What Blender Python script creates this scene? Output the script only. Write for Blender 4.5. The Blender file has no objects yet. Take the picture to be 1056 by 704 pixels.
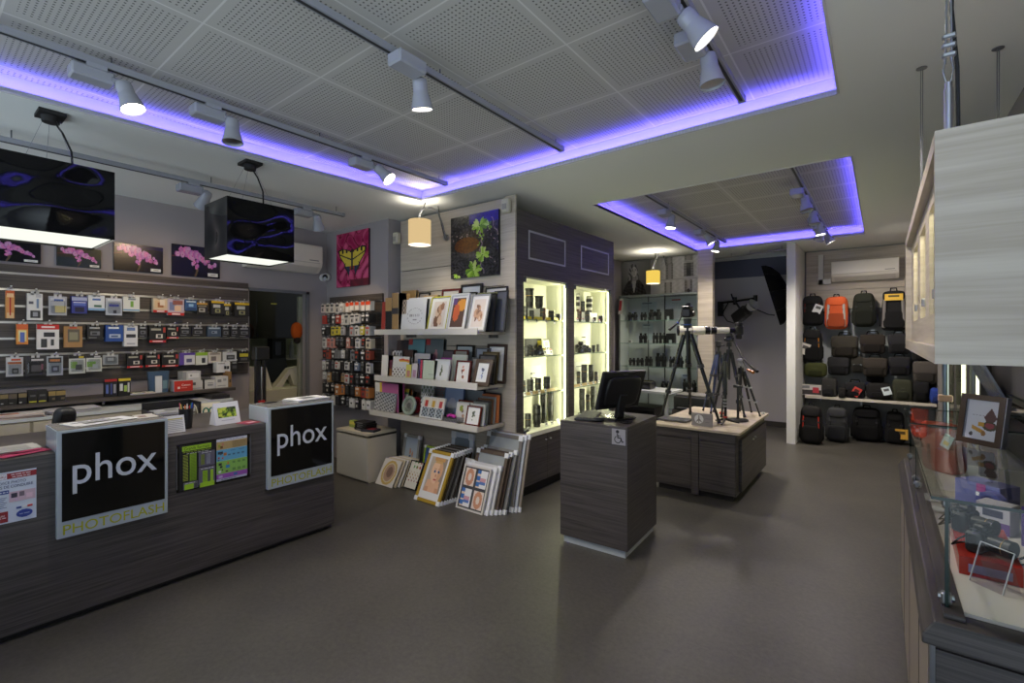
import bpy, math, random
from mathutils import Matrix, Vector, Euler
random.seed(7)
SC = bpy.context.scene
C = SC.collection
PI = math.pi
def lin(c):
    if isinstance(c, str):
        c = tuple(int(c[i:i+2], 16) for i in (0, 2, 4))
    return tuple(((v/255.0)/12.92 if v/255.0 <= 0.04045 else ((v/255.0+0.055)/1.055)**2.4) for v in c)
# ------------------------------------------------------------------ materials
MATS = {}
def nmat(name):
    m = bpy.data.materials.new(name); m.use_nodes = True
    nt = m.node_tree; nt.nodes.clear()
    out = nt.nodes.new('ShaderNodeOutputMaterial')
    return m, nt, out
def N(nt, t, **kw):
    n = nt.nodes.new(t)
    for k, v in kw.items():
        if k in n.inputs: n.inputs[k].default_value = v
        else: setattr(n, k, v)
    return n
def attr_mat(name, rough=.5, metal=0., bump=0., scale=200., spec=.5, coat=0.):
    m, nt, out = nmat(name)
    a = N(nt, 'ShaderNodeAttribute', attribute_name='Col')
    b = N(nt, 'ShaderNodeBsdfPrincipled', Roughness=rough, Metallic=metal)
    b.inputs['Specular IOR Level'].default_value = spec
    b.inputs['Coat Weight'].default_value = coat
    nt.links.new(a.outputs['Color'], b.inputs['Base Color'])
    if bump:
        no = N(nt, 'ShaderNodeTexNoise', Scale=scale); bp = N(nt, 'ShaderNodeBump', Strength=bump, Distance=.004)
        tc = N(nt, 'ShaderNodeTexCoord'); nt.links.new(tc.outputs['Object'], no.inputs['Vector'])
        nt.links.new(no.outputs['Fac'], bp.inputs['Height']); nt.links.new(bp.outputs['Normal'], b.inputs['Normal'])
    nt.links.new(b.outputs[0], out.inputs[0]); MATS[name] = m
attr_mat('matte', .75); attr_mat('plastic', .38); attr_mat('gloss', .07, coat=.6); attr_mat('satin', .25); attr_mat('black_gloss', .05, spec=.35)
attr_mat('metal', .28, 1.); attr_mat('fabric', .95, bump=.6, scale=350, spec=.2); attr_mat('paper', .55); attr_mat('wall_paint', .85, bump=.08, scale=120)
def grain_mat(name, ca, cb, sx, sy, sz, rough=.5, cc=None):
    m, nt, out = nmat(name)
    tc = N(nt, 'ShaderNodeTexCoord'); mp = N(nt, 'ShaderNodeMapping'); mp.inputs['Scale'].default_value = (sx, sy, sz)
    no = N(nt, 'ShaderNodeTexNoise', Scale=1., Detail=4., Roughness=.65)
    mp2 = N(nt, 'ShaderNodeMapping'); mp2.inputs['Scale'].default_value = (sx*2.3, sy*2.3, sz*3.1)
    no2 = N(nt, 'ShaderNodeTexNoise', Scale=1., Detail=2.)
    ad = N(nt, 'ShaderNodeMath', operation='MULTIPLY_ADD'); ad.inputs[1].default_value = .45
    rp = N(nt, 'ShaderNodeValToRGB')
    e = rp.color_ramp.elements
    e[0].position = .55; e[0].color = lin(ca)+(1,); e[1].position = .88; e[1].color = lin(cb)+(1,)
    b = N(nt, 'ShaderNodeBsdfPrincipled', Roughness=rough)
    L = nt.links.new
    L(tc.outputs['Object'], mp.inputs['Vector']); L(mp.outputs[0], no.inputs['Vector'])
    L(tc.outputs['Object'], mp2.inputs['Vector']); L(mp2.outputs[0], no2.inputs['Vector'])
    L(no2.outputs['Fac'], ad.inputs[0]); L(no.outputs['Fac'], ad.inputs[2])
    L(ad.outputs[0], rp.inputs['Fac']); L(rp.outputs['Color'], b.inputs['Base Color']); L(b.outputs[0], out.inputs[0])
    MATS[name] = m
grain_mat('dark_wood', (55,51,50), (88,82,80), 1.6, 1.6, 75, .42)
grain_mat('slat_wood', (57,52,50), (90,82,76), 1.2, 1.2, 60, .5)
grain_mat('pale_wood', (174,162,146), (196,186,171), 1.0, 1.0, 26, .5)
grain_mat('table_wood', (170,155,135), (205,192,172), 2, 40, 40, .4)
def floor_mat():
    m, nt, out = nmat('floor_vinyl'); L = nt.links.new
    tc = N(nt, 'ShaderNodeTexCoord')
    n1 = N(nt, 'ShaderNodeTexNoise', Scale=1.7, Detail=6., Roughness=.6); n2 = N(nt, 'ShaderNodeTexNoise', Scale=38., Detail=8., Roughness=.75)
    L(tc.outputs['Object'], n1.inputs['Vector']); L(tc.outputs['Object'], n2.inputs['Vector'])
    mx = N(nt, 'ShaderNodeMath', operation='MULTIPLY_ADD'); mx.inputs[1].default_value = .6; L(n1.outputs['Fac'], mx.inputs[0]); L(n2.outputs['Fac'], mx.inputs[2])
    rp = N(nt, 'ShaderNodeValToRGB'); e = rp.color_ramp.elements
    e[0].position = .62; e[0].color = lin((60,58,54))+(1,); e[1].position = 1.0; e[1].color = lin((83,80,74))+(1,)
    L(mx.outputs[0], rp.inputs['Fac'])
    b = N(nt, 'ShaderNodeBsdfPrincipled', Roughness=.42); L(rp.outputs[0], b.inputs['Base Color'])
    bp = N(nt, 'ShaderNodeBump', Strength=.12, Distance=.003); L(n2.outputs['Fac'], bp.inputs['Height']); L(bp.outputs[0], b.inputs['Normal'])
    L(b.outputs[0], out.inputs[0]); MATS['floor'] = m
floor_mat()
TX0, TXS, TY0, TYS = -1.22, .615, 1.43, .578
def tile_mat():
    m, nt, out = nmat('ceiling_tiles'); L = nt.links.new
    tc = N(nt, 'ShaderNodeTexCoord'); sp = N(nt, 'ShaderNodeSeparateXYZ'); L(tc.outputs['Object'], sp.inputs[0])
    def M(op, a, b=None, c=None):
        n = N(nt, 'ShaderNodeMath', operation=op)
        for i, v in enumerate((a, b, c)):
            if v is None: continue
            if isinstance(v, (int, float)): n.inputs[i].default_value = v
            else: L(v, n.inputs[i])
        return n.outputs[0]
    def edge(o, o0, s):
        f = M('FRACT', M('DIVIDE', M('SUBTRACT', o, o0), s))
        return M('MULTIPLY', M('MINIMUM', f, M('SUBTRACT', 1.0, f)), s)
    ex, ey = edge(sp.outputs[0], TX0, TXS), edge(sp.outputs[1], TY0, TYS)
    ed = M('MINIMUM', ex, ey)
    pit = .0232
    px, py = edge(sp.outputs[0], TX0, pit), edge(sp.outputs[1], TY0, pit)
    # distance to the lattice nodes (holes sit on the nodes)
    r = M('SQRT', M('ADD', M('MULTIPLY', px, px), M('MULTIPLY', py, py)))
    hole = M('MULTIPLY', M('LESS_THAN', r, .0048), M('GREATER_THAN', ed, .042))
    joint = M('LESS_THAN', ed, .0045)
    mx = N(nt, 'ShaderNodeMix', data_type='RGBA'); mx.inputs[6].default_value = lin((184,182,177))+(1,); mx.inputs[7].default_value = lin((212,210,206))+(1,)
    L(joint, mx.inputs[0])
    mh = N(nt, 'ShaderNodeMix', data_type='RGBA'); mh.inputs[7].default_value = lin((98,96,93))+(1,); L(mx.outputs[2], mh.inputs[6]); L(hole, mh.inputs[0])
    b = N(nt, 'ShaderNodeBsdfPrincipled', Roughness=.8); L(mh.outputs[2], b.inputs['Base Color'])
    bp = N(nt, 'ShaderNodeBump', Strength=.5, Distance=.006); L(joint, bp.inputs['Height']); L(bp.outputs[0], b.inputs['Normal'])
    L(b.outputs[0], out.inputs[0]); MATS['tiles'] = m
tile_mat()
def glass_mat(name, tint, refl=1.0):
    m, nt, out = nmat(name); L = nt.links.new
    fr = N(nt, 'ShaderNodeFresnel', IOR=1.5)
    geo = N(nt, 'ShaderNodeNewGeometry')
    tr = N(nt, 'ShaderNodeBsdfTransparent', Color=lin(tint)+(1,)); gl = N(nt, 'ShaderNodeBsdfGlossy', Roughness=.01)
    mu = N(nt, 'ShaderNodeMath', operation='MULTIPLY'); mu.inputs[1].default_value = refl; L(fr.outputs[0], mu.inputs[0])
    # only the outward faces mirror, so a pane with two sides reflects once
    bk = N(nt, 'ShaderNodeMath', operation='SUBTRACT'); bk.inputs[0].default_value = 1.; L(geo.outputs['Backfacing'], bk.inputs[1])
    m2 = N(nt, 'ShaderNodeMath', operation='MULTIPLY'); L(mu.outputs[0], m2.inputs[0]); L(bk.outputs[0], m2.inputs[1])
    mx = N(nt, 'ShaderNodeMixShader'); L(m2.outputs[0], mx.inputs[0]); L(tr.outputs[0], mx.inputs[1]); L(gl.outputs[0], mx.inputs[2])
    L(mx.outputs[0], out.inputs[0]); MATS[name] = m
glass_mat('glass', (251,253,252), .8); glass_mat('acrylic', (243,241,244), 1.6); glass_mat('bubble', (236,238,240), 1.6)
def emit_mat(name, col, st):
    m, nt, out = nmat(name)
    e = N(nt, 'ShaderNodeEmission', Color=lin(col)+(1,), Strength=st); nt.links.new(e.outputs[0], out.inputs[0]); MATS[name] = m
emit_mat('lamp_on', (255,244,225), 14.); emit_mat('pend_glow', (250,252,240), 1.05); emit_mat('led_white', (255,252,214), 3.5); emit_mat('drum_glow', (238,206,150), .85); emit_mat('drum_yellow', (255,216,96), .9)
emit_mat('drum_bottom', (255,250,235), 2.2); emit_mat('led_blue', (70,60,255), 2.0); emit_mat('showcase', (226,232,176), .95)
# ------------------------------------------------------------------ mesh builder
_txt = {}
def text_polys(s):
    if s not in _txt:
        cu = bpy.data.curves.new('t', 'FONT'); cu.body = s; cu.size = 1.; cu.resolution_u = 4; cu.align_x = 'CENTER'; cu.offset = .004
        o = bpy.data.objects.new('t', cu); C.objects.link(o)
        dg = bpy.context.evaluated_depsgraph_get(); me = bpy.data.meshes.new_from_object(o.evaluated_get(dg))
        vs = [tuple(v.co[:2]) for v in me.vertices]; fs = [tuple(p.vertices) for p in me.polygons]
        xs = [v[0] for v in vs] or [0]; ys = [v[1] for v in vs] or [0]
        _txt[s] = (vs, fs, min(xs), max(xs), min(ys), max(ys))
        bpy.data.objects.remove(o); bpy.data.curves.remove(cu); bpy.data.meshes.remove(me)
    return _txt[s]
class MB:
    def __init__(s, mat='matte', col=(200,200,200)):
        s.v = []; s.f = []; s.fm = []; s.fc = []; s.fs = []; s.M = Matrix(); s.mat = mat; s.col = col; s.stack = []
    def push(s, M): s.stack.append(s.M.copy()); s.M = s.M @ M; return s
    def pop(s): s.M = s.stack.pop(); return s
    def add(s, vs, fs, mat=None, col=None, smooth=False, cols=None):
        b = len(s.v); M = s.M
        s.v += [tuple(M @ Vector(p)) for p in vs]
        flip = M.determinant() < 0
        for i, f in enumerate(fs):
            f = tuple(b+k for k in f)
            s.f.append(f[::-1] if flip else f); s.fm.append(mat or s.mat); s.fc.append(lin(cols[i] if cols else (col or s.col))); s.fs.append(smooth)
        return s
    def bb(s, x0, x1, y0, y1, z0, z1, mat=None, col=None, front=None):
        vs = [(x0,y0,z0),(x1,y0,z0),(x1,y1,z0),(x0,y1,z0),(x0,y0,z1),(x1,y0,z1),(x1,y1,z1),(x0,y1,z1)]
        fs = [(0,3,2,1),(4,5,6,7),(0,1,5,4),(1,2,6,5),(2,3,7,6),(3,0,4,7)]
        return s.add(vs, fs, mat, col)
    def box(s, c, d, mat=None, col=None, rot=None):
        if rot: s.push(Matrix.Translation(c) @ Euler(rot).to_matrix().to_4x4()); c = (0,0,0)
        s.bb(c[0]-d[0]/2, c[0]+d[0]/2, c[1]-d[1]/2, c[1]+d[1]/2, c[2]-d[2]/2, c[2]+d[2]/2, mat, col)
        if rot: s.pop()
        return s
    def cbox(s, c, d, ch, mat=None, col=None, rot=None):
        """box with chamfered edges all round"""
        if rot: s.push(Matrix.Translation(c) @ Euler(rot).to_matrix().to_4x4())
        else: s.push(Matrix.Translation(c))
        x, y, z = d[0]/2, d[1]/2, d[2]/2; ch = min(ch, x*.9, y*.9, z*.9)
        vs = []; 
        for sx in (-1,1):
            for sy in (-1,1):
                for sz in (-1,1):
                    vs += [(sx*x, sy*(y-ch), sz*(z-ch)), (sx*(x-ch), sy*y, sz*(z-ch)), (sx*(x-ch), sy*(y-ch), sz*z)]
        bm_faces = hull_faces(vs)
        s.add(vs, bm_faces, mat, col); s.pop(); return s
    def quad(s, a, b, c, d, mat=None, col=None): return s.add([a,b,c,d], [(0,1,2,3)], mat, col)
    def prism(s, poly, z0, z1, mat=None, col=None, smooth=False, axis='z'):
        """poly (ccw) in the plane of the two other axes, extruded along axis"""
        n = len(poly)
        def P(p, h):
            return {'z': (p[0],p[1],h), 'y': (p[0],h,p[1]), 'x': (h,p[0],p[1])}[axis]
        vs = [P(p, z0) for p in poly]+[P(p, z1) for p in poly]
        fs = [tuple(range(n))[::-1], tuple(range(n, 2*n))]+[(i,(i+1)%n,n+(i+1)%n,n+i) for i in range(n)]
        if axis == 'y': fs = [f[::-1] for f in fs]
        return s.add(vs, fs, mat, col, smooth)
    def tube(s, pts, r, seg=8, mat=None, col=None, cap=True, smooth=True):
        pts = [Vector(p) for p in pts]; n = len(pts)
        rs = r if isinstance(r, (list, tuple)) else [r]*n
        vs = []; up = Vector((0,0,1)); prev = None
        for i, p in enumerate(pts):
            t = (pts[min(i+1,n-1)]-pts[max(i-1,0)]).normalized()
            if prev is None:
                u = t.cross(up) if abs(t.dot(up)) < .95 else t.cross(Vector((1,0,0)))
            else: u = prev - t*prev.dot(t)
            u.normalize(); prev = u; w = t.cross(u)
            vs += [tuple(p+rs[i]*(math.cos(2*PI*k/seg)*u+math.sin(2*PI*k/seg)*w)) for k in range(seg)]
        fs = [(i*seg+k, i*seg+(k+1)%seg, (i+1)*seg+(k+1)%seg, (i+1)*seg+k) for i in range(n-1) for k in range(seg)]
        s.add(vs, fs, mat, col, smooth)
        if cap: s.add([vs[k] for k in range(seg)], [tuple(range(seg))[::-1]], mat, col); s.add(vs[-seg:], [tuple(range(seg))], mat, col)
        return s
    def cyl(s, p0, p1, r0, r1=None, seg=16, mat=None, col=None):
        return s.tube([p0, p1], [r0, r0 if r1 is None else r1], seg, mat, col)
    def lathe(s, prof, seg=20, mat=None, col=None, cols=None, smooth=True):
        """prof: list of (r, z); optional cols per band"""
        vs = [(r*math.cos(2*PI*k/seg), r*math.sin(2*PI*k/seg), z) for r, z in prof for k in range(seg)]
        for i in range(len(prof)-1):
            fs = [(i*seg+k, i*seg+(k+1)%seg, (i+1)*seg+(k+1)%seg, (i+1)*seg+k) for k in range(seg)]
            b = len(s.v); s.add([vs[j] for j in range(i*seg,(i+2)*seg)], [tuple(x-i*seg for x in f) for f in fs], mat, cols[i] if cols else col, smooth)
        for idx, fl in ((0, True), (len(prof)-1, False)):
            if prof[idx][0] > 1e-5:
                ring = vs[idx*seg:(idx+1)*seg]; f = tuple(range(seg)); s.add(ring, [f[::-1] if fl else f], mat, (cols[0] if fl else cols[-1]) if cols else col)
        return s
    def sell(s, c, r, e=.35, n=10, m=16, mat=None, col=None, taper=0., rot=None):
        """superellipsoid: a soft box; taper narrows the top"""
        s.push(Matrix.Translation(c) @ (Euler(rot).to_matrix().to_4x4() if rot else Matrix()))
        def pw(a, k): return math.copysign(abs(a)**k, a)
        vs = []
        for i in range(n+1):
            ph = -PI/2+PI*i/n; cz = pw(math.sin(ph), e); cr = pw(math.cos(ph), e) if 0 < i < n else 0
            tp = 1-taper*(cz+1)/2
            for k in range(m):
                th = 2*PI*k/m+PI/m
                vs.append((r[0]*cr*pw(math.cos(th), e)*tp, r[1]*cr*pw(math.sin(th), e)*tp, r[2]*cz))
        fs = [(i*m+k, i*m+(k+1)%m, (i+1)*m+(k+1)%m, (i+1)*m+k) for i in range(n) for k in range(m)]
        s.add(vs, fs, mat, col, True); s.pop(); return s
    def text(s, t, h, M, mat=None, col=None, w=None, depth=0.):
        """text of cap height h (fitted to width w when given) in the xy plane of M, centred on M's origin"""
        vs, fs, x0, x1, y0, y1 = text_polys(t)
        if not vs: return s
        sy = h/max(y1-y0, 1e-4); sx = (w/(x1-x0)) if w else sy
        s.push(M)
        p = [((v[0]-(x0+x1)/2)*sx, (v[1]-(y0+y1)/2)*sy, depth) for v in vs]
        s.add(p, fs, mat, col); s.pop(); return s
    def image(s, M, w, h, nx, ny, fn, mat='paper'):
        """a picture of w x h in the xy plane of M; fn(u,v) gives the printed colour (u right, v up)"""
        vs = [(-w/2+w*i/nx, -h/2+h*j/ny, 0) for j in range(ny+1) for i in range(nx+1)]
        fs = [(j*(nx+1)+i, j*(nx+1)+i+1, (j+1)*(nx+1)+i+1, (j+1)*(nx+1)+i) for j in range(ny) for i in range(nx)]
        cs = [fn((i+.5)/nx, (j+.5)/ny) for j in range(ny) for i in range(nx)]
        s.push(M); s.add(vs, fs, mat, None, False, cs); s.pop(); return s
    def build(s, name, parent=None, loc=None, rot=None, bevel=0.):
        me = bpy.data.meshes.new(name)
        me.from_pydata(s.v, [], s.f)
        keys = []
        for k in s.fm:
            if k not in keys: keys.append(k)
        for k in keys: me.materials.append(MATS[k])
        idx = {k: i for i, k in enumerate(keys)}
        me.polygons.foreach_set('material_index', [idx[k] for k in s.fm])
        me.polygons.foreach_set('use_smooth', s.fs)
        at = me.color_attributes.new('Col', 'FLOAT_COLOR', 'CORNER')
        buf = []
        for f, c in zip(s.f, s.fc): buf += (list(c)+[1.])*len(f)
        at.data.foreach_set('color', buf)
        me.update()
        o = bpy.data.objects.new(name, me); C.objects.link(o)
        if parent: o.parent = parent
        if loc: o.location = loc
        if rot: o.rotation_euler = rot
        if bevel:
            b = o.modifiers.new('edge', 'BEVEL'); b.width = bevel; b.segments = 2; b.limit_method = 'ANGLE'
        return o
_hull = {}
def hull_faces(vs):
    import bmesh
    bm = bmesh.new(); vv = [bm.verts.new(v) for v in vs]; 
    for i, v in enumerate(vv): v.index = i
    r = bmesh.ops.convex_hull(bm, input=vv)
    bmesh.ops.dissolve_limit(bm, angle_limit=.02, verts=bm.verts, edges=bm.edges)
    bm.normal_update()
    lut = {tuple(round(c, 6) for c in v): i for i, v in enumerate(vs)}
    fs = [tuple(lut[tuple(round(c, 6) for c in v.co)] for v in f.verts) for f in bm.faces]
    bm.free(); return fs
_labels = {}
def setp(o, label, cat, group=None):
    o['label'] = label; o['category'] = cat
    if group: o['group'] = group
    _labels.setdefault(label, []).append(o.name)
    return o
def thing(name, label, cat, loc=(0,0,0), rz=0., group=None, rot=None):
    o = bpy.data.objects.new(name, None); C.objects.link(o); o.empty_display_size = .05
    o.location = loc; o.rotation_euler = rot if rot else (0, 0, rz)
    return setp(o, label, cat, group)
def solo(name, label, cat, mb, loc=(0,0,0), rz=0., group=None, rot=None, bevel=0.):
    o = mb.build(name, None, loc, rot if rot else (0,0,rz), bevel); return setp(o, label, cat, group)
def struct(name, mb, loc=None, bevel=0., parent=None):
    o = mb.build(name, parent, loc, None, bevel)
    if not parent: o['kind'] = 'structure'
    return o
def copy_tree(o, parent=None):
    c = o.copy(); C.objects.link(c)
    if parent: c.parent = parent
    for ch in list(o.children): copy_tree(ch, c)
    return c
def dup(root, loc, rz=None, label=None, group=None, rot=None):
    c = copy_tree(root); c.location = loc
    if rz is not None: c.rotation_euler = (0,0,rz)
    if rot is not None: c.rotation_euler = rot
    if label: setp(c, label, root['category'], group or root.get('group'))
    return c
def T(x=0, y=0, z=0): return Matrix.Translation((x,y,z))
def R(a, ax='Z'): return Matrix.Rotation(a, 4, ax)
# frames for pictures on walls: local x to the viewer's right, y up, z out of the wall
FACE_Y = Matrix(((1,0,0,0),(0,0,-1,0),(0,1,0,0),(0,0,0,1)))       # faces -Y
FACE_X = Matrix(((0,0,1,0),(1,0,0,0),(0,1,0,0),(0,0,0,1)))        # faces +X (x runs along +Y)
ORD = ['first','second','third','fourth','fifth','sixth','seventh','eighth','ninth','tenth','eleventh','twelfth','thirteenth','fourteenth','fifteenth','sixteenth','seventeenth','eighteenth','nineteenth','twentieth','twenty-first','twenty-second','twenty-third','twenty-fourth','twenty-fifth']
BLACK = (22,22,23); DGREY = (48,48,50); MGREY = (120,122,124); LGREY = (186,188,190); WHITE = (228,228,226)
# ------------------------------------------------------------------ camera
F_PX = 490.0; YAW = math.atan(380/490.0)
cam_d = bpy.data.cameras.new('camera'); cam = bpy.data.objects.new('camera', cam_d); C.objects.link(cam)
cam_d.sensor_width = 36.0; cam_d.lens = 36.0*F_PX/1056; cam_d.shift_y = -7/1056.0
cam.location = (0, 0, 1.55); cam.rotation_euler = (PI/2, 0, YAW); cam_d.clip_start = .02
SC.camera = cam
SC.view_settings.view_transform = 'Standard'; SC.view_settings.look = 'None'; SC.view_settings.exposure = 0.0; SC.view_settings.gamma = 1.0
SC.view_settings.use_curve_mapping = False
SC.cycles.max_bounces = 8; SC.cycles.diffuse_bounces = 4; SC.cycles.glossy_bounces = 4; SC.cycles.transparent_max_bounces = 24
SC.cycles.caustics_reflective = False; SC.cycles.caustics_refractive = False; SC.cycles.sample_clamp_indirect = 4.0
# ------------------------------------------------------------------ room shell
H = 2.86; ZT = 2.975
LAV = (156,150,152); LAV2 = (186,182,184)
m = MB('floor'); m.bb(-7.6, .75, -1.6, 9.3, -.1, 0); struct('floor', m)
PL = (234,236,233)
cove_a = [(-3.815,-1.05), (-.17,-1.05), (-.186,3.12), (-3.548,3.13)]
cove_b = [(-2.29,4.285), (-.172,4.28), (-.168,7.66), (-2.29,7.70)]
m = MB('matte', PL)
X0, X1, Y0, Y1 = -5.8, .75, -1.6, 9.3
def slab(p):
    m.prism(p, H, H+.024)
a, b, c, d = cove_a
slab([(X0,Y0),(X1,Y0),b,a]); slab([(X1,Y0),(X1,c[1]),c,b]); slab([(X0,Y0),a,d,(X0,d[1])])
e, f, g, h = cove_b
slab([(X0,d[1]),d,c,(X1,c[1]),(X1,f[1]),f,e,(X0,e[1])]); slab([(X1,f[1]),(X1,g[1]),g,f]); slab([(X0,e[1]),e,h,(X0,h[1])]); slab([(X0,h[1]),h,g,(X1,g[1]),(X1,Y1),(X0,Y1)])
struct('ceiling', m)
SB = .06
def recess(poly, nm):
    cx = sum(p[0] for p in poly)/4; cy = sum(p[1] for p in poly)/4
    out = [(p[0]+math.copysign(SB, p[0]-cx), p[1]+math.copysign(SB, p[1]-cy)) for p in poly]
    m = MB('matte', (205,203,206))
    for i in range(4):
        p, q = out[i], out[(i+1)%4]
        m.quad((q[0],q[1],H+.02), (p[0],p[1],H+.02), (p[0],p[1],ZT), (q[0],q[1],ZT))
        p2, q2 = poly[i], poly[(i+1)%4]       # little upstand at the edge of the opening
        t = .012
        n = Vector((q2[1]-p2[1], p2[0]-q2[0], 0)).normalized()*t
        m.prism([p2, q2, (q2[0]+n.x, q2[1]+n.y), (p2[0]+n.x, p2[1]+n.y)][::-1], H-.004, H+.026, col=(205,204,200))
    struct(nm, m)
    t = MB('tiles'); t.add([(p[0],p[1],ZT) for p in out], [(3,2,1,0)]); t.add([(p[0],p[1],ZT+.03) for p in out], [(0,1,2,3)]); struct('ceiling', t)
    # blue light line lying on the ledge
    for i in range(4):
        p, q = Vector(out[i]+(0,)), Vector(out[(i+1)%4]+(0,))
        L = (q-p).length; mid = (p+q)/2; inward = Vector((cx,cy,0))-mid
        nrm = Vector((-(q-p).y, (q-p).x, 0)).normalized()
        if nrm.dot(inward) < 0: nrm = -nrm
        ld = bpy.data.lights.new('cove_light', 'AREA'); ld.shape = 'RECTANGLE'; ld.size = L*.97; ld.size_y = .02; ld.color = lin((92,80,255)); ld.energy = 4.2*L
        lo = bpy.data.objects.new('cove_light', ld); C.objects.link(lo)
        lo.location = mid+nrm*.05+Vector((0,0,H+.03))
        dirv = (-nrm*.25+Vector((0,0,1))).normalized()   # shines up the ledge wall and onto the tiles
        xa = (q-p).normalized(); za = -dirv; ya = za.cross(xa)
        lo.rotation_euler = Matrix((xa, ya, za)).transposed().to_euler()
        s = MB('led_blue'); s.tube([p+nrm*.045+(q-p)*.01+Vector((0,0,H+.027)), q+nrm*.045-(q-p)*.01+Vector((0,0,H+.027))], .003, 6); struct('trim_%d' % (i+1+(4 if nm.endswith('2') else 0)), s)
recess(cove_a, 'trim_cove_1'); recess(cove_b, 'trim_cove_2')
# walls
def wallbox(nm, boxes, col, mat='wall_paint'):
    m = MB(mat, col)
    for b in boxes: m.bb(*b)
    return struct(nm, m)
wallbox('wall_left', [(-5.77,-5.65,-1.6,2.43,0,H), (-5.77,-5.65,2.43,3.12,2.06,H), (-5.77,-5.65,3.12,3.5,0,H)], LAV)
wallbox('wall_alcove', [(-5.65,-4.45,3.38,3.5,0,H), (-4.45,-4.39,3.38,3.6,0,H)], LAV)
wallbox('wall_middle', [(-4.39,-3.15,3.56,3.72,0,H)], (150,156,170))
wallbox('wall_far_left', [(-3.76,-3.66,3.72,8.1,0,H)], LAV)
wallbox('wall_far', [(-3.66,-2.23,8.02,8.12,0,H)], (214,212,206))
wallbox('wall_recess', [(-2.7,-.9,9.05,9.15,0,H), (-2.7,-2.6,8.12,9.05,0,H)], LAV2)
m = MB('wall_paint', (92,94,112)); m.bb(-2.6,-1.05,9.035,9.05,2.55,H); struct('trim_recess_band', m)
m = MB('pale_wood'); m.bb(-2.235,-2.02,7.58,7.70,0,H); struct('wall_pilaster', m)
m = MB('wall_paint', (206,206,204)); m.bb(-1.06,-.95,7.76,8.84,0,H-.005); struct('wall_partition', m)
wallbox('wall_back', [(-.95,.75,8.84,8.95,0,H)], (158,162,164))
wallbox('wall_right', [(.6,.72,1.05,8.9,0,H)], (128,124,122))
m = MB('matte', (62,58,56)); m.bb(-2.6,-1.06,9.03,9.05,0,.09); struct('baseboard_recess', m)
m = MB('matte', (62,58,56)); m.bb(-5.65,-5.635,-1.6,2.43,0,.09); struct('baseboard_left', m)
# door opening to the back room
m = MB('plastic', (110,112,118))
m.bb(-5.66,-5.63,3.10,3.14,0,2.08); m.bb(-5.66,-5.63,2.42,3.14,2.05,2.085); struct('trim_doorway', m)
wallbox('wall_backroom', [(-7.5,-7.4,1.9,4.3,0,2.6), (-7.4,-5.77,4.2,4.3,0,2.6), (-7.4,-5.77,1.9,2.0,0,2.6)], (150,152,132))
m = MB('matte', (170,170,160)); m.bb(-7.5,-5.77,1.9,4.3,2.6,2.65); struct('ceiling', m)
# pale wood slat panel behind the frame shelves
m = MB('pale_wood'); zz = [0,.30,.60,.90,1.20,1.50,1.80,2.02,2.14,2.85]
zz = [0,.36,.72,1.08,1.44,1.80,2.02,2.27,2.845]
for z0, z1 in zip(zz, zz[1:]): m.bb(-4.32,-2.79,3.5,3.53,z0,z1-.008)
m.bb(-4.32,-2.79,3.52,3.56,0,2.845, 'matte', (90,86,80)); m.bb(-2.79,-2.665,3.485,3.504,0,2.845)
struct('wall_slat_panel', m)
m = MB('pale_wood'); zz = [1.95,2.24,2.52,H-.01]
for z0, z1 in zip(zz, zz[1:]): m.bb(-.93,.6,8.81,8.84,z0,z1-.006)
m.bb(-.95,-.93,8.80,8.84,1.9,H-.005,'matte',(100,100,104)); struct('wall_slat_panel_back', m)
# ------------------------------------------------------------------ world + lights
w = bpy.data.worlds.new('daylight'); SC.world = w; w.use_nodes = True
wt = w.node_tree; wl = wt.links.new
tc_ = wt.nodes.new('ShaderNodeTexCoord'); sx_ = wt.nodes.new('ShaderNodeSeparateXYZ'); wl(tc_.outputs['Generated'], sx_.inputs[0])
rp_ = wt.nodes.new('ShaderNodeValToRGB'); e_ = rp_.color_ramp.elements      # bright pavement below, grey sky and house fronts above
e_[0].position = .42; e_[0].color = (1.6,1.9,2.15,1); e_[1].position = .56; e_[1].color = (.26,.30,.36,1)
ma_ = wt.nodes.new('ShaderNodeMath'); ma_.operation = 'MULTIPLY_ADD'; ma_.inputs[1].default_value = .5; ma_.inputs[2].default_value = .5
wl(sx_.outputs[2], ma_.inputs[0]); wl(ma_.outputs[0], rp_.inputs['Fac']); wl(rp_.outputs['Color'], wt.nodes['Background'].inputs[0]); wt.nodes['Background'].inputs[1].default_value = 1.0
# ------------------------------------------------------------------ track rails
def track(label, x, y0, y1, z, group='lighting tracks'):
    t = thing('track_rail', label, 'lighting track', (x, 0, z), 0, group)
    m = MB('satin', (150,152,158)); m.bb(-.018,.018,y0,y1,-.016,.016); m.bb(-.008,.008,y0,y1,-.0175,-.0155,'matte',(40,40,44)); m.build('rail', t)
    m = MB('satin', (140,142,150)); m.bb(-.02,.02,y1,y1+.03,-.018,.018); m.build('end_cap', t)
    zt = (ZT if z > H-.02 else H)-z
    yy = y1-.06
    while yy > max(y0, -.5):
        m = MB('metal', (120,122,128)); m.cyl((0,yy,.014), (0,yy,zt), .004, seg=6); m.build('hanger', t); yy -= 1.15
    return t
track('long grey track over the counter side of the big blue-lit recess', -3.13, -1.0, 3.03, 2.925)
track('grey track along the middle of the big blue-lit recess', -1.87, -1.0, 2.99, 2.925)
track('grey track nearest the right edge of the big blue-lit recess', -.64, -1.0, 3.0, 2.925)
track('pale track above the wall of hanging packs, clear of any recess', -4.40, -1.0, 2.80, 2.79)
track('track with three lit spots in the small blue-lit recess', -1.81, 4.42, 7.45, 2.925)
track('track with the cluster of five spots in the small blue-lit recess', -.57, 4.42, 7.52, 2.925)
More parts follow.
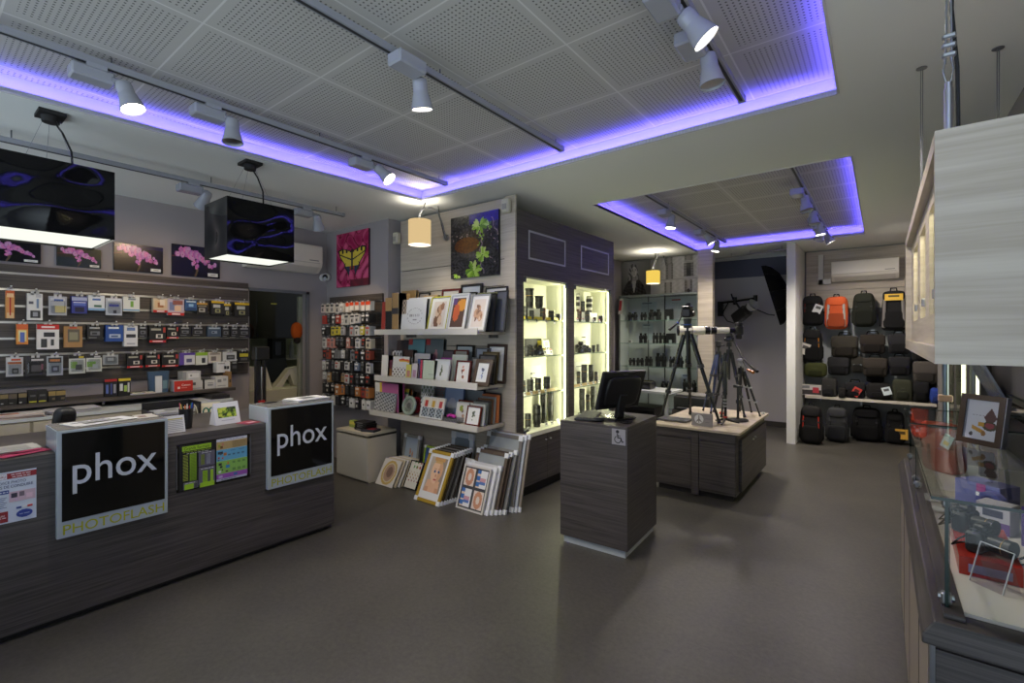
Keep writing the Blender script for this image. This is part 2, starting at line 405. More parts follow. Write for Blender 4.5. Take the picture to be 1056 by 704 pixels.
# ------------------------------------------------------------------ spotlights
def spot(label, x, y, z, aim, on=True, side=-1, energy=60., size=115., along='y', warm=(255,244,230)):
    t = thing('track_spotlight', label, 'spotlight', (x, y, z), 0, 'track spotlights')
    m = MB('satin', (158,160,168))
    if along == 'y': m.cbox((side*.045, -.01, -.04), (.10,.17,.062), .008)
    else: m.cbox((side*.10, .02, -.045), (.19,.075,.06), .008)
    m.bb(-.02,.02,-.04,.04,-.02,.0); m.build('gear_box', t)
    a = Vector(aim).normalized()
    piv = Vector((0, .105, -.045))
    m = MB('satin', (150,152,160)); m.cyl((0,.06,-.045), piv, .014, seg=10); m.cyl(piv, piv+a*.035, .018, seg=10); m.build('bracket', t)
    h = MB('satin', (160,162,170))
    q = a.to_track_quat('Z', 'Y').to_matrix().to_4x4()
    h.push(T(*(piv+a*.025)) @ q @ Matrix.Scale(.95,4))
    h.lathe([(.02,-.03),(.036,-.02),(.040,.0),(.040,.04),(.052,.09),(.060,.125),(.062,.13),(.058,.131),(.054,.12),(.03,.06)], 20)
    h.pop(); hd = h.build('lamp_head', t)
    l = MB('lamp_on' if on else 'gloss', (150,150,155)); l.push(T(*(piv+a*.139)) @ q @ Matrix.Scale(.95,4))
    if on: l.lathe([(.0,.0),(.035,.002),(.054,.004)], 20)
    else: l.lathe([(.054,.0),(.04,-.02),(.018,-.05),(.0,-.05)], 20, 'metal', (210,210,214)); l.lathe([(.0,-.02),(.012,-.025),(.012,-.045)], 12, 'gloss', (210,205,190))
    l.pop(); l.build('lens', hd)
    if on:
        ld = bpy.data.lights.new('spot_beam', 'SPOT'); ld.energy = energy; ld.spot_size = math.radians(size); ld.spot_blend = .9; ld.shadow_soft_size = .05; ld.color = lin(warm)
        lo = bpy.data.objects.new('spot_beam', ld); C.objects.link(lo); p = Vector((x,y,z))+piv+a*.17
        lo.location = p; lo.rotation_euler = a.to_track_quat('-Z', 'Y').to_euler()
    return t
spot('lit spot at the left end of the long track above the counter', -3.13, .61, 2.91, (.30,.25,-1), True, -1)
spot('unlit spot between the two lit ones on the long counter track', -3.13, 1.14, 2.91, (.12,-.02,-1), False, -1)
spot('lit spot near the far end of the long counter track, tilted sideways', -3.13, 2.20, 2.91, (.75,.35,-.8), True, -1)
spot('single lit spot on the track crossing the middle of the big recess', -1.87, 1.53, 2.91, (-.12,.25,-1), True, 1)
spot('tilted lit spot nearest the camera in the big recess', -.64, 1.86, 2.91, (.6,.3,-.85), True, -1)
spot('unlit spot just behind the tilted lit one, on the track at the recess edge', -.64, 2.22, 2.91, (.12,.05,-1), False, -1)
spot('pale spot partly behind the smaller black pendant, turned to the wall', -4.40, 1.46, 2.775, (-.75,-.1,-.8), True, -1, 22, 110., warm=(255,218,172))
spot('pale spot at the end of the wall track, near the white air conditioner', -4.40, 2.42, 2.775, (-.35,.42,-1), True, -1, 30, 85., warm=(255,220,176))
spot('lit spot nearest the camera on the three-spot track', -1.81, 5.1, 2.91, (-.1,-.1,-1), True, -1, 100)
spot('middle lit spot of the three-spot track, turned right', -1.81, 6.35, 2.91, (.55,.2,-1), True, -1, 110)
spot('farthest lit spot of the three-spot track', -1.81, 6.95, 2.91, (-.2,-.1,-1), True, -1, 90, 140.)
spot('front spot of the five-spot cluster, switched off', -.57, 5.15, 2.91, (.15,-.1,-1), False, -1)
spot('second spot from the front of the five-spot cluster, switched off', -.57, 5.85, 2.91, (.1,-.1,-1), False, -1)
spot('middle spot of the five-spot cluster, lit and pointing down', -.57, 6.5, 2.91, (.10,.02,-1), True, -1, 60, 150.)
spot('fourth spot of the five-spot cluster, switched off and turned left', -.57, 6.95, 2.91, (-.3,-.2,-1), False, -1)
spot('rearmost spot of the five-spot cluster, lit and turned right', -.57, 7.2, 2.91, (.45,.1,-.85), True, -1, 105, 165.)
# ------------------------------------------------------------------ black box pendants
def pendant(label, cx, cy, z0, z1, hx, hy, seed):
    t = thing('pendant_lamp', label, 'pendant lamp', (cx, cy, z0), 0, 'black box pendants over the counter')
    rnd = random.Random(seed)
    ph = [rnd.uniform(0, 6) for _ in range(8)]
    def wob(u, v):
        e = math.sin(PI*u)*math.sin(PI*v)
        return .010*e*(math.sin(5*u+ph[0]+3*v)+.8*math.sin(9*v+ph[1]-3*u)+.5*math.sin(8*u+ph[2]))
    m = MB('black_gloss', (9,9,11)); hz = z1-z0; n = 14
    for k, (ax, sx) in enumerate((('x',1),('x',-1),('y',1),('y',-1))):
        vs = []; fs = []
        for j in range(n+1):
            for i in range(n+1):
                u, v = i/n, j/n; d = wob(u+k*.7, v) if 0 < i < n and 0 < j < n else 0
                if ax == 'x': vs.append((sx*(hx-d*1.0), sx*(u*2-1)*hy, v*hz))
                else: vs.append((-sx*(u*2-1)*hx, sx*(hy-d), v*hz))
        for j in range(n):
            for i in range(n):
                b = j*(n+1)+i; fs.append((b, b+1, b+n+2, b+n+1))
        m.add(vs, fs, None, None, True)
    m.quad((-hx,-hy,hz),(hx,-hy,hz),(hx,hy,hz),(-hx,hy,hz))
    m.build('lamp_shade', t)
    m = MB('pend_glow'); m.quad((-hx+.004,hy-.004,.012),(hx-.004,hy-.004,.012),(hx-.004,-hy+.004,.012),(-hx+.004,-hy+.004,.012)); m.build('diffuser', t)
    m = MB('matte', (24,22,22)); zc = H-z0
    m.bb(-.075,.075,-.06,.06,zc-.02,zc-.0); m.cyl((0,0,zc-.055),(0,0,zc-.02),.04,.045,12); m.build('canopy', t)
    m = MB('matte', (20,20,20)); m.tube([(.0,.02,zc-.05),(.01,.05,zc-.10),(.012,.09,zc-.2),(.0,.10,hz+.0)], .006, 6); m.build('cord', t)
    m = MB('metal', (140,140,146))
    for dx, dy in ((-.03,-.03),(-.03,.0),(.03,.02)): m.cyl((dx,dy,zc-.04),(dx*6,dy*4,hz),.0012,seg=4)
    m.build('suspension_wire', t)
    ld = bpy.data.lights.new('pendant_light', 'AREA'); ld.shape = 'RECTANGLE'; ld.size = hx*1.9; ld.size_y = hy*1.9; ld.energy = 7; ld.color = lin((255,246,226))
    lo = bpy.data.objects.new('pendant_light', ld); C.objects.link(lo); lo.location = (cx, cy, z0-.006)
pendant('large glossy black box pendant cut by the photo edge, over the counter', -3.89, .55, 2.115, 2.52, .27, .24, 3)
pendant('smaller-looking glossy black box pendant hanging above the right counter panel', -3.80, 1.64, 2.11, 2.52, .20, .24, 8)
# ------------------------------------------------------------------ drum lamps on wall arms
def drum_lamp(label, base, drum, r, h, glow, mat='drum_glow'):
    bx, by, bz = base; t = thing('wall_lamp', label, 'wall lamp', base, 0, 'drum wall lamps')
    m = MB('metal', (170,172,176)); m.cyl((0,-.0,0),(0,-.03,0),.035,.03,14); m.build('wall_plate', t)
    d = Vector(drum)-Vector(base)
    m = MB('satin', (120,122,124)); m.tube([(0,-.03,0),(d.x*.12,d.y*.1-.02,.10),(d.x*.30,d.y*.35,.24),(d.x*.55,d.y*.6,.29+d.z*.2),(d.x*.85,d.y*.9,d.z+h+.12),(d.x,d.y,d.z+h+.06),(d.x,d.y,d.z+h-.01)], .009, 8); m.build('arm', t)
    m = MB('matte', (30,30,30)); m.tube([(0,-.035,-.01),(d.x*.05,d.y*.15-.03,.14),(d.x*.2,d.y*.35,.33),(d.x*.5,d.y*.7,.36),(d.x*.95,d.y,d.z+h+.03)], .004, 6); m.build('cord', t)
    m = MB(mat); n = 28
    vs = [(d.x+r*math.cos(2*PI*k/n), d.y+r*math.sin(2*PI*k/n), d.z+z) for z in (0,h) for k in range(n)]
    m.add(vs, [(k,(k+1)%n,n+(k+1)%n,n+k) for k in range(n)], None, None, True); sh = m.build('lamp_shade', t)
    m = MB('matte', (230,225,210)); m.push(T(d.x,d.y,d.z+h)); m.lathe([(r,0),(r*.3,.004),(.0,.004)], 28); m.pop(); m.build('shade_top', sh)
    m = MB('drum_bottom'); m.push(T(d.x,d.y,d.z+.004)); m.lathe([(0,0),(r*.985,.0)], 28); m.pop(); m.build('diffuser', sh)
    for dz, e in ((-.03, glow), (h+.02, glow*1.1)):
        ld = bpy.data.lights.new('drum_light', 'SPOT'); ld.energy = e; ld.spot_size = math.radians(150); ld.spot_blend = .8; ld.shadow_soft_size = r*.6; ld.color = lin((255,244,222))
        lo = bpy.data.objects.new('drum_light', ld); C.objects.link(lo); lo.location = (bx+d.x, by+d.y, bz+d.z+dz)
        if dz > 0: lo.rotation_euler = (PI,0,0)
drum_lamp('cream drum lamp on a bent arm left of the leaf picture', (-3.57,3.5,2.56), (-3.54,3.10,2.42), .108, .24, 12)
drum_lamp('small yellow glowing drum lamp in front of the two grey pictures', (-2.86,8.0,2.66), (-2.82,7.25,2.35), .105, .20, 16, 'drum_yellow')
# a photograph pixel -> the point where its sight line meets the plane axis = val (used to read positions off the photo)
_fw = Vector((-math.sin(YAW), math.cos(YAW), 0)); _rt = Vector((math.cos(YAW), math.sin(YAW), 0)); _eye = Vector((0,0,1.55))
def at(x, y, ax, val):
    d = _fw+_rt*((x-528)/F_PX)+Vector((0,0,1))*((345-y)/F_PX); i = 'xyz'.index(ax)
    return _eye+d*((val-_eye[i])/d[i])
# ------------------------------------------------------------------ wall of hanging packs
GRV = [2.054-.134*k for k in range(7)]
t = thing('slatwall_panel', 'dark slatted wall panel with silver grooves carrying hanging packs', 'slatwall', (-5.648, 0, 0))
m = MB('slat_wood'); m.bb(0,.028,-1.5,2.405,1.12,2.125); m.build('board', t)
m = MB('metal', (200,196,188))
for z in GRV: m.bb(.026,.034,-1.5,2.405,z-.009,z+.009)
m.build('groove_trim', t)
m = MB('matte', (30,28,28)); m.cyl((.026,1.18,2.09),(.031,1.18,2.09),.006,seg=8); m.cyl((.026,2.3,1.98),(.031,2.3,1.98),.006,seg=8); m.cyl((.026,2.3,2.09),(.031,2.3,2.09),.006,seg=8); m.build('screw', t)
SLAT = t
def peg(y, z, x1):
    m = MB('metal', (200,200,204)); m.tube([(.03,y,z),(x1+5.65+.05,y,z),(x1+5.65+.06,y,z+.014)], .0028, 6); m.sell((x1+5.65+.06,y,z+.016),(.005,.007,.006),1.,6,8,'plastic',(225,225,222)); o = m.build('peg_hook', None, (-5.648,0,0)); setp(o, 'chrome peg hook carrying packs on the slatted wall panel', 'hook', 'chrome peg hooks of the slatted wall')
def pack_mesh(w, h, d, base, patches, clear=False, side=None):
    m = MB('paper', base); e = .0012
    if clear:
        m.bb(-.004,0,-w/2,w/2,-h,0,'paper',base); m.cbox((d/2+.001,0,-h*.56),(d,w*.78,h*.66),.006,'bubble',(200,200,205))
        xf = .0005
    else:
        m.bb(-d,0,-w/2,w/2,-h,0,'paper',side or base); m.bb(-.0005,.0004,-w/2+.0005,w/2-.0005,-h,0,'paper',base); xf = .0006
    for i, (u0,v0,u1,v1,c) in enumerate(patches):
        x = xf+e*(i+1)*.6
        m.bb(xf-.0002, x, -w/2+u0*w, -w/2+u1*w, -h+v0*h, -h+v1*h, 'paper', c)
    return m
RED = (196,40,38); GOLD = (196,160,62); NAVY = (40,52,120); BLUE = (60,110,180)
ST = {
 'pen': ((214,150,84), [(0,.82,1,1,(205,96,50)),(.1,.0,.9,.2,(225,190,140)),(.42,.1,.58,.75,(180,40,36)),(.1,.76,.9,.9,(240,200,150))]),
 'penb': ((222,150,70), [(0,.75,1,1,(210,100,50)),(.15,.15,.85,.7,(224,214,150)),(.3,.1,.7,.6,(90,110,180)),(0,0,1,.1,(214,130,50))]),
 'dial': ((222,222,220), [(.55,.85,.9,.97,(190,190,196)),(.1,.6,.4,.7,(90,90,100)),(.2,.08,.85,.36,(50,50,54)),(.36,.14,.68,.30,(150,152,158)),(.6,.45,.75,.8,(120,140,170))]),
 'sticker': ((176,178,184), [(.1,.5,.9,.92,(204,204,208)),(.35,.15,.95,.5,(222,208,140)),(.3,.75,.8,.85,(70,100,160))]),
 'blue': ((52,60,140), [(0,.74,1,.95,(170,176,206)),(.1,.45,.9,.62,(90,110,190)),(.2,.08,.8,.36,(30,30,60)),(.1,.62,.9,.66,(230,230,236))]),
 'whiteblue': ((220,224,228), [(.25,.66,.75,.78,(60,100,170)),(.35,.22,.8,.36,(70,110,90)),(0,0,1,.14,(130,170,210))]),
 'greyblue': ((186,192,204), [(.2,.5,.8,.64,(70,80,170)),(.45,.12,.65,.3,(60,60,80)),(.1,.85,.9,.97,(220,222,226))]),
 'whitegreen': ((226,228,222), [(.44,.3,.62,.7,(120,170,70)),(.0,.05,1,.14,(110,160,200)),(.3,.78,.75,.88,(120,130,140))]),
 'photo': ((214,196,170), [(0,0,1,.16,RED),(.1,.3,.9,.85,(220,190,150)),(.3,.35,.7,.7,(170,110,70)),(.45,.5,.8,.9,(236,220,200)),(.25,.03,.75,.12,(240,220,220))]),
 'photo2': ((190,176,190), [(0,0,1,.16,RED),(.1,.3,.5,.8,(120,130,170)),(.4,.25,.8,.6,(226,190,160)),(.3,.65,.9,.9,(150,90,80)),(.25,.03,.75,.12,(240,220,220))]),
 'cyan': ((54,90,140), [(.3,.35,.7,.6,(150,190,220)),(.1,.75,.9,.88,(200,214,230)),(.1,.1,.9,.2,(30,50,90))]),
 'gold': ((34,33,32), [(0,.84,1,1,(196,150,60)),(.2,.2,.75,.55,(180,176,168)),(.3,.28,.6,.48,(90,84,70)),(.1,.66,.9,.76,(150,140,120))]),
 'yellow': ((36,36,38), [(0,.84,1,1,(224,186,40)),(.15,.5,.7,.74,(190,190,186)),(.3,.12,.7,.4,(160,160,110)),(.4,.18,.6,.34,(60,60,60))]),
 'remote': ((226,224,222), [(0,.80,1,1,RED),(.2,.86,.8,.93,(244,220,220)),(.3,.5,.8,.68,(50,50,54)),(.18,.08,.45,.42,(60,62,66)),(.62,.15,.76,.4,(70,72,76))]),
 'kraft': ((168,128,78), [(.2,.25,.85,.86,(100,92,76)),(.28,.35,.75,.72,(140,136,110)),(.3,.9,.7,.97,(190,70,50))]),
 'black': ((32,32,34), [(.15,.76,.8,.88,(170,170,170)),(.2,.3,.8,.58,(110,112,116)),(.3,.36,.62,.5,(48,48,52)),(.1,.1,.6,.16,(120,120,120))]),
 'lex': ((36,76,150), [(.15,.78,.75,.9,(222,228,236)),(.2,.22,.85,.45,(176,190,206)),(.3,.27,.7,.38,(70,90,130))]),
 'usb': ((222,222,224), [(.15,.42,.85,.58,(50,50,56)),(.2,.75,.8,.9,(110,130,170)),(.2,.1,.8,.16,(170,170,180))]),
 'sdred': ((30,29,30), [(0,0,1,.13,RED),(.4,.26,.8,.5,(220,214,200)),(.5,.3,.7,.46,(60,60,60)),(.1,.72,.7,.84,(170,166,150)),(.84,.6,.97,.9,(180,60,50)),(.2,.04,.8,.10,(240,210,210))]),
 'slate': ((64,80,100), [(.1,.76,.9,.9,(180,190,200)),(.3,.3,.7,.55,(140,150,165)),(.36,.36,.5,.5,(40,50,70))]),
 'corange': ((190,190,192), [(.08,.62,.92,.94,(204,206,206)),(.1,.64,.9,.76,(200,110,60)),(.3,.82,.85,.92,(190,90,60)),(.35,.14,.72,.42,(54,54,56)),(.42,.2,.65,.34,(130,130,134))]),
 'cdark': ((60,58,60), [(.1,.7,.9,.95,(54,54,56)),(.3,.78,.9,.88,(200,196,196)),(.3,.2,.8,.55,(96,92,96)),(.78,.3,.88,.6,(150,90,110))]),
 'cgrey': ((170,176,184), [(.1,.66,.9,.93,(60,62,66)),(.2,.72,.8,.84,(200,130,80)),(.3,.18,.75,.5,(70,74,90)),(.4,.26,.65,.42,(150,156,180))]),
 'cgreen': ((208,210,204), [(0,.84,1,1,(40,40,42)),(.1,.3,.5,.66,(140,176,90)),(.4,.2,.8,.5,(90,92,96)),(.6,.86,.9,.96,(200,180,60))]),
 'cgreen2': ((214,216,208), [(0,.84,1,1,(44,44,46)),(.05,.3,.6,.62,(126,170,70)),(.4,.2,.75,.46,(190,196,200)),(.5,.86,.9,.96,(190,190,190))]),
 'cplain': ((160,164,168), [(.2,.3,.8,.8,(120,122,126)),(.3,.4,.7,.7,(190,192,190))]),
 'purple': ((214,212,216), [(0,.8,1,1,(90,60,150)),(.0,.0,.3,1,(96,70,160)),(.45,.2,.8,.5,(100,100,130))]),
 'lime': ((220,222,212), [(0,.74,1,1,(140,180,50)),(.5,.15,.8,.55,(60,60,64))]),
 'cream': ((206,198,184), [(.2,.2,.6,.6,(120,110,100)),(.1,.75,.9,.9,(150,140,130))]),
 'cable': ((200,202,204), [(.25,.3,.85,.7,(60,60,64)),(.35,.42,.75,.58,(120,122,126))]),
 'yblack': ((30,30,32), [(.1,.5,.9,.8,(190,180,50)),(.2,.15,.8,.4,(90,90,92))]),
}
DESC = {'pen':'slim orange blister card with a red pen','penb':'orange and yellow lens-pen pack','dial':'white accessory pack with a black dial','sticker':'grey pouch with a yellow price sticker','blue':'dark blue accessory pack','whiteblue':'white and pale blue packet','greyblue':'grey clear packet with blue lettering','whitegreen':'white packet with a small green figure','photo':'photo-fronted pack with a red foot','photo2':'mauve photo-fronted pack with a red foot','cyan':'small blue card pack','gold':'black pack with a gold top','yellow':'black pack with a bright yellow top','remote':'white remote-control pack with a red top','kraft':'brown kraft box with a window','black':'black accessory pack with grey print','lex':'royal blue memory pack','usb':'white pack showing a black stick','sdred':'black memory pack with a red foot','slate':'slate blue memory pack','corange':'clear blister with orange lettering','cdark':'clear blister on a dark card','cgrey':'clear blister with a dark head card','cgreen':'clear blister with a green leaf print','cgreen2':'clear blister with a white and green card','cplain':'small clear grey blister','purple':'white pack with a purple edge','lime':'white pack with a lime green top','cream':'cream coloured charger pack','cable':'pale pack showing a black cable','yblack':'black pack with yellow lettering'}
CLEAR = {'sticker','greyblue','corange','cdark','cgrey','cgreen','cgreen2','cplain'}
ROWS = [
 ('top hook row', 1.92, [(6,15,298,328,'pen'),(28,44,301,330,'dial'),(50,69,304,325,'sticker'),(74,90,304,323,'blue'),(91,108,303,320,'whiteblue'),(109,126,306,325,'greyblue'),(127,144,304,321,'whitegreen'),(158,173,306,322,'photo'),(173,190,307,325,'photo2'),(191,203,306,320,'cyan'),(203,214,311,324,'gold'),(218,231,309,324,'yellow'),(231,238,312,326,'yellow'),(242,257,311,326,'yellow')]),
 ('second hook row', 1.652, [(17,29,332,355,'penb'),(38,61,331,360,'remote'),(66,85,335,358,'kraft'),(90,106,334,350,'black'),(109,127,333,352,'lex'),(128,142,334,357,'usb'),(143,152,333,348,'black'),(154,171,334,353,'sdred'),(172,184,334,349,'sdred'),(185,197,334,347,'black'),(198,211,334,347,'black'),(214,228,334,347,'slate'),(229,237,334,348,'black'),(238,246,334,347,'black'),(246,258,334,348,'black')]),
 ('third hook row', 1.384, [(6,24,362,388,'corange'),(26,47,362,387,'cdark'),(48,65,363,387,'cgrey'),(71,88,361,385,'cgreen'),(89,105,361,383,'cgreen2'),(106,122,362,376,'cplain'),(131,147,361,379,'sdred'),(150,165,360,378,'sdred'),(167,184,361,378,'sdred'),(185,201,360,376,'purple'),(202,214,360,376,'lime'),(215,228,360,374,'cream'),(230,244,360,374,'cable'),(246,257,361,373,'yblack')]),
]
for rn, zg, items in ROWS:
    n = len(items)
    for i, (xa, xb, ya, yb, st) in enumerate(items):
        d = .02 if st in CLEAR else random.choice((.035,.05,.06)); xf = -5.53+random.uniform(0,.02)
        p, q = at(xa, (ya+yb)/2, 'x', xf), at(xb, (ya+yb)/2, 'x', xf); w = q.y-p.y; yc = (p.y+q.y)/2
        zt, zb = at((xa+xb)/2, ya, 'x', xf).z, at((xa+xb)/2, yb, 'x', xf).z
        zt = min(zt, zg-.004)
        base, pt = ST[st]
        m = pack_mesh(w, zt-zb-.012, d, base, pt, st in CLEAR)
        # hang tab with its euro hole, riding on the peg
        for a, b, c, e in ((-.35,-.08,-.012,.022),(.08,.35,-.012,.022),(-.35,.35,.016,.024)): m.bb(-.001,.0004,a*min(w,.07),b*min(w,.07),c+.0,e,'plastic',(205,205,205))
        k = n-1-i; dn = DESC[st]
        o = solo('hanging_pack', '%s, %s, %s from the doorway' % (dn, rn, ORD[k] if k else 'nearest'), 'accessory pack', m, (xf, yc, zt-.012), group='accessory packs on the slatted wall')
        peg(yc, zt+.004-.0, xf)
# one bare peg and the pair hanging low by the doorway
peg(1.30+.33, 1.92, -5.56)
m = pack_mesh(.13,.11,.09,(226,226,226),[(.55,.3,.72,.6,(40,40,44)),(.75,.3,.92,.6,(40,40,44)),(.1,.8,.6,.9,(170,170,170))]); solo('hanging_pack', 'white cube box with two black squares hanging lowest on the slatted wall', 'accessory pack', m, (-5.45, 2.085, 1.265), group='accessory packs on the slatted wall')
m = pack_mesh(.07,.11,.05,(30,30,32),[(.2,.3,.8,.6,(80,80,84)),(.2,.8,.8,.92,(160,160,160))]); solo('hanging_pack', 'small black box hanging lowest, beside the white cube box', 'accessory pack', m, (-5.47, 2.20, 1.265), group='accessory packs on the slatted wall')
peg(2.085, 1.268, -5.45); peg(2.20, 1.268, -5.47)
# ------------------------------------------------------------------ display shelf under the packs
t = thing('wall_shelf', 'dark wood shelf below the hanging packs', 'shelf', (-5.65, 0, .975))
m = MB('slat_wood'); m.bb(0,.36,-1.5,2.14,0,.03); m.build('board', t)
m = MB('metal', (150,150,154))
for y in (.2,1.1,1.95): m.bb(.0,.25,y-.008,y+.008,-.04,0)
m.build('bracket', t)
ZS = 1.006
def boxy(name, label, cat, w, d, h, base, patches, loc, rz=0., group=None, side=None, top=None, rot=None):
    """a box standing on loc, front facing +X with printed patches"""
    m = MB('paper', base); m.bb(-d,-.0004,-w/2,w/2,0,h,'paper',side or base); m.bb(-.0005,-.0001,-w/2,w/2,0,h,'paper',base)
    if top: m.bb(-d+.001,-.001,-w/2+.001,w/2-.001,h-.0004,h+.0006,'paper',top)
    for i, (u0,v0,u1,v1,c) in enumerate(patches): m.bb(-.0002,.0006+.0005*i,-w/2+u0*w,-w/2+u1*w,v0*h,v1*h,'paper',c)
    return solo(name, label, cat, m, loc, rz, group, rot)
bx = [(0,9,'black'),(9,18,'grey'),(19,28,'black'),(29,39,'dark'),(39,49,'dark'),(50,58,'gold'),(58,68,'gold')]
for i, (xa, xb, kind) in enumerate(bx):
    p, q = at(xa,412,'x',-5.33), at(xb-.4,412,'x',-5.33); w = q.y-p.y
    pt = {'black':[(0,.6,1,.97,(130,116,80)),(.1,.1,.4,.2,(190,190,190))],'grey':[(0,.55,1,.97,(96,88,70)),(.1,.1,.5,.2,(120,120,120))],'dark':[(.1,.05,.9,.16,(190,186,60)),(.2,.5,.8,.65,(90,90,90))],'gold':[(0,.55,1,.97,(150,128,76)),(.5,.15,.9,.35,(110,100,80))]}[kind]
    boxy('filter_box', 'small %s box on the wall shelf, %s from the photo edge' % ({'black':'black and tan','grey':'grey-brown','dark':'black, yellow-footed','gold':'black and gold'}[kind], ORD[i]), 'box', w, .07, .085 if kind != 'dark' else .10, (34,33,32), pt, (-5.33,(p.y+q.y)/2,ZS), group='small boxes on the wall shelf')
boxy('battery_pack', 'black battery pack with a red top on the wall shelf', 'battery pack', .085,.05,.155,(26,26,30),[(0,.86,1,1,(170,40,40)),(.1,.2,.3,.7,(90,110,180)),(.45,.15,.6,.75,(70,80,140)),(.7,.2,.9,.7,(150,150,160))],(-5.32,1.135,ZS))
boxy('battery_pack', 'black battery pack with a yellow top on the wall shelf', 'battery pack', .085,.05,.155,(28,28,30),[(0,.86,1,1,(214,190,50)),(.1,.3,.35,.7,(210,210,206)),(.45,.25,.7,.6,(160,190,90)),(.75,.2,.9,.75,(200,200,200))],(-5.32,1.23,ZS))
for i, (y, c, w) in enumerate(((1.32,(186,190,180),.10),(1.41,(200,190,176),.09))):
    m = MB('paper', c); m.box((0,0,.006),(.10,w,.012)); m.box((.0,0,.015),(.08,w*.7,.006),None,(214,206,190)); m.box((.02,.01,.0195),(.03,w*.4,.003),None,(120,140,120))
    solo('flat_packet', ('greenish flat packet beside the yellow-topped battery pack','cream flat packet next to the blue bag on the shelf')[i], 'packet', m, (-5.37, y, ZS), rz=.1*i)
m = MB('plastic', (60,84,110)); m.add([(-.03,-.07,0),(.03,-.07,0),(.03,.07,0),(-.03,.07,0),(-.012,-.085,.20),(.012,-.085,.20),(.012,.085,.20),(-.012,.085,.20)],[(0,3,2,1),(4,5,6,7),(0,1,5,4),(1,2,6,5),(2,3,7,6),(3,0,4,7)])
m.bb(.02,.034,-.03,.022,0,.155,'paper',(222,222,222)); m.bb(.0,.027,.03,.065,.02,.11,'paper',(110,140,150)); solo('gift_bag', 'blue carrier bag with a white strip standing on the wall shelf', 'bag', m, (-5.40,1.50,ZS))
boxy('camera_box', 'red camera box at the front of the wall shelf', 'box', .155,.13,.10,(196,48,34),[(.25,.55,.75,.6,(200,60,46))],(-5.31,1.68,ZS),side=(190,190,190))
m = MB('paper'); m.text('Canon', .020, T(.0,.02,.06) @ FACE_X, 'paper', (240,230,226)); m.bb(0,.0006,-.05,-.03,.025,.045,'paper',(236,220,216)); m.bb(0,.0006,-.02,.03,.03,.036,'paper',(226,150,140)); o = m.build('print', bpy.data.objects['camera_box'], (.0015,0,0))
boxy('camera_box', 'pale box under another, beside the red box on the shelf', 'box', .10,.14,.09,(206,202,196),[(.1,.5,.4,.8,(90,90,96)),(.1,.1,.9,.2,(160,160,160))],(-5.36,1.81,ZS)); boxy('camera_box', 'grey-white box on top of another, above the red box', 'box', .155,.14,.09,(198,196,192),[(.3,.3,.9,.8,(222,220,214)),(.4,.5,.5,.62,(40,40,44)),(0,.0,.2,1,(150,150,150))],(-5.37,1.77,ZS+.0912))
boxy('camera_box', 'small white box with a dark side on the wall shelf', 'box', .095,.12,.09,(212,210,206),[(.3,.3,.8,.5,(150,150,150)),(.3,.6,.8,.66,(110,110,110))],(-5.36,1.925,ZS),side=(54,54,58)); boxy('camera_box', 'white box with small print at the end of the wall shelf', 'box', .115,.13,.115,(218,216,210),[(.15,.5,.45,.75,(140,140,140)),(.6,.6,.85,.8,(170,170,170)),(.15,.15,.8,.22,(160,160,160))],(-5.35,2.075-.042,ZS))
boxy('camera_box', 'narrow brown box standing last on the wall shelf', 'box', .03,.14,.16,(150,116,74),[(.3,.3,.7,.5,(50,40,30))],(-5.36,2.128-.015,ZS)) 
# ------------------------------------------------------------------ orchid pictures
def sdisc(u, v, cx, cy, r, sq=1.): return ((u-cx)**2+((v-cy)*sq)**2) < r*r
def orchid(seed, bg, asp):
    rnd = random.Random(seed); pet = []
    for k in range(26):
        s = k/25.; cx = .10+.78*s+rnd.uniform(-.02,.02); cy = .80-.42*s*s-.02+rnd.uniform(-.10,.10)+(.03 if .2 < s < .6 else 0); r = .055+.045*math.sin(PI*min(1,s*1.1+.05))
        pet.append((cx, cy, r*rnd.uniform(.8,1.1)))
    for k in range(5): pet.append((.46+rnd.uniform(-.04,.06), .34+.05*k-.02, .05))
    def f(u, v):
        if u > .74 and .05 < v < .16 and u < .95: return (222,222,216) if not (.79 < u < .91 and .08 < v < .12) else (130,130,128)
        best = None
        for i, (cx, cy, r) in enumerate(pet):
            dx, dy = (u-cx), (v-cy)/asp*1.0
            d = math.hypot(dx, dy*.62)
            if d < r*.62:
                q = d/(r*.62); best = (218-26*q+16*((i*7)%3-1), 150-34*q+20*((i*5)%3-1), 196-18*q+8*((i*11)%3-1)) if q > .2 else (160,60,120)
        if best: return tuple(max(0,min(255,x)) for x in best)
        if abs(u-(.46+.05*math.sin(v*6))) < .018 and v < .4: return (96,80,60)
        if abs(v-(.62+.28*u*.5)) < .02 and u < .16: return (110,60,60)
        return bg(u, v)
    return f
OR = [(.36,.735,2.15,2.322,'first',lambda u,v:(10,10,12),1),(.835,1.13,2.152,2.322,'second',lambda u,v:(44+int(26*(1-abs(u-.2))*v),44+int(14*v),36) if v > .45 else (34,46,52),2),(1.222,1.604,2.155,2.41,'third',lambda u,v:(10,9,14) if v < .86 else (24,20,60),3),(1.68,2.118,2.152,2.468,'fourth',lambda u,v:(18,16,34),4)]
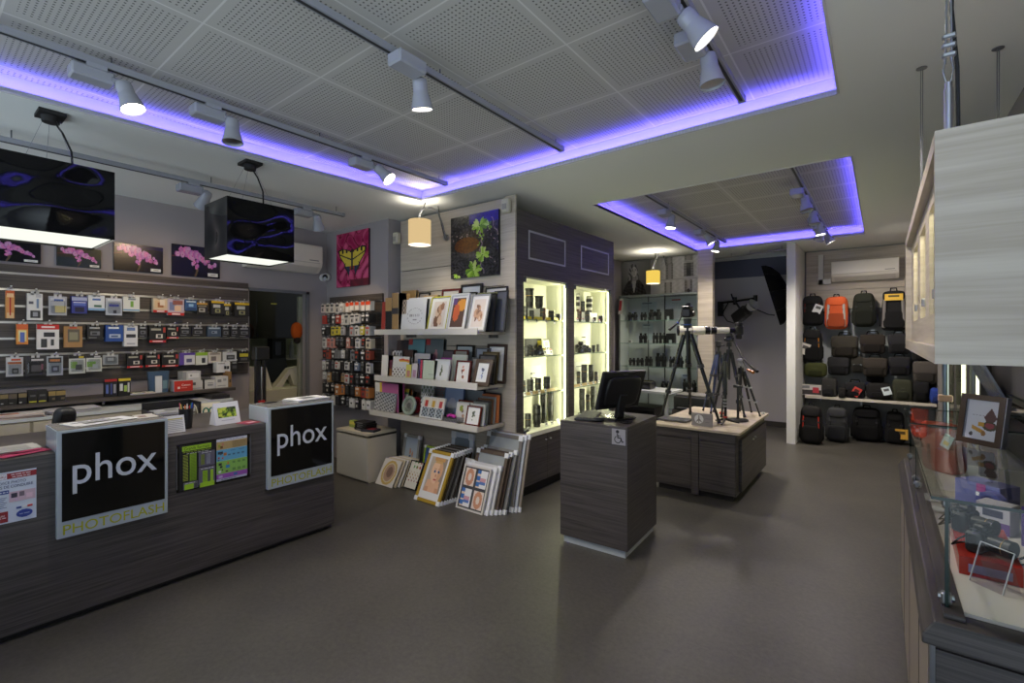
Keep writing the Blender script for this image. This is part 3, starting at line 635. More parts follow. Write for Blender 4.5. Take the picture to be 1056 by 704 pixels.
for y0, y1, z0, z1, w, bg, sd in OR:
    m = MB('matte', (24,22,26)); m.bb(-.02,.0,-(y1-y0)/2,(y1-y0)/2,0,z1-z0); m.image(T(.0006,0,(z1-z0)/2) @ FACE_X, y1-y0, z1-z0, 64, 44, orchid(sd, bg, 1.4), 'satin')
    lab = {'first':'pink orchid print on black, smallest and cut off by the photo edge','second':'pink orchid print with a mottled olive and blue-grey background','third':'pink orchid print on black between the two hanging pendants','fourth':'largest pink orchid print on dark violet, behind the smaller pendant'}[w]
    solo('picture', lab, 'picture', m, (-5.628,(y0+y1)/2,z0), group='orchid prints above the slatted wall')
# ------------------------------------------------------------------ air conditioner, camera, sensors
def aircon(label, loc, rz, w, h, d):
    t = thing('air_conditioner', label, 'air conditioner', loc, rz, 'wall air conditioners')
    prof = [(0,0),(-d*.55,-.0),(-d*.92,h*.22),(-d,h*.36),(-d*.97,h*.97),(-d*.9,h),(0,h)]
    m = MB('plastic', (222,216,206)); m.prism(prof[::-1], -w/2, w/2, axis='x'); m.build('body', t, bevel=.006)
    m = MB('plastic', (206,200,190)); m.push(T(0,-d*.76,h*.085) @ R(-.0,'X')); m.add([(-w*.45,d*.2,-.022),(w*.45,d*.2,-.022),(w*.45,-d*.2,h*.12),(-w*.45,-d*.2,h*.12),(-w*.45,d*.2,-.030),(w*.45,d*.2,-.030),(w*.45,-d*.2,h*.105),(-w*.45,-d*.2,h*.105)],[(0,1,2,3),(4,7,6,5),(0,4,5,1),(1,5,6,2),(2,6,7,3),(3,7,4,0)]); m.pop(); m.build('air_flap', t)
    m = MB('matte', (150,146,140)); m.bb(-w*.46,w*.46,-d-.001,-d+.004,h*.34,h*.35); m.build('seam', t)
    m = MB('matte', (120,120,120)); m.bb(w*.3,w*.44,-d-.0015,-d+.002,h*.42,h*.45); m.build('badge', t)
    return t
aircon('white wall air conditioner half hidden behind the smaller pendant', (-5.65,2.78,2.31), PI/2, .86, .33, .20)
aircon('white wall air conditioner above the rucksacks with trunking beside it', (-.19,8.81,2.36), 0, .80, .29, .19)
m = MB('plastic', (212,210,204)); m.bb(-.065,.0,-.05,0,0,.46); m.bb(-.065,.10,-.05,0,-.0,.075); solo('pipe_trunking', 'white L-shaped trunking beside the rear air conditioner', 'trunking', m, (-.70,8.81,2.33), bevel=.004)
t = thing('security_camera', 'white dome security camera in the corner above the doorway', 'security camera', (-5.65,3.33,2.28))
m = MB('plastic', (214,212,208)); m.push(R(PI/2,'Y')); m.lathe([(.05,0),(.05,.02),(.038,.03),(.03,.035)],18); m.pop(); m.sell((.075,0,0),(.052,.052,.052),1.,10,16); m.build('body', t)
m = MB('gloss', (14,14,16)); m.push(T(.075,0,0) @ R(-.9,'Z') @ R(PI/2,'Y')); m.lathe([(.034,.040),(.030,.047),(.0,.053)],16); m.pop(); m.build('lens', t)
for lab, loc in (('beige alarm sensor at the left top corner of the pale wood panel',(-4.33,3.43,2.58)),('beige alarm sensor at the right top corner of the pale wood panel',(-2.735,3.42,2.68))):
    t = thing('alarm_sensor', lab, 'alarm sensor', loc, 0, 'beige alarm sensors')
    m = MB('plastic', (196,190,172)); m.cbox((0,.02,.06),(.085,.06,.13),.012); m.build('body', t)
    m = MB('satin', (160,156,150)); m.cbox((0,-.012,.05),(.05,.008,.05),.003); m.build('sensor_window', t)
# ------------------------------------------------------------------ back room seen through the doorway
m = MB('matte',(186,182,160)); m.bb(-7.35,-6.0,2.05,4.15,.82,.86); m.bb(-6.04,-6.0,2.05,4.15,.62,.82); m.bb(-7.3,-7.25,2.1,2.15,0,.82); m.bb(-7.3,-7.25,4.05,4.1,0,.82); m.bb(-6.1,-6.05,2.1,2.15,0,.82); m.bb(-6.1,-6.05,4.05,4.1,0,.82); solo('worktop_table', 'cream worktop in the dim back room beyond the doorway', 'table', m)
t = thing('wall_cabinet', 'black wall cabinet hung high in the back room', 'cabinet', (-6.75,3.28,1.50))
m = MB('satin',(20,20,20)); m.bb(-.25,.22,-.50,.50,0,.74); m.build('body', t); m = MB('gloss',(22,22,22)); m.bb(.22,.235,-.49,.49,.01,.73); m.build('door', t); m = MB('paper',(150,140,60)); m.bb(.235,.237,-.2,-.12,.46,.48); m.build('label_strip', t)
m = MB('paper',(150,112,62)); m.bb(-.18,.18,-.2,.2,0,.68); m.bb(.18,.182,.08,.15,.5,.58,'paper',(70,60,40)); solo('cardboard_box', 'tall brown cardboard box on the back room worktop', 'box', m, (-6.75,2.62,.861))
m = MB('matte',(190,188,176)); m.bb(-.14,.14,-.33,.33,0,.02); m.bb(-.16,-.14,-.33,.33,-.02,.06); solo('wall_shelf', 'small pale shelf on the back room wall', 'shelf', m, (-7.22,3.62,1.17))
m = MB('plastic',(26,26,28)); m.bb(-.08,.08,-.1,.1,0,.30); m.bb(.08,.083,-.06,.06,.05,.25,'gloss',(12,12,12)); solo('speaker_box', 'black box standing on the small back room shelf', 'box', m, (-7.22,3.50,1.191))
m = MB('plastic',(180,182,184)); m.cyl((0,0,0),(0,0,.2),.035,seg=12); m.cyl((0,0,.2),(0,0,.23),.035,.015,12); m.cyl((0,0,.23),(0,0,.27),.015,seg=10); solo('spray_bottle', 'pale bottle on the small back room shelf', 'bottle', m, (-7.2,3.72,1.191))
m = MB('paper',(214,208,190)); m.prism([(-.2,0),(.2,0),(.12,.28),(-.2,.30)], -.12, .12, axis='x'); solo('paper_bag', 'cream paper bag on the back room worktop', 'bag', m, (-6.25,2.72,.861))
m = MB('plastic',(206,200,184)); 
m.prism([(-.2,0),(-.1,0),(0,.16),(.06,0),(.2,0),(.2,.2),(.12,.26),(.0,.24),(-.1,.12)], -.06, .06, axis='x'); solo('tape_dispenser', 'pale curved dispenser beside the paper bag in the back room', 'dispenser', m, (-6.3,3.2,.861))
m = MB('plastic',(30,31,34)); m.box((0,0,.17),(.03,.36,.34),rot=(0,-.25,.1)); solo('dark_panel', 'dark flat panel leaning behind the dispenser in the back room', 'panel', m, (-6.85,3.30,.87))
m = MB('plastic',(206,196,170)); m.sell((0,0,.17),(.10,.12,.17),.7,10,14,taper=.5); m.sell((0,0,.36),(.03,.05,.05),.8,6,10); solo('plastic_sack', 'tied cream sack at the right end of the back room worktop', 'sack', m, (-6.4,3.52,.861))
t = thing('cap', 'orange cap hanging by the back room door frame', 'cap', (-5.845,3.085,1.58)); m = MB('fabric',(176,80,28)); m.sell((0,0,.02),(.06,.07,.11),.9,10,16); m.build('crown', t); m = MB('fabric',(40,34,32)); m.sell((.01,-.0,-.10),(.04,.04,.045),.8,8,12); m.build('peak', t)
m = MB('plastic',(150,152,140)); m.bb(-.02,.02,-.03,.03,0,2.04); solo('open_door', 'half open back room door seen edge on', 'door', m, (-5.94,3.18,.0))
ld = bpy.data.lights.new('backroom_fill', 'POINT'); ld.energy = 9; ld.shadow_soft_size = .12; ld.color = lin((240,246,206)); lo = bpy.data.objects.new('backroom_fill', ld); C.objects.link(lo); lo.location = (-6.35,3.7,2.42)  # fill light added to brighten the back room; no source is seen there
m = MB('satin',(200,200,196)); m.lathe([(.02,.10),(.14,.09),(.15,.0),(.13,.0),(.12,.07)],20); solo('added_ceiling_lamp', 'added round ceiling lamp, out of sight in the back room beyond the doorway', 'ceiling lamp', m, (-6.35,3.7,2.50))  # unseen lamp body, added to give the fill light a source
# ------------------------------------------------------------------ alcove rack of hanging packs
t = thing('slatwall_panel', 'dark slatted panel in the alcove under the butterfly print', 'slatwall', (-4.97,3.377,0)); SL2 = t
m = MB('slat_wood'); m.bb(-.56,.51,-.025,0,.72,2.02); m.build('board', t)
m = MB('metal',(150,150,154))
RZ = [1.935-.138*k for k in range(9)]
for z in RZ: m.bb(-.56,.51,-.031,-.024,z-.006,z+.006)
m.build('groove_trim', t)
m = MB('metal',(170,172,176)); m.tube([(0,-.031,0),(0,-.225,0),(0,-.232,.012)],.0025,5); pg = setp(m.build('peg_hook'), 'chrome peg hook carrying packs on the alcove rack', 'hook', 'chrome peg hooks of the alcove rack')
for r_, z in enumerate(RZ):
    for k in range(10):
        q = pg if (r_ == 0 and k == 0) else dup(pg, (0,0,0))
        q.location = (-4.93-.47+.1*k, 3.379, z)
PAL = [[('pale grey',(190,188,184)),('white and red',(206,190,186)),('grey',(140,140,144)),('cream',(200,194,180))],
 [('pale grey',(186,186,184)),('white',(206,204,202)),('red',(170,56,46)),('black',(40,40,42)),('dark grey',(70,72,76))],
 [('silver',(170,172,176)),('black',(34,34,36)),('white',(214,214,212)),('black',(40,42,46)),('yellow',(204,190,70))],
 [('white',(208,206,204)),('red and white',(196,140,132)),('black',(36,36,38)),('black',(30,30,33)),('cream',(200,190,170))],
 [('white',(206,206,206)),('rust red',(150,70,54)),('black',(32,32,34)),('grey',(120,122,126)),('black',(36,34,36))],
 [('blue-grey',(110,124,150)),('black',(28,28,30)),('dark grey',(60,60,64)),('white',(206,206,204)),('black',(34,34,36))],
 [('black',(30,30,32)),('red and white',(190,130,122)),('white',(200,200,200)),('black',(38,36,36)),('tan',(180,146,100))],
 [('orange',(190,124,70)),('black',(34,34,36)),('red',(160,56,48)),('grey',(120,118,116)),('black',(30,30,32))],
 [('black',(30,30,32)),('white carded',(214,214,212)),('black',(36,36,40)),('white carded',(206,206,204))]]
rnd = random.Random(21)
for r, z in enumerate(RZ):
    n = 10
    for k in range(n):
        nm, c = PAL[r][rnd.randrange(len(PAL[r]))]
        if r == 0 and k > 4: nm, c = 'orange-topped', (208,204,200)
        w, h = .078+rnd.uniform(-.012,.012), .108+rnd.uniform(-.02,.012); dd = rnd.uniform(.03,.1)
        acc = rnd.choice([(176,70,56),(50,50,54),(210,206,200),(60,62,66),(110,112,116),(226,226,224)])
        m = MB('paper', c)
        def pb(u0,v0,u1,v1,cc,i=1): m.bb(-w/2+u0*w,-w/2+u1*w,-.0006*i-.0004,0,-h+v0*h,-h+v1*h,'paper',cc)
        m.bb(-w/2,w/2,0,dd,-h,0)
        if nm == 'orange-topped': pb(0,.62,1,1,(214,74,36)); pb(.15,.1,.85,.5,(226,222,216))
        elif nm == 'white carded': pb(.1,.3,.9,.9,(226,226,224)); pb(.3,.4,.7,.6,(90,90,90),2)
        else: pb(.1,.7,.9,.9,acc); pb(.2,.12,.8,.58,tuple(int(x*.6+40) for x in c)); pb(.3,.2,.6,.45,acc,2)
        m.bb(-.012,.012,-.0004,.001,0,.016,'plastic',(200,200,200))
        yy = 3.38-.19-rnd.uniform(-.012,.012)
        solo('hanging_pack', '%s pack on alcove rack, %s row down, %s from left' % (nm, ORD[r], ORD[k]), 'accessory pack', m, (-4.93-.47+.1*k, yy, z-.014), group='packs on the alcove rack')
# white cabinet under the rack
t = thing('low_cabinet', 'white low cabinet under the alcove rack', 'cabinet', (-4.5,2.98,0))
m = MB('plastic',(196,188,172)); m.bb(-.28,.28,.02,.38,0,.465); m.bb(-.28,.28,.06,.38,.465,.49,None,(40,38,36)); m.bb(-.28,.28,.0,.38,.49,.515); m.build('carcass', t)
m = MB('plastic',(190,186,176)); m.bb(-.275,.275,.0,.02,.02,.462); m.build('door', t)
zc = .516
for i, (dx, dy, w, d, h, c, lab) in enumerate(((.06,.14,.20,.16,.025,(24,24,26),'black flat case, bottom of the stack on the white low cabinet'),(.05,.15,.19,.15,.022,(30,30,32),'black flat case, second up in the stack on the white cabinet'),(.07,.14,.18,.15,.022,(22,22,24),'black flat case, third up in the stack on the white cabinet'),(.06,.13,.19,.14,.022,(34,32,34),'black flat case, topmost of the stack on the white cabinet'))):
    m = MB('plastic', c); m.cbox((0,0,h/2),(w,d,h),.003); m.bb(-w*.3,w*.2,-d/2-.001,-d/2+.001,h*.3,h*.7,'paper',(120,120,124)); solo('flat_case', lab, 'case', m, (-4.5+dx,2.98+dy,zc), rz=.06*(i-1)); zc += h+.0008
m = MB('paper',(150,170,80)); m.bb(-.05,.05,-.03,.03,0,.07); m.bb(-.05,.05,-.031,-.03,.03,.06,'paper',(210,200,90)); solo('small_box', 'small green and yellow box at the left of the white cabinet top', 'box', m, (-4.68,3.14,.516))
m = MB('paper',(40,44,60)); m.cbox((0,0,.012),(.17,.12,.024),.002); m.bb(-.06,.06,-.04,.04,.024,.0248,'paper',(130,40,46)); solo('booklet', 'dark booklet with a red patch at the right of the white cabinet top', 'booklet', m, (-4.32,3.10,.516), rz=.3)
# butterfly photo print
def _in(poly, x, y):
    r = False; n = len(poly)
    for i in range(n):
        (x0,y0),(x1,y1) = poly[i], poly[i-1]
        if (y0 > y) != (y1 > y) and x < (x1-x0)*(y-y0)/(y1-y0)+x0: r = not r
    return r
FW = [(0,.10),(.10,.13),(.62,.19),(.90,.16),(.80,.04),(.52,-.10),(.16,-.08),(0,-.02)]
HW = [(0,.0),(.18,-.05),(.50,-.10),(.46,-.18),(.30,-.26),(.20,-.36),(.16,-.25),(.05,-.20),(0,-.16)]
def bfly(u, v):
    h = math.sin(u*13+2.1*math.sin(v*9))*math.sin(v*15+1.7*math.sin(u*11))
    c = (186+34*h, 56+34*h, 104+30*h)
    if abs(h) < .10: c = (124,26,56)
    if v < .12 and u > .45: c = (100+20*h,36,50)
    x = abs(u-.5)/.5; y = v-.53
    f, q = _in(FW, x, y), _in(HW, x, y)
    if f or q:
        c = (216,194,70)
        inner = _in(FW, x*1.10, y*1.10+.006) if f else _in(HW, x*1.16+.01, y*1.14+.012)
        if not inner: c = (28,26,28)
        elif f and y > .10-.02*x and math.sin(x*24) > .1: c = (34,32,30)
        elif f and abs(y-(.16*x-.045)) < .012: c = (40,36,30)
        elif q and y < -.15: c = (44,54,90) if x > .14 else (170,70,44)
    if x < .05 and -.22 < y < .15: c = (44,38,32)
    return c
m = MB('matte',(60,20,40)); m.bb(-.33,.33,-.025,0,0,.66); 
m.image(T(0,-.0256,.33) @ FACE_Y, .66, .66, 72, 72, bfly, 'satin'); solo('picture', 'framed print of a yellow swallowtail butterfly on pink flowers', 'picture', m, (-5.05,3.38,2.135))
# ------------------------------------------------------------------ sales counter
XF = -3.47
t = thing('sales_counter', 'long dark wood sales counter carrying the two black panels', 'counter', (XF,0,0))
m = MB('dark_wood'); m.bb(-.04,0,-1.5,2.14,.035,.895); m.bb(-.83,-.04,2.10,2.14,.0,.895); m.bb(-.83,-.79,-1.5,2.10,.0,.86); m.build('front_panel', t)
m = MB('dark_wood'); m.bb(-.85,.0,-1.5,2.14,.895,.92); m.build('top', t)
m = MB('matte',(34,32,33)); m.bb(-.09,-.041,-1.5,2.09,0,.07); m.build('toe_kick', t)
def sign(label, y0, y1, z0, z1):
    w, h = y1-y0, z1-z0
    t = thing('counter_sign', label, 'sign', (-3.43, (y0+y1)/2, z0), 0, 'black shop panels on the counter')
    m = MB('satin',(166,175,182)); m.bb(-.036,0,-w/2,w/2,0,h); m.bb(-.30,-.036,-w/2,w/2,.9215-z0,h); m.build('housing', t, bevel=.003)
    m = MB('satin',(120,118,114)); m.bb(-.296,-.004,-w/2+.004,w/2-.004,h+.0002,h+.003); m.build('top_plate', t)
    m = MB('gloss',(8,9,9)); m.bb(.0002,.003,-w/2+.04*w,w/2-.035*w,.155*h,h*.975); m.build('black_panel', t)
    m = MB('satin',(192,196,206)); m.text('phox', .356*h, T(.0036,(.505-.5)*w,.573*h) @ FACE_X, 'satin', None, .76*w); m.build('lettering', t)
    m = MB('satin',(164,164,34)); m.text('PHOTOFLASH', .092*h, T(.0012,(.505-.5)*w,.075*h) @ FACE_X, 'satin', None, .91*w); m.build('lettering', t)
sign('black shop panel with pale lettering on the counter, nearest the photo edge', .508, 1.003, .468, 1.04)
sign('black shop panel with pale lettering at the doorway end of the counter', 1.601, 2.112, .448, 1.03)
# posters on the counter front
def poster(name, label, y0, y1, z0, z1, bg, fn, x=-3.4685):
    w, h = y1-y0, z1-z0; m = MB('paper', bg); m.bb(0,.0012,-w/2,w/2,0,h)
    st = [1]
    def P(u0,v0,u1,v1,c): st[0] += 1; m.bb(.001,.0012+.00012*st[0],-w/2+u0*w,-w/2+u1*w,v0*h,v1*h,'paper',c)
    def X(s,u,v,hh,c,ww=None): st[0] += 1; m.text(s, hh*h, T(.0013+.00012*st[0],-w/2+u*w,v*h) @ FACE_X, 'paper', c, ww*w if ww else None)
    def B(u,v,hh,c,ww):                       # a line of print too small to read: word-length dashes
        st[0] += 1; x = u-ww/2; k = 0
        while x < u+ww/2-.02:
            l = (.07,.11,.05,.09)[k%4]; m.bb(.001,.0012+.00012*st[0],-w/2+x*w,-w/2+min(x+l,u+ww/2)*w,(v-hh*.3)*h,(v+hh*.3)*h,'paper',c); x += l+.02; k += 1
    fn(P, X, B); return solo(name, label, 'poster', m, (x,(y0+y1)/2,z0))
def p1(P, X, B):
    P(.0,.86,1,.97,(150,36,40)); P(.04,.865,.42,.965,(226,228,236)); X('NOUVEAU',.23,.915,.06,(150,36,40),.34); B(0.700,0.935,0.028,(226,210,214),0.400); B(0.700,0.890,0.028,(226,210,214),0.360)
    X('SERVICE PHOTO',.48,.79,.055,(50,60,110),.62); X('PERMIS DE CONDUIRE',.50,.71,.055,(50,60,110),.86)
    P(.1,.575,.46,.645,(44,64,140)); B(0.280,0.610,0.030,(220,224,236),0.320)
    P(.46,.40,.98,.60,(206,176,190)); P(.50,.48,.62,.57,(60,56,66)); P(.66,.49,.76,.58,(120,104,112)); P(.8,.44,.92,.53,(226,190,206))
    for k in range(7): P(.06,.50-.032*k,.42-.03*(k%3),.512-.032*k,(130,136,160))
    P(.0,.03,.44,.235,(140,30,36)); B(0.160,0.200,0.030,(230,214,214),0.200); X('SIGNATURE',.22,.155,.035,(230,214,214),.32); B(0.220,0.115,0.022,(230,214,214),0.360); X('13€',.22,.065,.05,(230,214,214),.14)
    P(.60,.25,.70,.285,(50,70,140)); P(.72,.25,.80,.285,(230,230,234)); P(.82,.255,.92,.29,(190,50,50)); 
    for k in range(-6,7): 
        hw = .16*math.sqrt(max(0,1-(k/6.5)**2)); P(.76-hw,.14+k*.0115-.0058,.76+hw,.14+k*.0115+.0058,(54,70,150))
    B(0.760,0.140,0.030,(150,160,200),0.200)
p0, p1_ = at(37.5,482,'x',-3.468), at(37.5,533,'x',-3.468)
poster('service_poster', 'white, blue and red service poster at the left end of the counter front', p0.y-.182, p0.y, p1_.z, p0.z, (206,212,226), p1)
a, b, c = at(182,459,'x',-3.468), at(182,508,'x',-3.468), at(257.5,449,'x',-3.468)
hw, hh = c.y-a.y, a.z-b.z
t = thing('poster_holder', 'black holder with two price posters between the counter panels', 'poster holder', (-3.4695,(a.y+c.y)/2,b.z))
m = MB('gloss',(14,14,15)); m.bb(0,.006,-hw/2,hw/2,0,hh); m.build('backing', t)
m = MB('satin',(90,90,94)); m.bb(0,.012,-hw/2-.004,-hw/2+.002,.02,hh-.02); m.bb(0,.012,hw/2-.002,hw/2+.004,.02,hh-.02); m.build('clip', t)
LIM = (150,190,40)
def p2(P, X, B):
    P(.08,.86,.88,.965,LIM); X('Grands formats',.48,.912,.07,(26,30,20),.70); B(0.500,0.835,0.022,(150,170,40),0.800); B(0.500,0.800,0.018,(180,180,180),0.600)
    for k in range(19):
        v = .775-.031*k; P(.10,v-.006,.24,v+.004,(170,184,70))
    P(.28,.185,.46,.79,(126,160,36))
    for k in range(19): P(.30,.765-.031*k,.44,.772-.031*k,(70,96,30))
    P(.11,.02,.50,.17,(100,98,104)); P(.13,.015,.38,.13,LIM); P(.4,.03,.48,.12,(70,74,70)); B(0.300,0.148,0.018,(210,210,210),0.300)
    P(.52,.46,.97,.79,(92,88,104)); B(0.750,0.765,0.022,(210,210,214),0.300); P(.58,.5,.68,.73,(126,140,60)); P(.73,.5,.84,.73,(150,150,156))
    for k in range(9): P(.585,.51+.025*k,.675,.516+.025*k,(60,60,50)); P(.735,.51+.025*k,.835,.516+.025*k,(80,80,90))
    P(.52,.05,.97,.44,(92,88,104)); B(0.750,0.405,0.022,(210,210,214),0.360); P(.62,.1,.76,.36,LIM); P(.77,.1,.83,.36,(70,74,80)); P(.84,.1,.92,.36,LIM); P(.55,.0,.95,.10,LIM)
    for k in range(8): P(.63,.12+.03*k,.75,.126+.03*k,(80,110,30))
wL = hw*.5
poster('price_poster', 'black and lime green price list poster on the counter front', a.y+.012, a.y+wL, b.z+.004, a.z-.006, (20,20,22), p2, -3.4629)
def p3(P, X, B):
    B(0.500,0.965,0.022,(120,124,150),0.780)
    P(.0,.745,1,.935,(176,150,100)); P(.05,.80,.12,.87,(140,150,50)); P(.12,.77,.2,.83,(110,70,40)); P(.17,.84,.23,.89,(190,120,100))
    for k in range(7): P(.5,.76+.023*k,.95,.766+.023*k,(120,100,70))
    P(.0,.475,1,.74,(96,160,196)); P(.04,.64,.2,.70,(40,48,60)); P(.10,.62,.16,.66,(70,80,90)); P(.22,.59,.32,.66,(170,110,60)); P(.04,.53,.1,.58,(170,70,80)); P(.16,.52,.22,.56,(180,90,90)); P(.04,.485,.09,.51,(60,70,90))
    for u in (.4,.55,.7,.85): P(u-.04,.58,u+.04,.62,(70,110,140)); P(u-.03,.60,u+.05,.606,(50,80,110))
    P(.45,.69,.6,.70,(60,90,120)); P(.72,.69,.9,.70,(60,90,120))
    P(.0,.17,1,.47,(130,176,84)); P(.06,.37,.16,.43,(40,40,46)); P(.1,.31,.18,.36,(40,44,50)); P(.06,.2,.14,.25,(210,210,210)); P(.16,.24,.2,.28,(60,60,60)); P(.33,.37,.39,.43,(180,120,70)); P(.29,.29,.41,.36,(60,130,190)); P(.28,.2,.36,.23,(60,50,50))
    for u in (.55,.72,.88): P(u-.05,.38,u+.04,.43,(96,136,66)); P(u-.05,.21,u+.05,.27,(96,136,66))
    P(.0,.06,1,.165,(150,84,176)); P(.06,.075,.18,.13,(190,170,210)); P(.54,.085,.66,.14,(50,110,170)); P(.3,.1,.45,.106,(110,60,136)); P(.76,.1,.95,.106,(110,60,136)); B(0.400,0.030,0.018,(110,114,140),0.500)
poster('price_poster', 'poster in tan, blue, green and purple bands on the counter front', a.y+wL+.006, c.y-.020, b.z+.014, a.z-.004, (196,198,214), p3, -3.4629)
# things lying on the counter and on the panels
ZC = .921
def sheets(name, label, cat, loc, rz, w, d, n, cols, marks=(), seed=1, h=.0012):
    """a loose pile of paper: each sheet a little turned"""
    rnd = random.Random(seed); m = MB('paper')
    for i in range(n):
        m.push(R(rnd.uniform(-.08,.08)*(i > 0)) @ T(rnd.uniform(-.01,.01),rnd.uniform(-.01,.01),h*i)); m.bb(-d/2,d/2,-w/2,w/2,0,h*.9,'paper',cols[i%len(cols)]); m.pop()
    for u0,v0,u1,v1,c in marks: m.bb(d/2-v1*d,d/2-v0*d,-w/2+u0*w,-w/2+u1*w,h*n-.0006,h*n+.0006,'paper',c)
    return solo(name, label, cat, m, loc, rz)
sheets('newspaper', 'grey printed paper sheet on the counter at the photo edge', 'paper', (-3.78,.30,ZC), .05, .36, .18, 3, [(176,174,170),(160,160,160)], [(.05,.1,.9,.2,(130,130,130)),(.1,.3,.9,.8,(150,148,146)),(.05,.85,.3,.92,(60,70,110))], 2)
sheets('leaflet', 'magenta and white leaflet at the front edge of the counter', 'leaflet', (-3.60,.40,ZC), .35, .20, .11, 4, [(52,44,70),(160,40,80)], [(.05,.1,.95,.9,(160,40,84)),(.3,.3,.9,.5,(220,150,170)),(.1,.6,.5,.8,(226,190,200))], 3)
zp = 1.0435
sheets('magazine', 'open brochure with a photo lying on the left black panel', 'brochure', (-3.60,.72,zp), .25, .30, .17, 4, [(206,206,206),(196,196,198)], [(.08,.62,.7,.72,(60,60,64)),(.2,.2,.8,.5,(86,86,84)),(.3,.3,.6,.45,(130,128,120))], 4)
t = bpy.data.objects['magazine']; m = MB('paper'); m.bb(-.068,-.058,-.08,-.03,.0052,.0058,'paper',(60,60,64)); m.bb(-.068,-.058,-.02,.05,.0052,.0058,'paper',(60,60,64)); m.build('print', t)
sheets('leaflet', 'clear grey leaflets on the right end of the left black panel', 'leaflet', (-3.62,.93,zp), -.1, .10, .17, 2, [(150,146,142),(170,166,160)], [(.2,.2,.6,.6,(120,100,96))], 5)
sheets('magazine', 'pile of white papers on the right black panel', 'papers', (-3.58,1.97,1.0335), .12, .28, .20, 9, [(216,216,218),(200,200,204),(226,226,226)], [(.3,.3,.7,.75,(110,112,116)),(.1,.1,.9,.2,(170,170,174))], 6, .0022)
sheets('glasses_case', 'small dark cable end on the right black panel', 'cable', (-3.66,1.73,1.0335), .3, .10, .03, 5, [(30,30,32)], seed=7)
t = thing('card_reader', 'black rounded payment terminal behind the left black panel', 'card reader', (-4.15,.65,ZC), .3)
m = MB('plastic',(30,30,33)); m.cyl((0,0,0),(0,0,.012),.05,.04,16); m.build('base', t); m = MB('plastic',(34,34,37)); m.sell((0,0,.085),(.04,.055,.078),.6,10,16,rot=(0,.25,0)); m.build('body', t); m = MB('gloss',(20,22,26)); m.box((.046,0,.10),(.005,.07,.045),rot=(0,.25,0)); m.build('screen', t)
t = thing('price_stand', 'clear card stand with a small price list beside the left black panel', 'card stand', (-3.58,1.078,ZC), .0)
m = MB('acrylic',(220,220,224)); m.box((.0,0,.055),(.003,.13,.12),rot=(0,-.3,0)); m.box((-.03,0,.002),(.07,.13,.003)); m.build('stand', t)
m = MB('paper',(206,206,208)); m.push(T(.003,0,.055) @ R(-.3,'Y')); m.bb(0,.001,-.06,.06,-.055,.055)
for k in range(8): m.bb(.001,.0016,-.05,.05,-.045+.011*k,-.04+.011*k,'paper',(150,150,156))
m.bb(.001,.0018,-.05,.05,.03,.036,'paper',(170,160,60)); m.pop(); m.build('card', t)
sheets('leaflet', 'teal printed card lying behind the clear card stand', 'card', (-3.80,1.10,ZC), .1, .14, .10, 8, [(90,150,150),(200,204,204)], [(.1,.2,.9,.8,(70,140,146))], 8, .004)
t = thing('pen_cup', 'black ribbed pen cup on the counter between the panels', 'pen cup', (-3.70,1.185,ZC))
m = MB('plastic',(24,24,25)); m.lathe([(.032,0),(.034,.002),(.042,.128),(.045,.13),(.044,.134),(.040,.13),(.032,.01),(0,.008)],20); m.build('cup', t)
for z in (.05,.055,.10,.105):
    pass
PC = [('red',(190,40,40)),('blue',(40,70,170)),('green',(40,120,90)),('white',(220,220,220)),('black',(30,30,30)),('pink',(210,80,130)),('yellow',(210,190,70)),('orange',(220,120,50))]
for k, (nm, c) in enumerate(PC):
    a_ = 2*PI*k/8+.3; b0 = Vector((-3.70+.018*math.cos(a_),1.185+.018*math.sin(a_),ZC+.012)); tip = Vector((-3.70+.036*math.cos(a_),1.185+.036*math.sin(a_),ZC+.155+.02*((k*3)%4)/4))
    m = MB('plastic', c); m.tube([b0, b0.lerp(tip,.85), tip], [.0038,.004,.003], 8); solo('pen', '%s pen standing in the black pen cup' % nm, 'pen', m, group='pens in the black cup')
t = thing('desk_calendar', 'white tent calendar with a green leaf photo on the counter', 'calendar', (-3.68,1.42,ZC), .12)
m = MB('paper',(214,214,220)); m.prism([(0,0),(.09,0),(.047,.15),(.043,.15)], -.085, .085, axis='y'); 
m.v = m.v; m.build('stand', t, (-.045,0,0))
m = MB('paper'); rn2 = random.Random(5); blobs = [(rn2.random(), rn2.random(), rn2.uniform(.05,.12), rn2.choice([(120,150,30),(150,176,50),(80,110,24),(186,196,70),(40,60,16)])) for _ in range(70)]
def leafpic(u, v):
    c = (40,50,16)
    for x,y,r,cc in blobs:
        if abs(u-x) < r and abs(v-y) < r*1.2 and (u-x)**2+(v-y)**2*.6 < r*r: c = cc
    return c
m.push(T(.0226,0,.081) @ R(-.280,'Y')); m.image(T(.0,0,0) @ FACE_X, .125, .072, 40, 22, leafpic); m.bb(-.001,.0002,-.045,.045,-.058,-.053,'paper',(170,172,180)); m.pop(); m.build('photo', t)
sheets('leaflet', 'red leaflet on the counter against the right black panel', 'leaflet', (-3.57,1.535,ZC), .3, .10, .12, 3, [(140,54,70),(160,90,100)], [(.2,.2,.8,.5,(190,140,150))], 9)
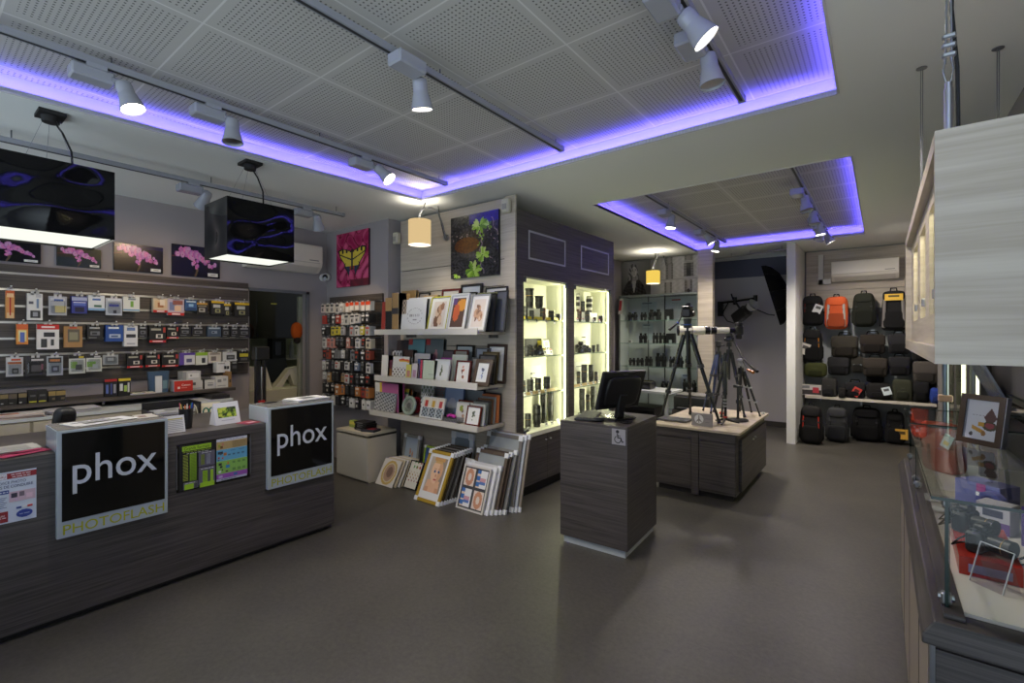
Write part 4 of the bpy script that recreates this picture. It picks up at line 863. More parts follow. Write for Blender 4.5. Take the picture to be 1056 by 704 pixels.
# back counter along the wall
t = thing('back_counter', 'pale back counter along the wall behind the sales counter', 'counter', (-5.65,0,0))
m = MB('matte',(176,168,150)); m.bb(.02,.58,-1.5,2.0,0,.90); m.build('carcass', t)
m = MB('plastic',(200,204,206)); m.bb(.01,.60,-1.5,2.02,.90,.925); m.build('top', t)
for k in range(5):
    m = MB('matte',(182,174,156)); m.bb(.58,.597,-1.48+.70*k,-.80+.70*k,.06,.89); dr = m.build('door', t); m = MB('metal',(150,150,150)); m.bb(.597,.61,-.92+.70*k,-.84+.70*k,.80,.81); m.build('handle', dr)
ZB = .9265
sheets('papers', 'pink and white papers on the back counter at the photo edge', 'papers', (-5.15,.52,ZB), 0, .32, .18, 10, [(206,170,160),(220,214,210)], [(.1,.2,.6,.7,(214,150,130)),(.3,.4,.5,.6,(230,210,190))], 11, .003)
sheets('papers', 'white papers under a pen beside the payment terminal', 'papers', (-5.2,.86,ZB), .1, .30, .22, 10, [(210,206,208),(196,194,200)], [(.1,.7,.4,.8,(90,90,96))], 12, .003)
t = thing('staff_desk', 'lower pale desk on the staff side of the sales counter', 'desk', (-4.62,1.2,0))
m = MB('plastic',(190,188,180)); m.bb(-.27,.27,-.85,.85,.715,.74); m.build('top', t)
for sx in (-1,1):
    for sy in (-1,1): m = MB('satin',(150,150,152)); m.bb(sx*.24-.02,sx*.24+.02,sy*.80-.02,sy*.80+.02,0,.715); m.build('leg', t)
ZS2 = .7412; yt_ = at(178,424,'x',-4.6).y
m = MB('plastic',(28,28,30)); m.bb(-.13,.13,-.17,.17,0,.012); m.bb(-.13,-.118,-.17,.17,0,.25); m.bb(-.118,.13,.158,.17,0,.25); m.bb(-.118,.13,-.17,-.158,0,.20); m.bb(.118,.13,-.158,.158,0,.03); solo('letter_tray', 'black letter tray full of papers on the staff desk', 'tray', m, (-4.62,yt_,ZS2))
sheets('papers', 'heap of white papers lying in the black letter tray', 'papers', (-4.61,yt_,ZS2+.0125), 0, .27, .17, 26, [(200,200,202),(186,186,190),(214,206,200)], [(.3,.3,.6,.6,(90,90,94)),(.7,.2,.9,.5,(200,170,160))], 13, .007)
yb_ = at(209,424,'x',-4.55).y+.05
t = thing('leaflet_box', 'cream sloping magazine box behind the pen cup', 'magazine box', (-4.55,yb_,ZS2)); m = MB('matte',(206,198,176)); m.prism([(-.05,0),(.05,0),(.05,.12),(-.0,.20),(-.05,.22)], -.10,.10, axis='y'); m.build('box', t)
t = thing('scissors', 'green-handled scissors standing in front of the cream magazine box', 'scissors', (-4.47,yb_-.03,ZS2), .0)
m = MB('plastic',(30,110,90))
for s_ in (-1,1): m.tube([(-.004,s_*.022+.02*math.cos(2*PI*k/14),.165+.028*math.sin(2*PI*k/14)) for k in range(15)],.006,8)
m.build('handle', t); m = MB('metal',(180,180,184)); m.bb(-.002,.002,-.012,.004,.0,.14); m.bb(-.003,.001,-.004,.012,.0,.14); m.build('blade', t)
m = MB('plastic',(40,38,38)); m.bb(-.22,.22,-.08,.08,0,.035); m.bb(-.2,.2,-.06,.06,.035,.04,None,(26,26,28)); solo('black_box', 'dark flat machine at the doorway end of the back counter', 'machine', m, (-5.3,1.92,ZB))
t = thing('display_stand', 'tall black display stand beside the doorway behind the counter', 'stand', (-5.02,2.27,0))
m = MB('plastic',(24,24,25)); m.bb(-.12,.12,-.10,.10,0,.02); m.build('base', t); m = MB('plastic',(26,26,28)); m.bb(-.03,.01,-.05,-.01,.02,1.36); m.bb(-.03,.01,.03,.05,.02,1.36); m.build('post', t); m = MB('metal',(170,166,160)); m.cyl((.0,.01,.02),(.0,.01,1.22),.014,seg=12); m.build('pole', t); m = MB('plastic',(20,20,20)); m.cbox((0,.0,1.36),(.10,.14,.14),.01); m.build('head', t)
m2 = MB('plastic',(170,40,40)); m2.bb(.01,.03,-.03,.03,.76,.88); m2.build('label_tag', t)
# ------------------------------------------------------------------ the frame wall: three white display shelves
def proj(p):
    d = Vector(p)-_eye; z = d.dot(_fw); return 528+F_PX*d.dot(_rt)/z, 345-F_PX*d.z/z
YS = 3.12
def dshelf(label, x0, x1, zb, zt, lip):
    t = thing('display_shelf', label, 'shelf', (0,3.498,zb), 0, 'white picture frame shelves')
    m = MB('pale_wood'); m.bb(x0,x1,YS-3.498,0,0,zt-zb-.001); m.build('board', t)
    m = MB('plastic',(206,202,194)); m.bb(x0,x1,YS-3.498-.012,YS-3.498,0,lip-zb); m.build('front_lip', t)
    m = MB('metal',(120,120,124)); m.bb(x1-.10,x1-.08,-.12,0,-.03,0); m.bb(x0+.2,x0+.22,-.12,0,-.03,0); m.build('bracket', t)
dshelf('topmost white display shelf on the pale wood frame wall', -4.27, -2.80, 1.55, 1.575, 1.605)
dshelf('middle white display shelf on the pale wood frame wall', -4.27, -2.80, 1.062, 1.09, 1.122)
dshelf('lowest white display shelf on the frame wall, above the floor stacks', -4.36, -2.80, .69, .728, .742)
# pictures
rp = random.Random(99)
def blobpic(seed, bg, cols, n=14, r0=.06, r1=.16, box=(.2,.15,.8,.85)):
    r = random.Random(seed); B = [(r.uniform(box[0],box[2]), r.uniform(box[1],box[3]), r.uniform(r0,r1), r.choice(cols)) for _ in range(n)]
    def f(u, v):
        c = bg
        for x, y, q, cc in B:
            if (u-x)**2+(v-y)**2 < q*q: c = cc
        return c
    return f
SEP = [(190,150,120),(150,110,84),(214,186,160),(120,86,66)]
def p_sepia(s): return blobpic(s, (214,202,192), SEP, 16, .07, .2, (.2,.1,.8,.8))
def p_orange(u, v):
    c = (226,224,222)
    if .10 < u < .9 and .08 < v < .92:
        c = (86,62,54)
        if (u-.7)**2/.10+(v-.72)**2/.03 < 1: c = (222,150,50)
        if (u-.38)**2+((v-.5)*.8)**2 < .042: c = (206,96,52)
        if u < .34 and v > .74: c = (90,60,120)
    return c
def p_fig(s, bg=(226,226,224), col=(170,120,100)): return blobpic(s, bg, [col, tuple(int(x*.7) for x in col), tuple(min(255,int(x*1.2)) for x in col)], 9, .05, .11, (.38,.12,.62,.88))
def p_plain(c): return lambda u, v: c
def p_baby(u, v):
    x, y = (u-.5), v
    if not (.12 < u < .90 and .16 < v < .93): return (222,222,224)
    c = (150,134,116) if u > .5 else (186,172,156)
    if y < .42 and abs(x) < .33-.25*max(0,y-.25): c = (222,176,140)
    if y < .26 and abs(x) > .17 and abs(x) < .34: c = (204,152,116)
    dx, dy = (u-.53)/.27, (v-.62)/.27
    if dx*dx+dy*dy < 1:
        c = (232,192,158) if u < .6 else (212,164,128)
        if v > .80: c = (206,164,104)
        for ex in (.44,.63):
            if (u-ex)**2+((v-.61)*1.5)**2 < .0022: c = (70,100,150)
            if (u-ex)**2+((v-.61)*1.5)**2 < .0005: c = (20,24,40)
            if abs(u-ex) < .06 and abs(v-.675) < .008: c = (170,120,80)
        if (u-.535)**2+((v-.525))**2 < .0012: c = (200,138,110)
        if abs(u-.535) < .07 and abs(v-.435) < .016: c = (186,88,84)
    if v > .85 and abs(x-.03) < .25: c = (196,150,90)
    return c
def p_couple(u, v):
    c = (170,182,196)
    if v < .3: c = (200,204,208)
    for x0, cl, hh in ((.42,(70,90,130),.62),(.62,(206,206,206),.56)):
        if abs(u-x0) < .11*(1.1-v) and v < hh-.1: c = cl
        if (u-x0)**2+((v-hh)*.8)**2 < .004: c = (190,140,110)
    return c
def p_collage(u, v):
    a, b = int(u*2), int(v*2); x, y = u*2-a, v*2-b
    if not (.08 < x < .92 and .06 < y < .94): return (66,66,70)
    if (a+b) % 2 == 1:
        c = (222,206,196)
        d = abs(math.hypot((x-.5), (y-.5)*.8)-.24)
        return (196,140,110) if d < .09 else c
    c = (226,226,228)
    if x < .38: c = (60,110,180) if math.sin(y*20) < .5 else (222,200,180)
    elif abs(y-.4) < .16 and x < .8: c = (200,150,160) if y > .4 else (90,120,180)
    return c
def p_words(u, v):
    c = (220,216,206)
    if .3 < u < .9 and v > .70 and math.sin(u*24)+math.sin(v*33) > .5: c = (70,150,70) if u < .6 else (170,70,60)
    if .2 < v < .62 and math.sin(u*26+v*8)*math.sin(v*28) > .45: c = (176,140,80) if v > .4 else (150,80,90)
    return c
def p_text(u, v):
    d = math.hypot(u-.55, (v-.48)*1.25)
    c = (218,218,220)
    if abs(d-.30) < .012 and (int(math.atan2(v-.48,u-.55)*6) % 2): c = (150,140,150)
    if abs(v-.50) < .035 and abs(u-.55) < .2 and math.sin(u*90) > 0: c = (130,124,130)
    if abs(v-.36) < .02 and abs(u-.55) < .08: c = (150,144,150)
    if u < .18 and v > .55: c = (90,84,80) if math.sin(u*60)*math.sin(v*40) > 0 else (190,170,150)
    return c
def p_oval(u, v):
    d = math.hypot((u-.52)/.40, (v-.5)/.46)
    if d > 1: return (206,202,198)
    if d > .80: return (186,160,90)
    if d > .70: return (200,190,160)
    return (120,96,84) if math.hypot((u-.54)/.16,(v-.52)/.2) < 1 else (170,140,120)
def p_grid(u, v):
    a, b = u*3 % 1, v*2 % 1
    if a < .1 or b < .08: return (222,222,222)
    if v > .5: return [(190,60,50),(200,160,60),(180,60,60)][int(u*3)] if abs(a-.55) < .18 and b < .7 else (216,206,190)
    return (60,66,70) if math.sin(u*40)*math.sin(v*30) > .1 else (150,160,166)
def pframe(label, X, Y, z, w, h, tilt, fw, fc, pic, mat=None, t=.018, nx=20, ny=26, rz=0., group=None, corners=False, fm='satin', cat='picture frame', name='framed_picture'):
    o = thing(name, label, cat, (X,Y,z), 0, group, rot=(-tilt,0,rz))
    m = MB(fm, fc)
    if fw > 0:
        m.bb(-w/2,-w/2+fw,0,t,0,h); m.bb(w/2-fw,w/2,0,t,0,h); m.bb(-w/2+fw,w/2-fw,0,t,0,fw); m.bb(-w/2+fw,w/2-fw,0,t,h-fw,h)
        m.bb(-w/2+fw*.5,w/2-fw*.5,t*.72,t*.98,fw*.5,h-fw*.5,'matte',(70,66,60))
    else: m.bb(-w/2,w/2,.0008,t,0,h)
    m.build('frame' if fw > 0 else 'cover', o)
    iw, ih = w-2*fw, h-2*fw
    m = MB('paper', mat or (220,220,218)); m.bb(-iw/2,iw/2,t*.4 if fw > 0 else 0,t*.7,fw,h-fw)
    mm = .0 if mat is None else .16*min(iw, ih)
    m.image(T(0,(t*.4 if fw > 0 else 0)-.0008,h/2) @ FACE_Y, iw-2*mm, ih-2*mm, nx, ny, pic); m.build('picture', o)
    if corners:
        k = fw*1.25
        for sx in (-1,1):
            for zz in (0,h): m = MB('plastic',(224,226,230)); m.bb(sx*w/2-(k if sx > 0 else .003),sx*w/2+(.003 if sx > 0 else k),-.003,t+.003,zz-(.003 if zz == 0 else k),zz+(k if zz == 0 else .003)); m.build('corner_guard', o)
    return o
def fit_h(X, Y, z, tilt, ytop):
    lo, hi = .03, 1.2
    for _ in range(30):
        h = (lo+hi)/2; y = proj((X, Y+h*math.sin(tilt), z+h*math.cos(tilt)))[1]
        if y > ytop: lo = h
        else: hi = h
    return h
def on_shelf(zs, items, gname, shelfword):
    for it in items:
        (xa, xb, yt, Y, tilt, fw, fc, pic, mat, label) = it[:10]; kw = it[10] if len(it) > 10 else {}
        pa, pb = at(xa, 345, 'y', Y).x, at(xb, 345, 'y', Y).x
        w = pb-pa; X = (pa+pb)/2; h = fit_h(X, Y, zs, tilt, yt)
        pframe(label, X, Y, zs+.0012+kw.get('t',.018)*math.sin(tilt), w, h, tilt, fw, fc, pic, mat, group=gname, **kw)
AL = dict(fm='paper', cat='photo album', name='photo_album', t=.035)
BK = dict(fm='paper', cat='photo album', name='photo_album', t=.18, nx=4, ny=6)
WF = (214,214,214); BR = (74,50,40); DK = (36,34,34); SV = (150,152,154)
on_shelf(1.575, [
 (393,397,312,3.18,.06,0,(140,50,44),p_plain((150,56,48)),None,'thin red-brown album at the left end of the top shelf',dict(AL,t=.15)),
 (397.6,404,307,3.17,.0,0,(170,136,90),lambda u,v:(34,34,38) if v < .62 else (176,140,92),None,'tan and black album second from the left on the top shelf',dict(AL,t=.15)),
 (404.4,411,302,3.17,.0,0,(160,128,84),lambda u,v:(60,56,60) if .45 < v < .62 else (166,132,88),None,'kraft album with a dark label on the top shelf',dict(AL,t=.15)),
 (411,426,300,3.36,.10,0,(168,134,84),p_plain((172,138,88)),None,'tallest plain kraft board standing at the back of the top shelf',dict(AL,t=.03)),
 (429,440,302,3.40,.10,.01,DK,p_fig(4,(150,140,130)),None,'small dark-edged picture at the back of the top shelf'),
 (434,449,305,3.32,.10,0,(160,130,86),p_plain((170,140,96)),None,'tan album behind the white wedding album',dict(AL,t=.03)),
 (419,445,307,3.27,.10,0,(214,214,216),p_plain((216,216,218)),None,'blank white album just behind the wedding album',dict(AL,t=.035)),
 (413,438,309,3.19,.10,0,(206,206,210),p_text,None,'white wedding album with a circle of small lettering',dict(AL,t=.04,nx=44,ny=52)),
 (452,471,298,3.41,.12,.022,(90,36,34),p_plain((190,186,180)),None,'dark red frame at the back of the top shelf'),
 (472,494,293,3.43,.10,.025,DK,p_plain((190,196,202)),None,'wide black frame at the very back of the top shelf'),
 (439,459,306,3.20,.24,.012,(176,172,60),p_sepia(3),(226,224,220),'yellow-green frame with a sepia photo on the top shelf',dict(corners=False)),
 (466,486,302,3.33,.2,.012,DK,p_plain((180,180,180)),None,'thin black frame behind the white abstract one'),
 (459,478,303,3.18,.24,.018,WF,p_orange,None,'white frame with an abstract of orange circles'),
 (487,507,302,3.30,.22,.010,(120,126,90),p_plain((120,120,116)),None,'olive-edged frame behind the silver one on the top shelf'),
 (480,499,304,3.17,.27,.013,SV,p_sepia(11),(222,220,218),'silver frame with a sepia child photo on the top shelf'),
 (497,508,303,3.26,.14,.012,DK,p_plain((44,46,52)),None,'black frame turned dark, right of the silver frame on the top shelf'),
 (497,520,296,3.42,.12,.016,DK,p_plain((206,206,204)),None,'large black frame with a white mount at the right back of the top shelf'),
 (506,520,300,3.33,.14,.012,(52,54,58),p_plain((70,74,84)),None,'narrow charcoal frame at the right end of the top shelf'),
], 'frames and albums on the top shelf', 'top')
on_shelf(1.092, [
 (407,419,351,3.42,.10,0,(50,46,50),p_plain((56,50,54)),None,'dark square album at the back left of the middle shelf',dict(AL,t=.03)),
 (419,436,350,3.42,.10,0,(100,140,150),lambda u,v:(170,60,60) if v > .84 and u < .25 else ((150,180,180) if (u-.5)**2+(v-.3)**2 < .04 else (100,142,152)),None,'teal album with a red corner on the middle shelf',dict(AL,t=.03)),
 (437,455,350,3.42,.10,0,(86,96,100),lambda u,v:(170,60,60) if v > .84 and u < .25 else ((170,120,130) if (u-.6)**2*3+(v-.55)**2 < .03 else (96,106,110)),None,'slate album with a red corner and pink figure on the middle shelf',dict(AL,t=.04)),
 (393,399.5,367,3.17,.06,0,(216,214,210),p_plain((222,220,216)),None,'white spine at the left end of the middle shelf',dict(AL,t=.15)),
 (400,404,372,3.19,.06,0,(120,50,44),lambda u,v:(90,40,60) if v > .5 else (130,90,50),None,'narrow maroon spine on the middle shelf',dict(AL,t=.15)),
 (403,413,362,3.32,.10,0,(206,206,208),lambda u,v:(60,56,60) if math.sin(u*20)*math.sin(v*20) > .2 else (200,200,204),None,'black and white patterned album at the back of the middle shelf',dict(AL,t=.05)),
 (413.5,424,361,3.34,.10,0,(70,50,46),p_plain((74,54,48)),None,'brown album standing behind the rainbow one',dict(AL,t=.05)),
 (404,421,368,3.19,.10,0,(218,216,212),lambda u,v:(210,90,60) if abs(v-.86+.3*(u-.6)**2) < .04 and u > .35 else ((220,180,60) if abs(v-.80+.3*(u-.6)**2) < .03 and u > .4 else ((90,70,60) if v < .5 and math.sin(u*31)*math.sin(v*27) > .3 else (222,220,216))),None,'white album with a rainbow and little animals',dict(AL,t=.035,nx=30,ny=34)),
 (426,442,365,3.33,.10,0,(150,110,140),lambda u,v:(200,196,200) if v > .55 else (120,80,110),None,'mauve and white album at the back of the middle shelf',dict(AL,t=.05)),
 (418,423.5,376,3.15,.10,0,(206,196,90),lambda u,v:(190,130,120) if .2 < u < .8 and .2 < v < .6 else (212,204,96),None,'small yellow album in front on the middle shelf',dict(AL,t=.02)),
 (424,429.5,375,3.15,.10,0,(206,190,196),lambda u,v:(180,140,160) if .2 < u < .8 and .2 < v < .6 else (214,204,206),None,'small pale pink album beside the yellow one',dict(AL,t=.02)),
 (430,432.5,371,3.18,.06,0,(50,70,110),p_plain((54,76,120)),None,'thin navy spine on the middle shelf',dict(AL,t=.15)),
 (433,435,372,3.18,.06,0,(190,60,90),p_plain((200,70,96)),None,'thin raspberry spine on the middle shelf',dict(AL,t=.15)),
 (435.5,447,372,3.17,.08,0,(196,206,186),lambda u,v:(170,180,160) if abs(v-.32) < .015 and u > .5 else (200,210,190),None,'pale green closed album on the middle shelf',dict(AL,t=.05)),
 (452,466,361,3.42,.10,.014,(52,48,52),p_plain((90,80,90)),None,'dark frame at the back behind the white plant frame'),
 (453,466,369,3.30,.12,.012,(150,70,150),p_plain((160,120,160)),None,'purple-edged frame behind the white plant frame'),
 (468,486,356,3.43,.10,.016,DK,p_plain((180,190,196)),None,'black frame with a pale blue mount at the back of the middle shelf'),
 (466,480,361,3.37,.12,.014,(96,40,38),p_plain((150,150,140)),None,'maroon frame second row back on the middle shelf'),
 (464,479,366,3.29,.14,.018,(206,208,202),p_fig(6,(190,200,190),(90,100,90)),None,'pale frame behind the red-brown figure frame'),
 (446,461,371,3.18,.2,.014,WF,p_fig(8,(224,224,222),(90,100,70)),(220,222,222),'white frame with a dark plant picture on the middle shelf'),
 (488,503,359,3.42,.12,.012,(90,92,98),p_plain((150,158,170)),None,'charcoal frame with a blue-grey mount on the middle shelf'),
 (500,520,355,3.43,.10,.026,(62,48,42),p_fig(9,(210,210,208),(110,110,120)),(222,222,220),'large brown frame at the right end of the middle shelf'),
 (484,497,369,3.31,.16,.012,(80,84,90),p_plain((160,160,160)),None,'grey frame behind the brown sketch frame'),
 (495,511,363,3.36,.14,.014,(84,70,40),p_plain((120,110,80)),None,'olive-brown frame right behind the brown sketch frame'),
 (491,508,366,3.29,.16,.014,DK,p_plain((90,90,90)),None,'black frame directly behind the brown sketch frame'),
 (468,483,372,3.17,.18,.016,(86,38,34),p_fig(12,(226,222,218),(170,100,80)),(224,222,220),'red-brown frame with a small figure on the middle shelf'),
 (486,503,371,3.15,.3,.034,(70,56,46),p_fig(13,(206,210,214),(110,120,150)),(214,216,216),'wide brown frame with a blue sketch, front right of the middle shelf'),
], 'frames and albums on the middle shelf', 'middle')
on_shelf(.7305, [
 (387,411,395,3.215,.0,0,(196,90,150),lambda u,v:(224,224,222) if u < .2 else ((220,190,70) if u < .3 else (200,110,160)),None,'pink, white and yellow box at the back left of the lowest shelf',dict(AL,t=.08,cat='box',name='box')),
 (403,419,401,3.30,.18,0,(206,120,60),lambda u,v:(196,60,50) if u < .35 and v < .7 else ((220,190,60) if v > .85 else ((80,140,80) if v > .78 else (214,210,204))),None,'colourful album leaning behind the patterned square',dict(AL,t=.04)),
 (412,424,404,3.36,.14,0,(60,56,52),lambda u,v:(200,190,120) if v > .8 else (70,64,60),None,'dark album with a yellow top on the lowest shelf',dict(AL,t=.05)),
 (385,406,405,3.16,.16,.004,(170,172,174),lambda u,v:(80,82,86) if math.sin(u*34)*math.sin(v*31+u*9) > .15 else (176,178,180),None,'square silver panel with a dense engraved pattern',dict(nx=40,ny=40)),
 (433,446,397,3.38,.10,0,(216,216,212),lambda u,v:(90,120,70) if math.sin(u*23)*math.sin(v*26) > .35 else (214,214,212),None,'white picture of a small leafy tree on the lowest shelf',dict(nx=26,ny=26)),
 (443,457,398,3.42,.10,.010,(120,124,124),lambda u,v:(150,160,160) if v < .5 else ((180,80,70) if math.sin(u*30)*math.sin(v*30) > .5 else (110,116,120)),None,'grey photo frame at the back centre of the lowest shelf'),
 (457,476,400,3.36,.12,.006,(110,130,170),lambda u,v:(150,166,196) if math.hypot(u-.4,v-.4) > .25 else (190,196,206),None,'blue-tinted clear frame on the lowest shelf'),
 (477,498,401,3.43,.08,.014,DK,lambda u,v:(60,64,66) if v < .5 else (130,136,140),None,'black frame at the back of the lowest shelf'),
 (433,441,405,3.24,.10,0,(200,200,198),lambda u,v:(90,94,96) if math.sin(u*23)*math.sin(v*36) > .0 else (214,214,212),None,'narrow speckled white picture on the lowest shelf',dict(nx=20,ny=30)),
 (432,455,410,3.16,.28,.008,(214,214,214),p_grid,None,'white multi-photo frame with red and yellow squares',dict(nx=36,ny=36)),
 (471,487,413,3.30,.14,.014,(110,44,36),p_plain((196,190,180)),None,'red-brown frame behind the small white one on the lowest shelf'),
 (469,482,415,3.22,.16,.012,WF,lambda u,v:(150,160,70) if (u-.35)**2+(v-.7)**2 < .03 else p_fig(15,(216,212,206),(150,120,100))(u,v),None,'small white frame with a green and pink picture'),
 (498,515,405,3.43,.06,.012,(50,46,46),p_plain((196,110,60)),None,'dark frame showing an orange panel at the right end of the lowest shelf'),
 (496,513,407,3.39,.08,.014,(206,120,70),p_plain((200,110,60)),None,'orange wood frame at the right end of the lowest shelf'),
 (493.5,509,409,3.35,.10,.014,(150,152,152),p_plain((190,190,190)),None,'silver frame in the right-hand row of the lowest shelf'),
 (491,506.5,411,3.31,.12,.014,(120,84,56),p_plain((150,120,90)),None,'mid-brown frame in the right-hand row of the lowest shelf'),
 (488.5,504,413,3.27,.14,.014,(70,66,60),p_plain((90,84,80)),None,'charcoal frame in the right-hand row of the lowest shelf'),
 (486,501,415,3.23,.16,.014,(112,118,116),p_plain((130,136,134)),None,'grey-green frame in the right-hand row of the lowest shelf'),
 (483,498,417,3.19,.18,.012,(196,198,194),p_plain((180,180,176)),None,'white-edged frame just behind the silhouette frame'),
 (479,493.5,419,3.145,.24,.012,(96,44,36),p_fig(17,(220,220,218),(80,90,70)),(222,222,222),'red-brown frame with a tiny silhouette, front of the lowest shelf'),
], 'frames on the lowest shelf', 'lowest')
def roundframe(label, px, py, Y, r, tilt, c1, c2, z):
    p = at(px, 345, 'y', Y); o = thing('round_picture', label, 'picture frame', (p.x,Y,z+.0012), 0, 'frames on the lowest shelf', rot=(-tilt,0,0))
    m = MB('satin', c1); m.push(T(0,.01,r) @ R(PI/2,'X')); m.lathe([(r,-.008),(r,.006),(r*.93,.014),(r*.70,.012),(r*.66,.004)],28); m.pop(); m.build('frame', o)
    m = MB('paper', c2); m.push(T(0,.01,r) @ R(PI/2,'X')); m.lathe([(0,.004),(r*.68,.004)],28); m.lathe([(0,.0046),(r*.3,.0046)],20,None,tuple(int(x*.7) for x in c2)); m.pop(); m.build('picture', o)
roundframe('dark red round frame behind the grey-green one', 427, 0, 3.27, .088, .2, (130,30,44), (150,60,70), .7305)
roundframe('grey-green round frame with a pale portrait on the lowest shelf', 419.5, 0, 3.16, .10, .2, (150,164,150), (206,206,200), .7305)
t = thing('jewel_box', 'glittery grey flat box with a pink bow on the lowest shelf', 'box', (at(468,345,'y',3.20).x,3.20,.7305))
m = MB('metal',(150,150,156)); m.cbox((0,0,.022),(.20,.10,.042),.004)
for k in range(30): m.sell((-.09+.0065*k*.95,-.051,.008+.012*(k%3)),(.004,.003,.004),1.,4,6,'metal',(220,220,226))
m.build('box', t); m = MB('fabric',(190,60,160))
for s in (-1,1): m.sell((s*.03-.01,-.02,.058),(.03,.02,.014),.8,6,10,rot=(0,s*.4,0))
m.sell((-.01,-.02,.056),(.012,.012,.012),1.,6,8); m.build('bow', t)
# ------------------------------------------------------------------ stacks leaning on the floor
def floorframe(label, bl, br, ytop, tilt, fw, fc, pic, mat=None, group=None, dx=0., dy=0., **kw):
    a, b = at(bl[0], bl[1], 'z', 0), at(br[0], br[1], 'z', 0); Y = (a.y+b.y)/2+dy
    xa, xb = at(bl[0],345,'y',Y-dy).x, at(br[0],345,'y',Y-dy).x; w = xb-xa; X = (xa+xb)/2+dx
    h = fit_h(X-w/2, Y, 0, tilt, ytop)
    return pframe(label, X, Y, .004, w, h, tilt, fw, fc, pic, mat, group=group, **kw), (X, Y, w, h)
G1 = 'gold and dark frames leaning behind the baby picture'
# baby picture and the ones behind it
_, (bx_, by_, bw_, bh_) = floorframe('gold frame with a blue-eyed baby, front of the middle floor stack', (427,515), (452,522), 463, .44, .030, (170,140,54), p_baby, None, G1, corners=True, nx=60, ny=84, t=.020)
for k, (c, nm) in enumerate((((60,48,30),'dark bronze'),((90,88,86),'grey'),((40,38,38),'black'),((120,118,114),'pewter'),((52,44,40),'dark brown'),((78,80,80),'slate'),((70,58,48),'umber'))):
    pframe('%s frame leaning behind the baby picture, %s after it' % (nm, ORD[k]), bx_+.004*(k+1), by_+.030*(k+1), .004, bw_*1.02, bh_*(1+.006*k), .44, .03, c, p_plain((190,190,190)), None, t=.019, nx=2, ny=2, group=G1, corners=True)
G2 = 'large frames leaning at the right of the frame wall'
_, (cx_, cy_, cw_, ch_) = floorframe('four-photo collage in a black and white frame, front of the right floor stack', (469.5,524), (497,531), 478, .33, .016, (206,202,196), p_collage, None, G2, nx=44, ny=56, t=.018)
for k, (dx, dy, sw, sh, c, fw, nm, pc, til) in enumerate((
  (.03,.027,1.06,1.03,(222,222,226),.03,'bright white','white',.33),(.05,.054,1.10,1.06,(206,206,208),.03,'off-white','pale',.33),
  (.07,.081,1.16,1.34,(96,84,74),.032,'taupe','mirror',.33),(.09,.108,1.16,1.36,(74,62,54),.03,'dark taupe','plain',.33),
  (.11,.135,1.22,1.40,(130,130,128),.03,'stone grey','plain',.33),(.12,.212,1.30,1.68,(120,116,110),.034,'tall grey-brown','mirror',.33),
  (.14,.234,1.32,1.70,(190,196,204),.034,'tall pale grey','plain',.33),(.16,.256,1.34,1.72,(150,140,128),.034,'tallest brown-grey','plain',.33))):
    pframe('%s frame leaning behind the collage, %s after it' % (nm, ORD[k]), cx_+dx, cy_+dy, .004, cw_*sw, ch_*sh, til if k < 5 else .235, fw, c, p_plain((150,156,158) if pc == 'mirror' else (206,206,208)), None, t=.018 if k < 5 else .014, nx=2, ny=2, group=G2, corners=True)
pframe('portrait photo sheet sticking out behind the collage', cx_-.190, cy_+.12, .004, .125, .40, .30, .01, (196,196,196), lambda u,v:(60,52,50) if (u-.6)**2+(v-.8)**2 < .03 else ((206,180,160) if (u-.6)**2+(v-.72)**2 < .03 else (214,214,216)), None, t=.02, nx=16, ny=24, group=G2)
pframe('wide white frame standing at the back between the two floor stacks', at(472,345,'y',3.40).x, 3.435, .004, .30, fit_h(at(460,345,'y',3.435).x,3.435,0,.06,444), .06, .05, (206,214,226), p_plain((120,130,140)), None, t=.022, nx=2, ny=2, group=G2, corners=True)
# left-hand loose frames
pframe('silver frame with a photo of two people, standing at the back left', at(420,345,'y',3.36).x, 3.36, .004, .26, fit_h(at(412,345,'y',3.36).x,3.36,0,.16,447), .16, .03, (150,150,148), p_couple, None, t=.024, nx=24, ny=34, corners=True)
pframe('lime-topped frame with a blue picture, standing behind the small stack', at(440,345,'y',3.34).x, 3.33, .004, .20, fit_h(at(433,345,'y',3.34).x,3.33,0,.2,459), .2, .02, (150,180,60), lambda u,v:(60,90,150) if u < .5 else (190,200,200), None, t=.024, nx=8, ny=8, corners=True)
floorframe('thin black frame with green and gold lettering on white', (415,502), (428,507), 474, .44, .010, DK, p_words, None, None, nx=30, ny=36, t=.016)
_, (ox_, oy_, ow_, oh_) = floorframe('white square mount with a gold oval portrait, front of the left stack', (387,499), (404,503), 472, .52, .0, (206,202,198), p_oval, None, 'oval mounts stacked at the left', nx=40, ny=40, t=.008, cat='picture mount', name='picture_mount')
for k in range(5):
    pframe('oval picture mount in the left stack, %s behind the gold oval one' % ORD[k], ox_+.022*(k+1), oy_+.030*(k+1), .004, ow_, oh_*1.02, .50-.02*k, 0, (200+3*(k%3),198,194), (p_oval if k % 2 else p_plain((190,176,150))), None, t=.012, nx=24, ny=24, group='oval mounts stacked at the left', cat='picture mount', name='picture_mount')
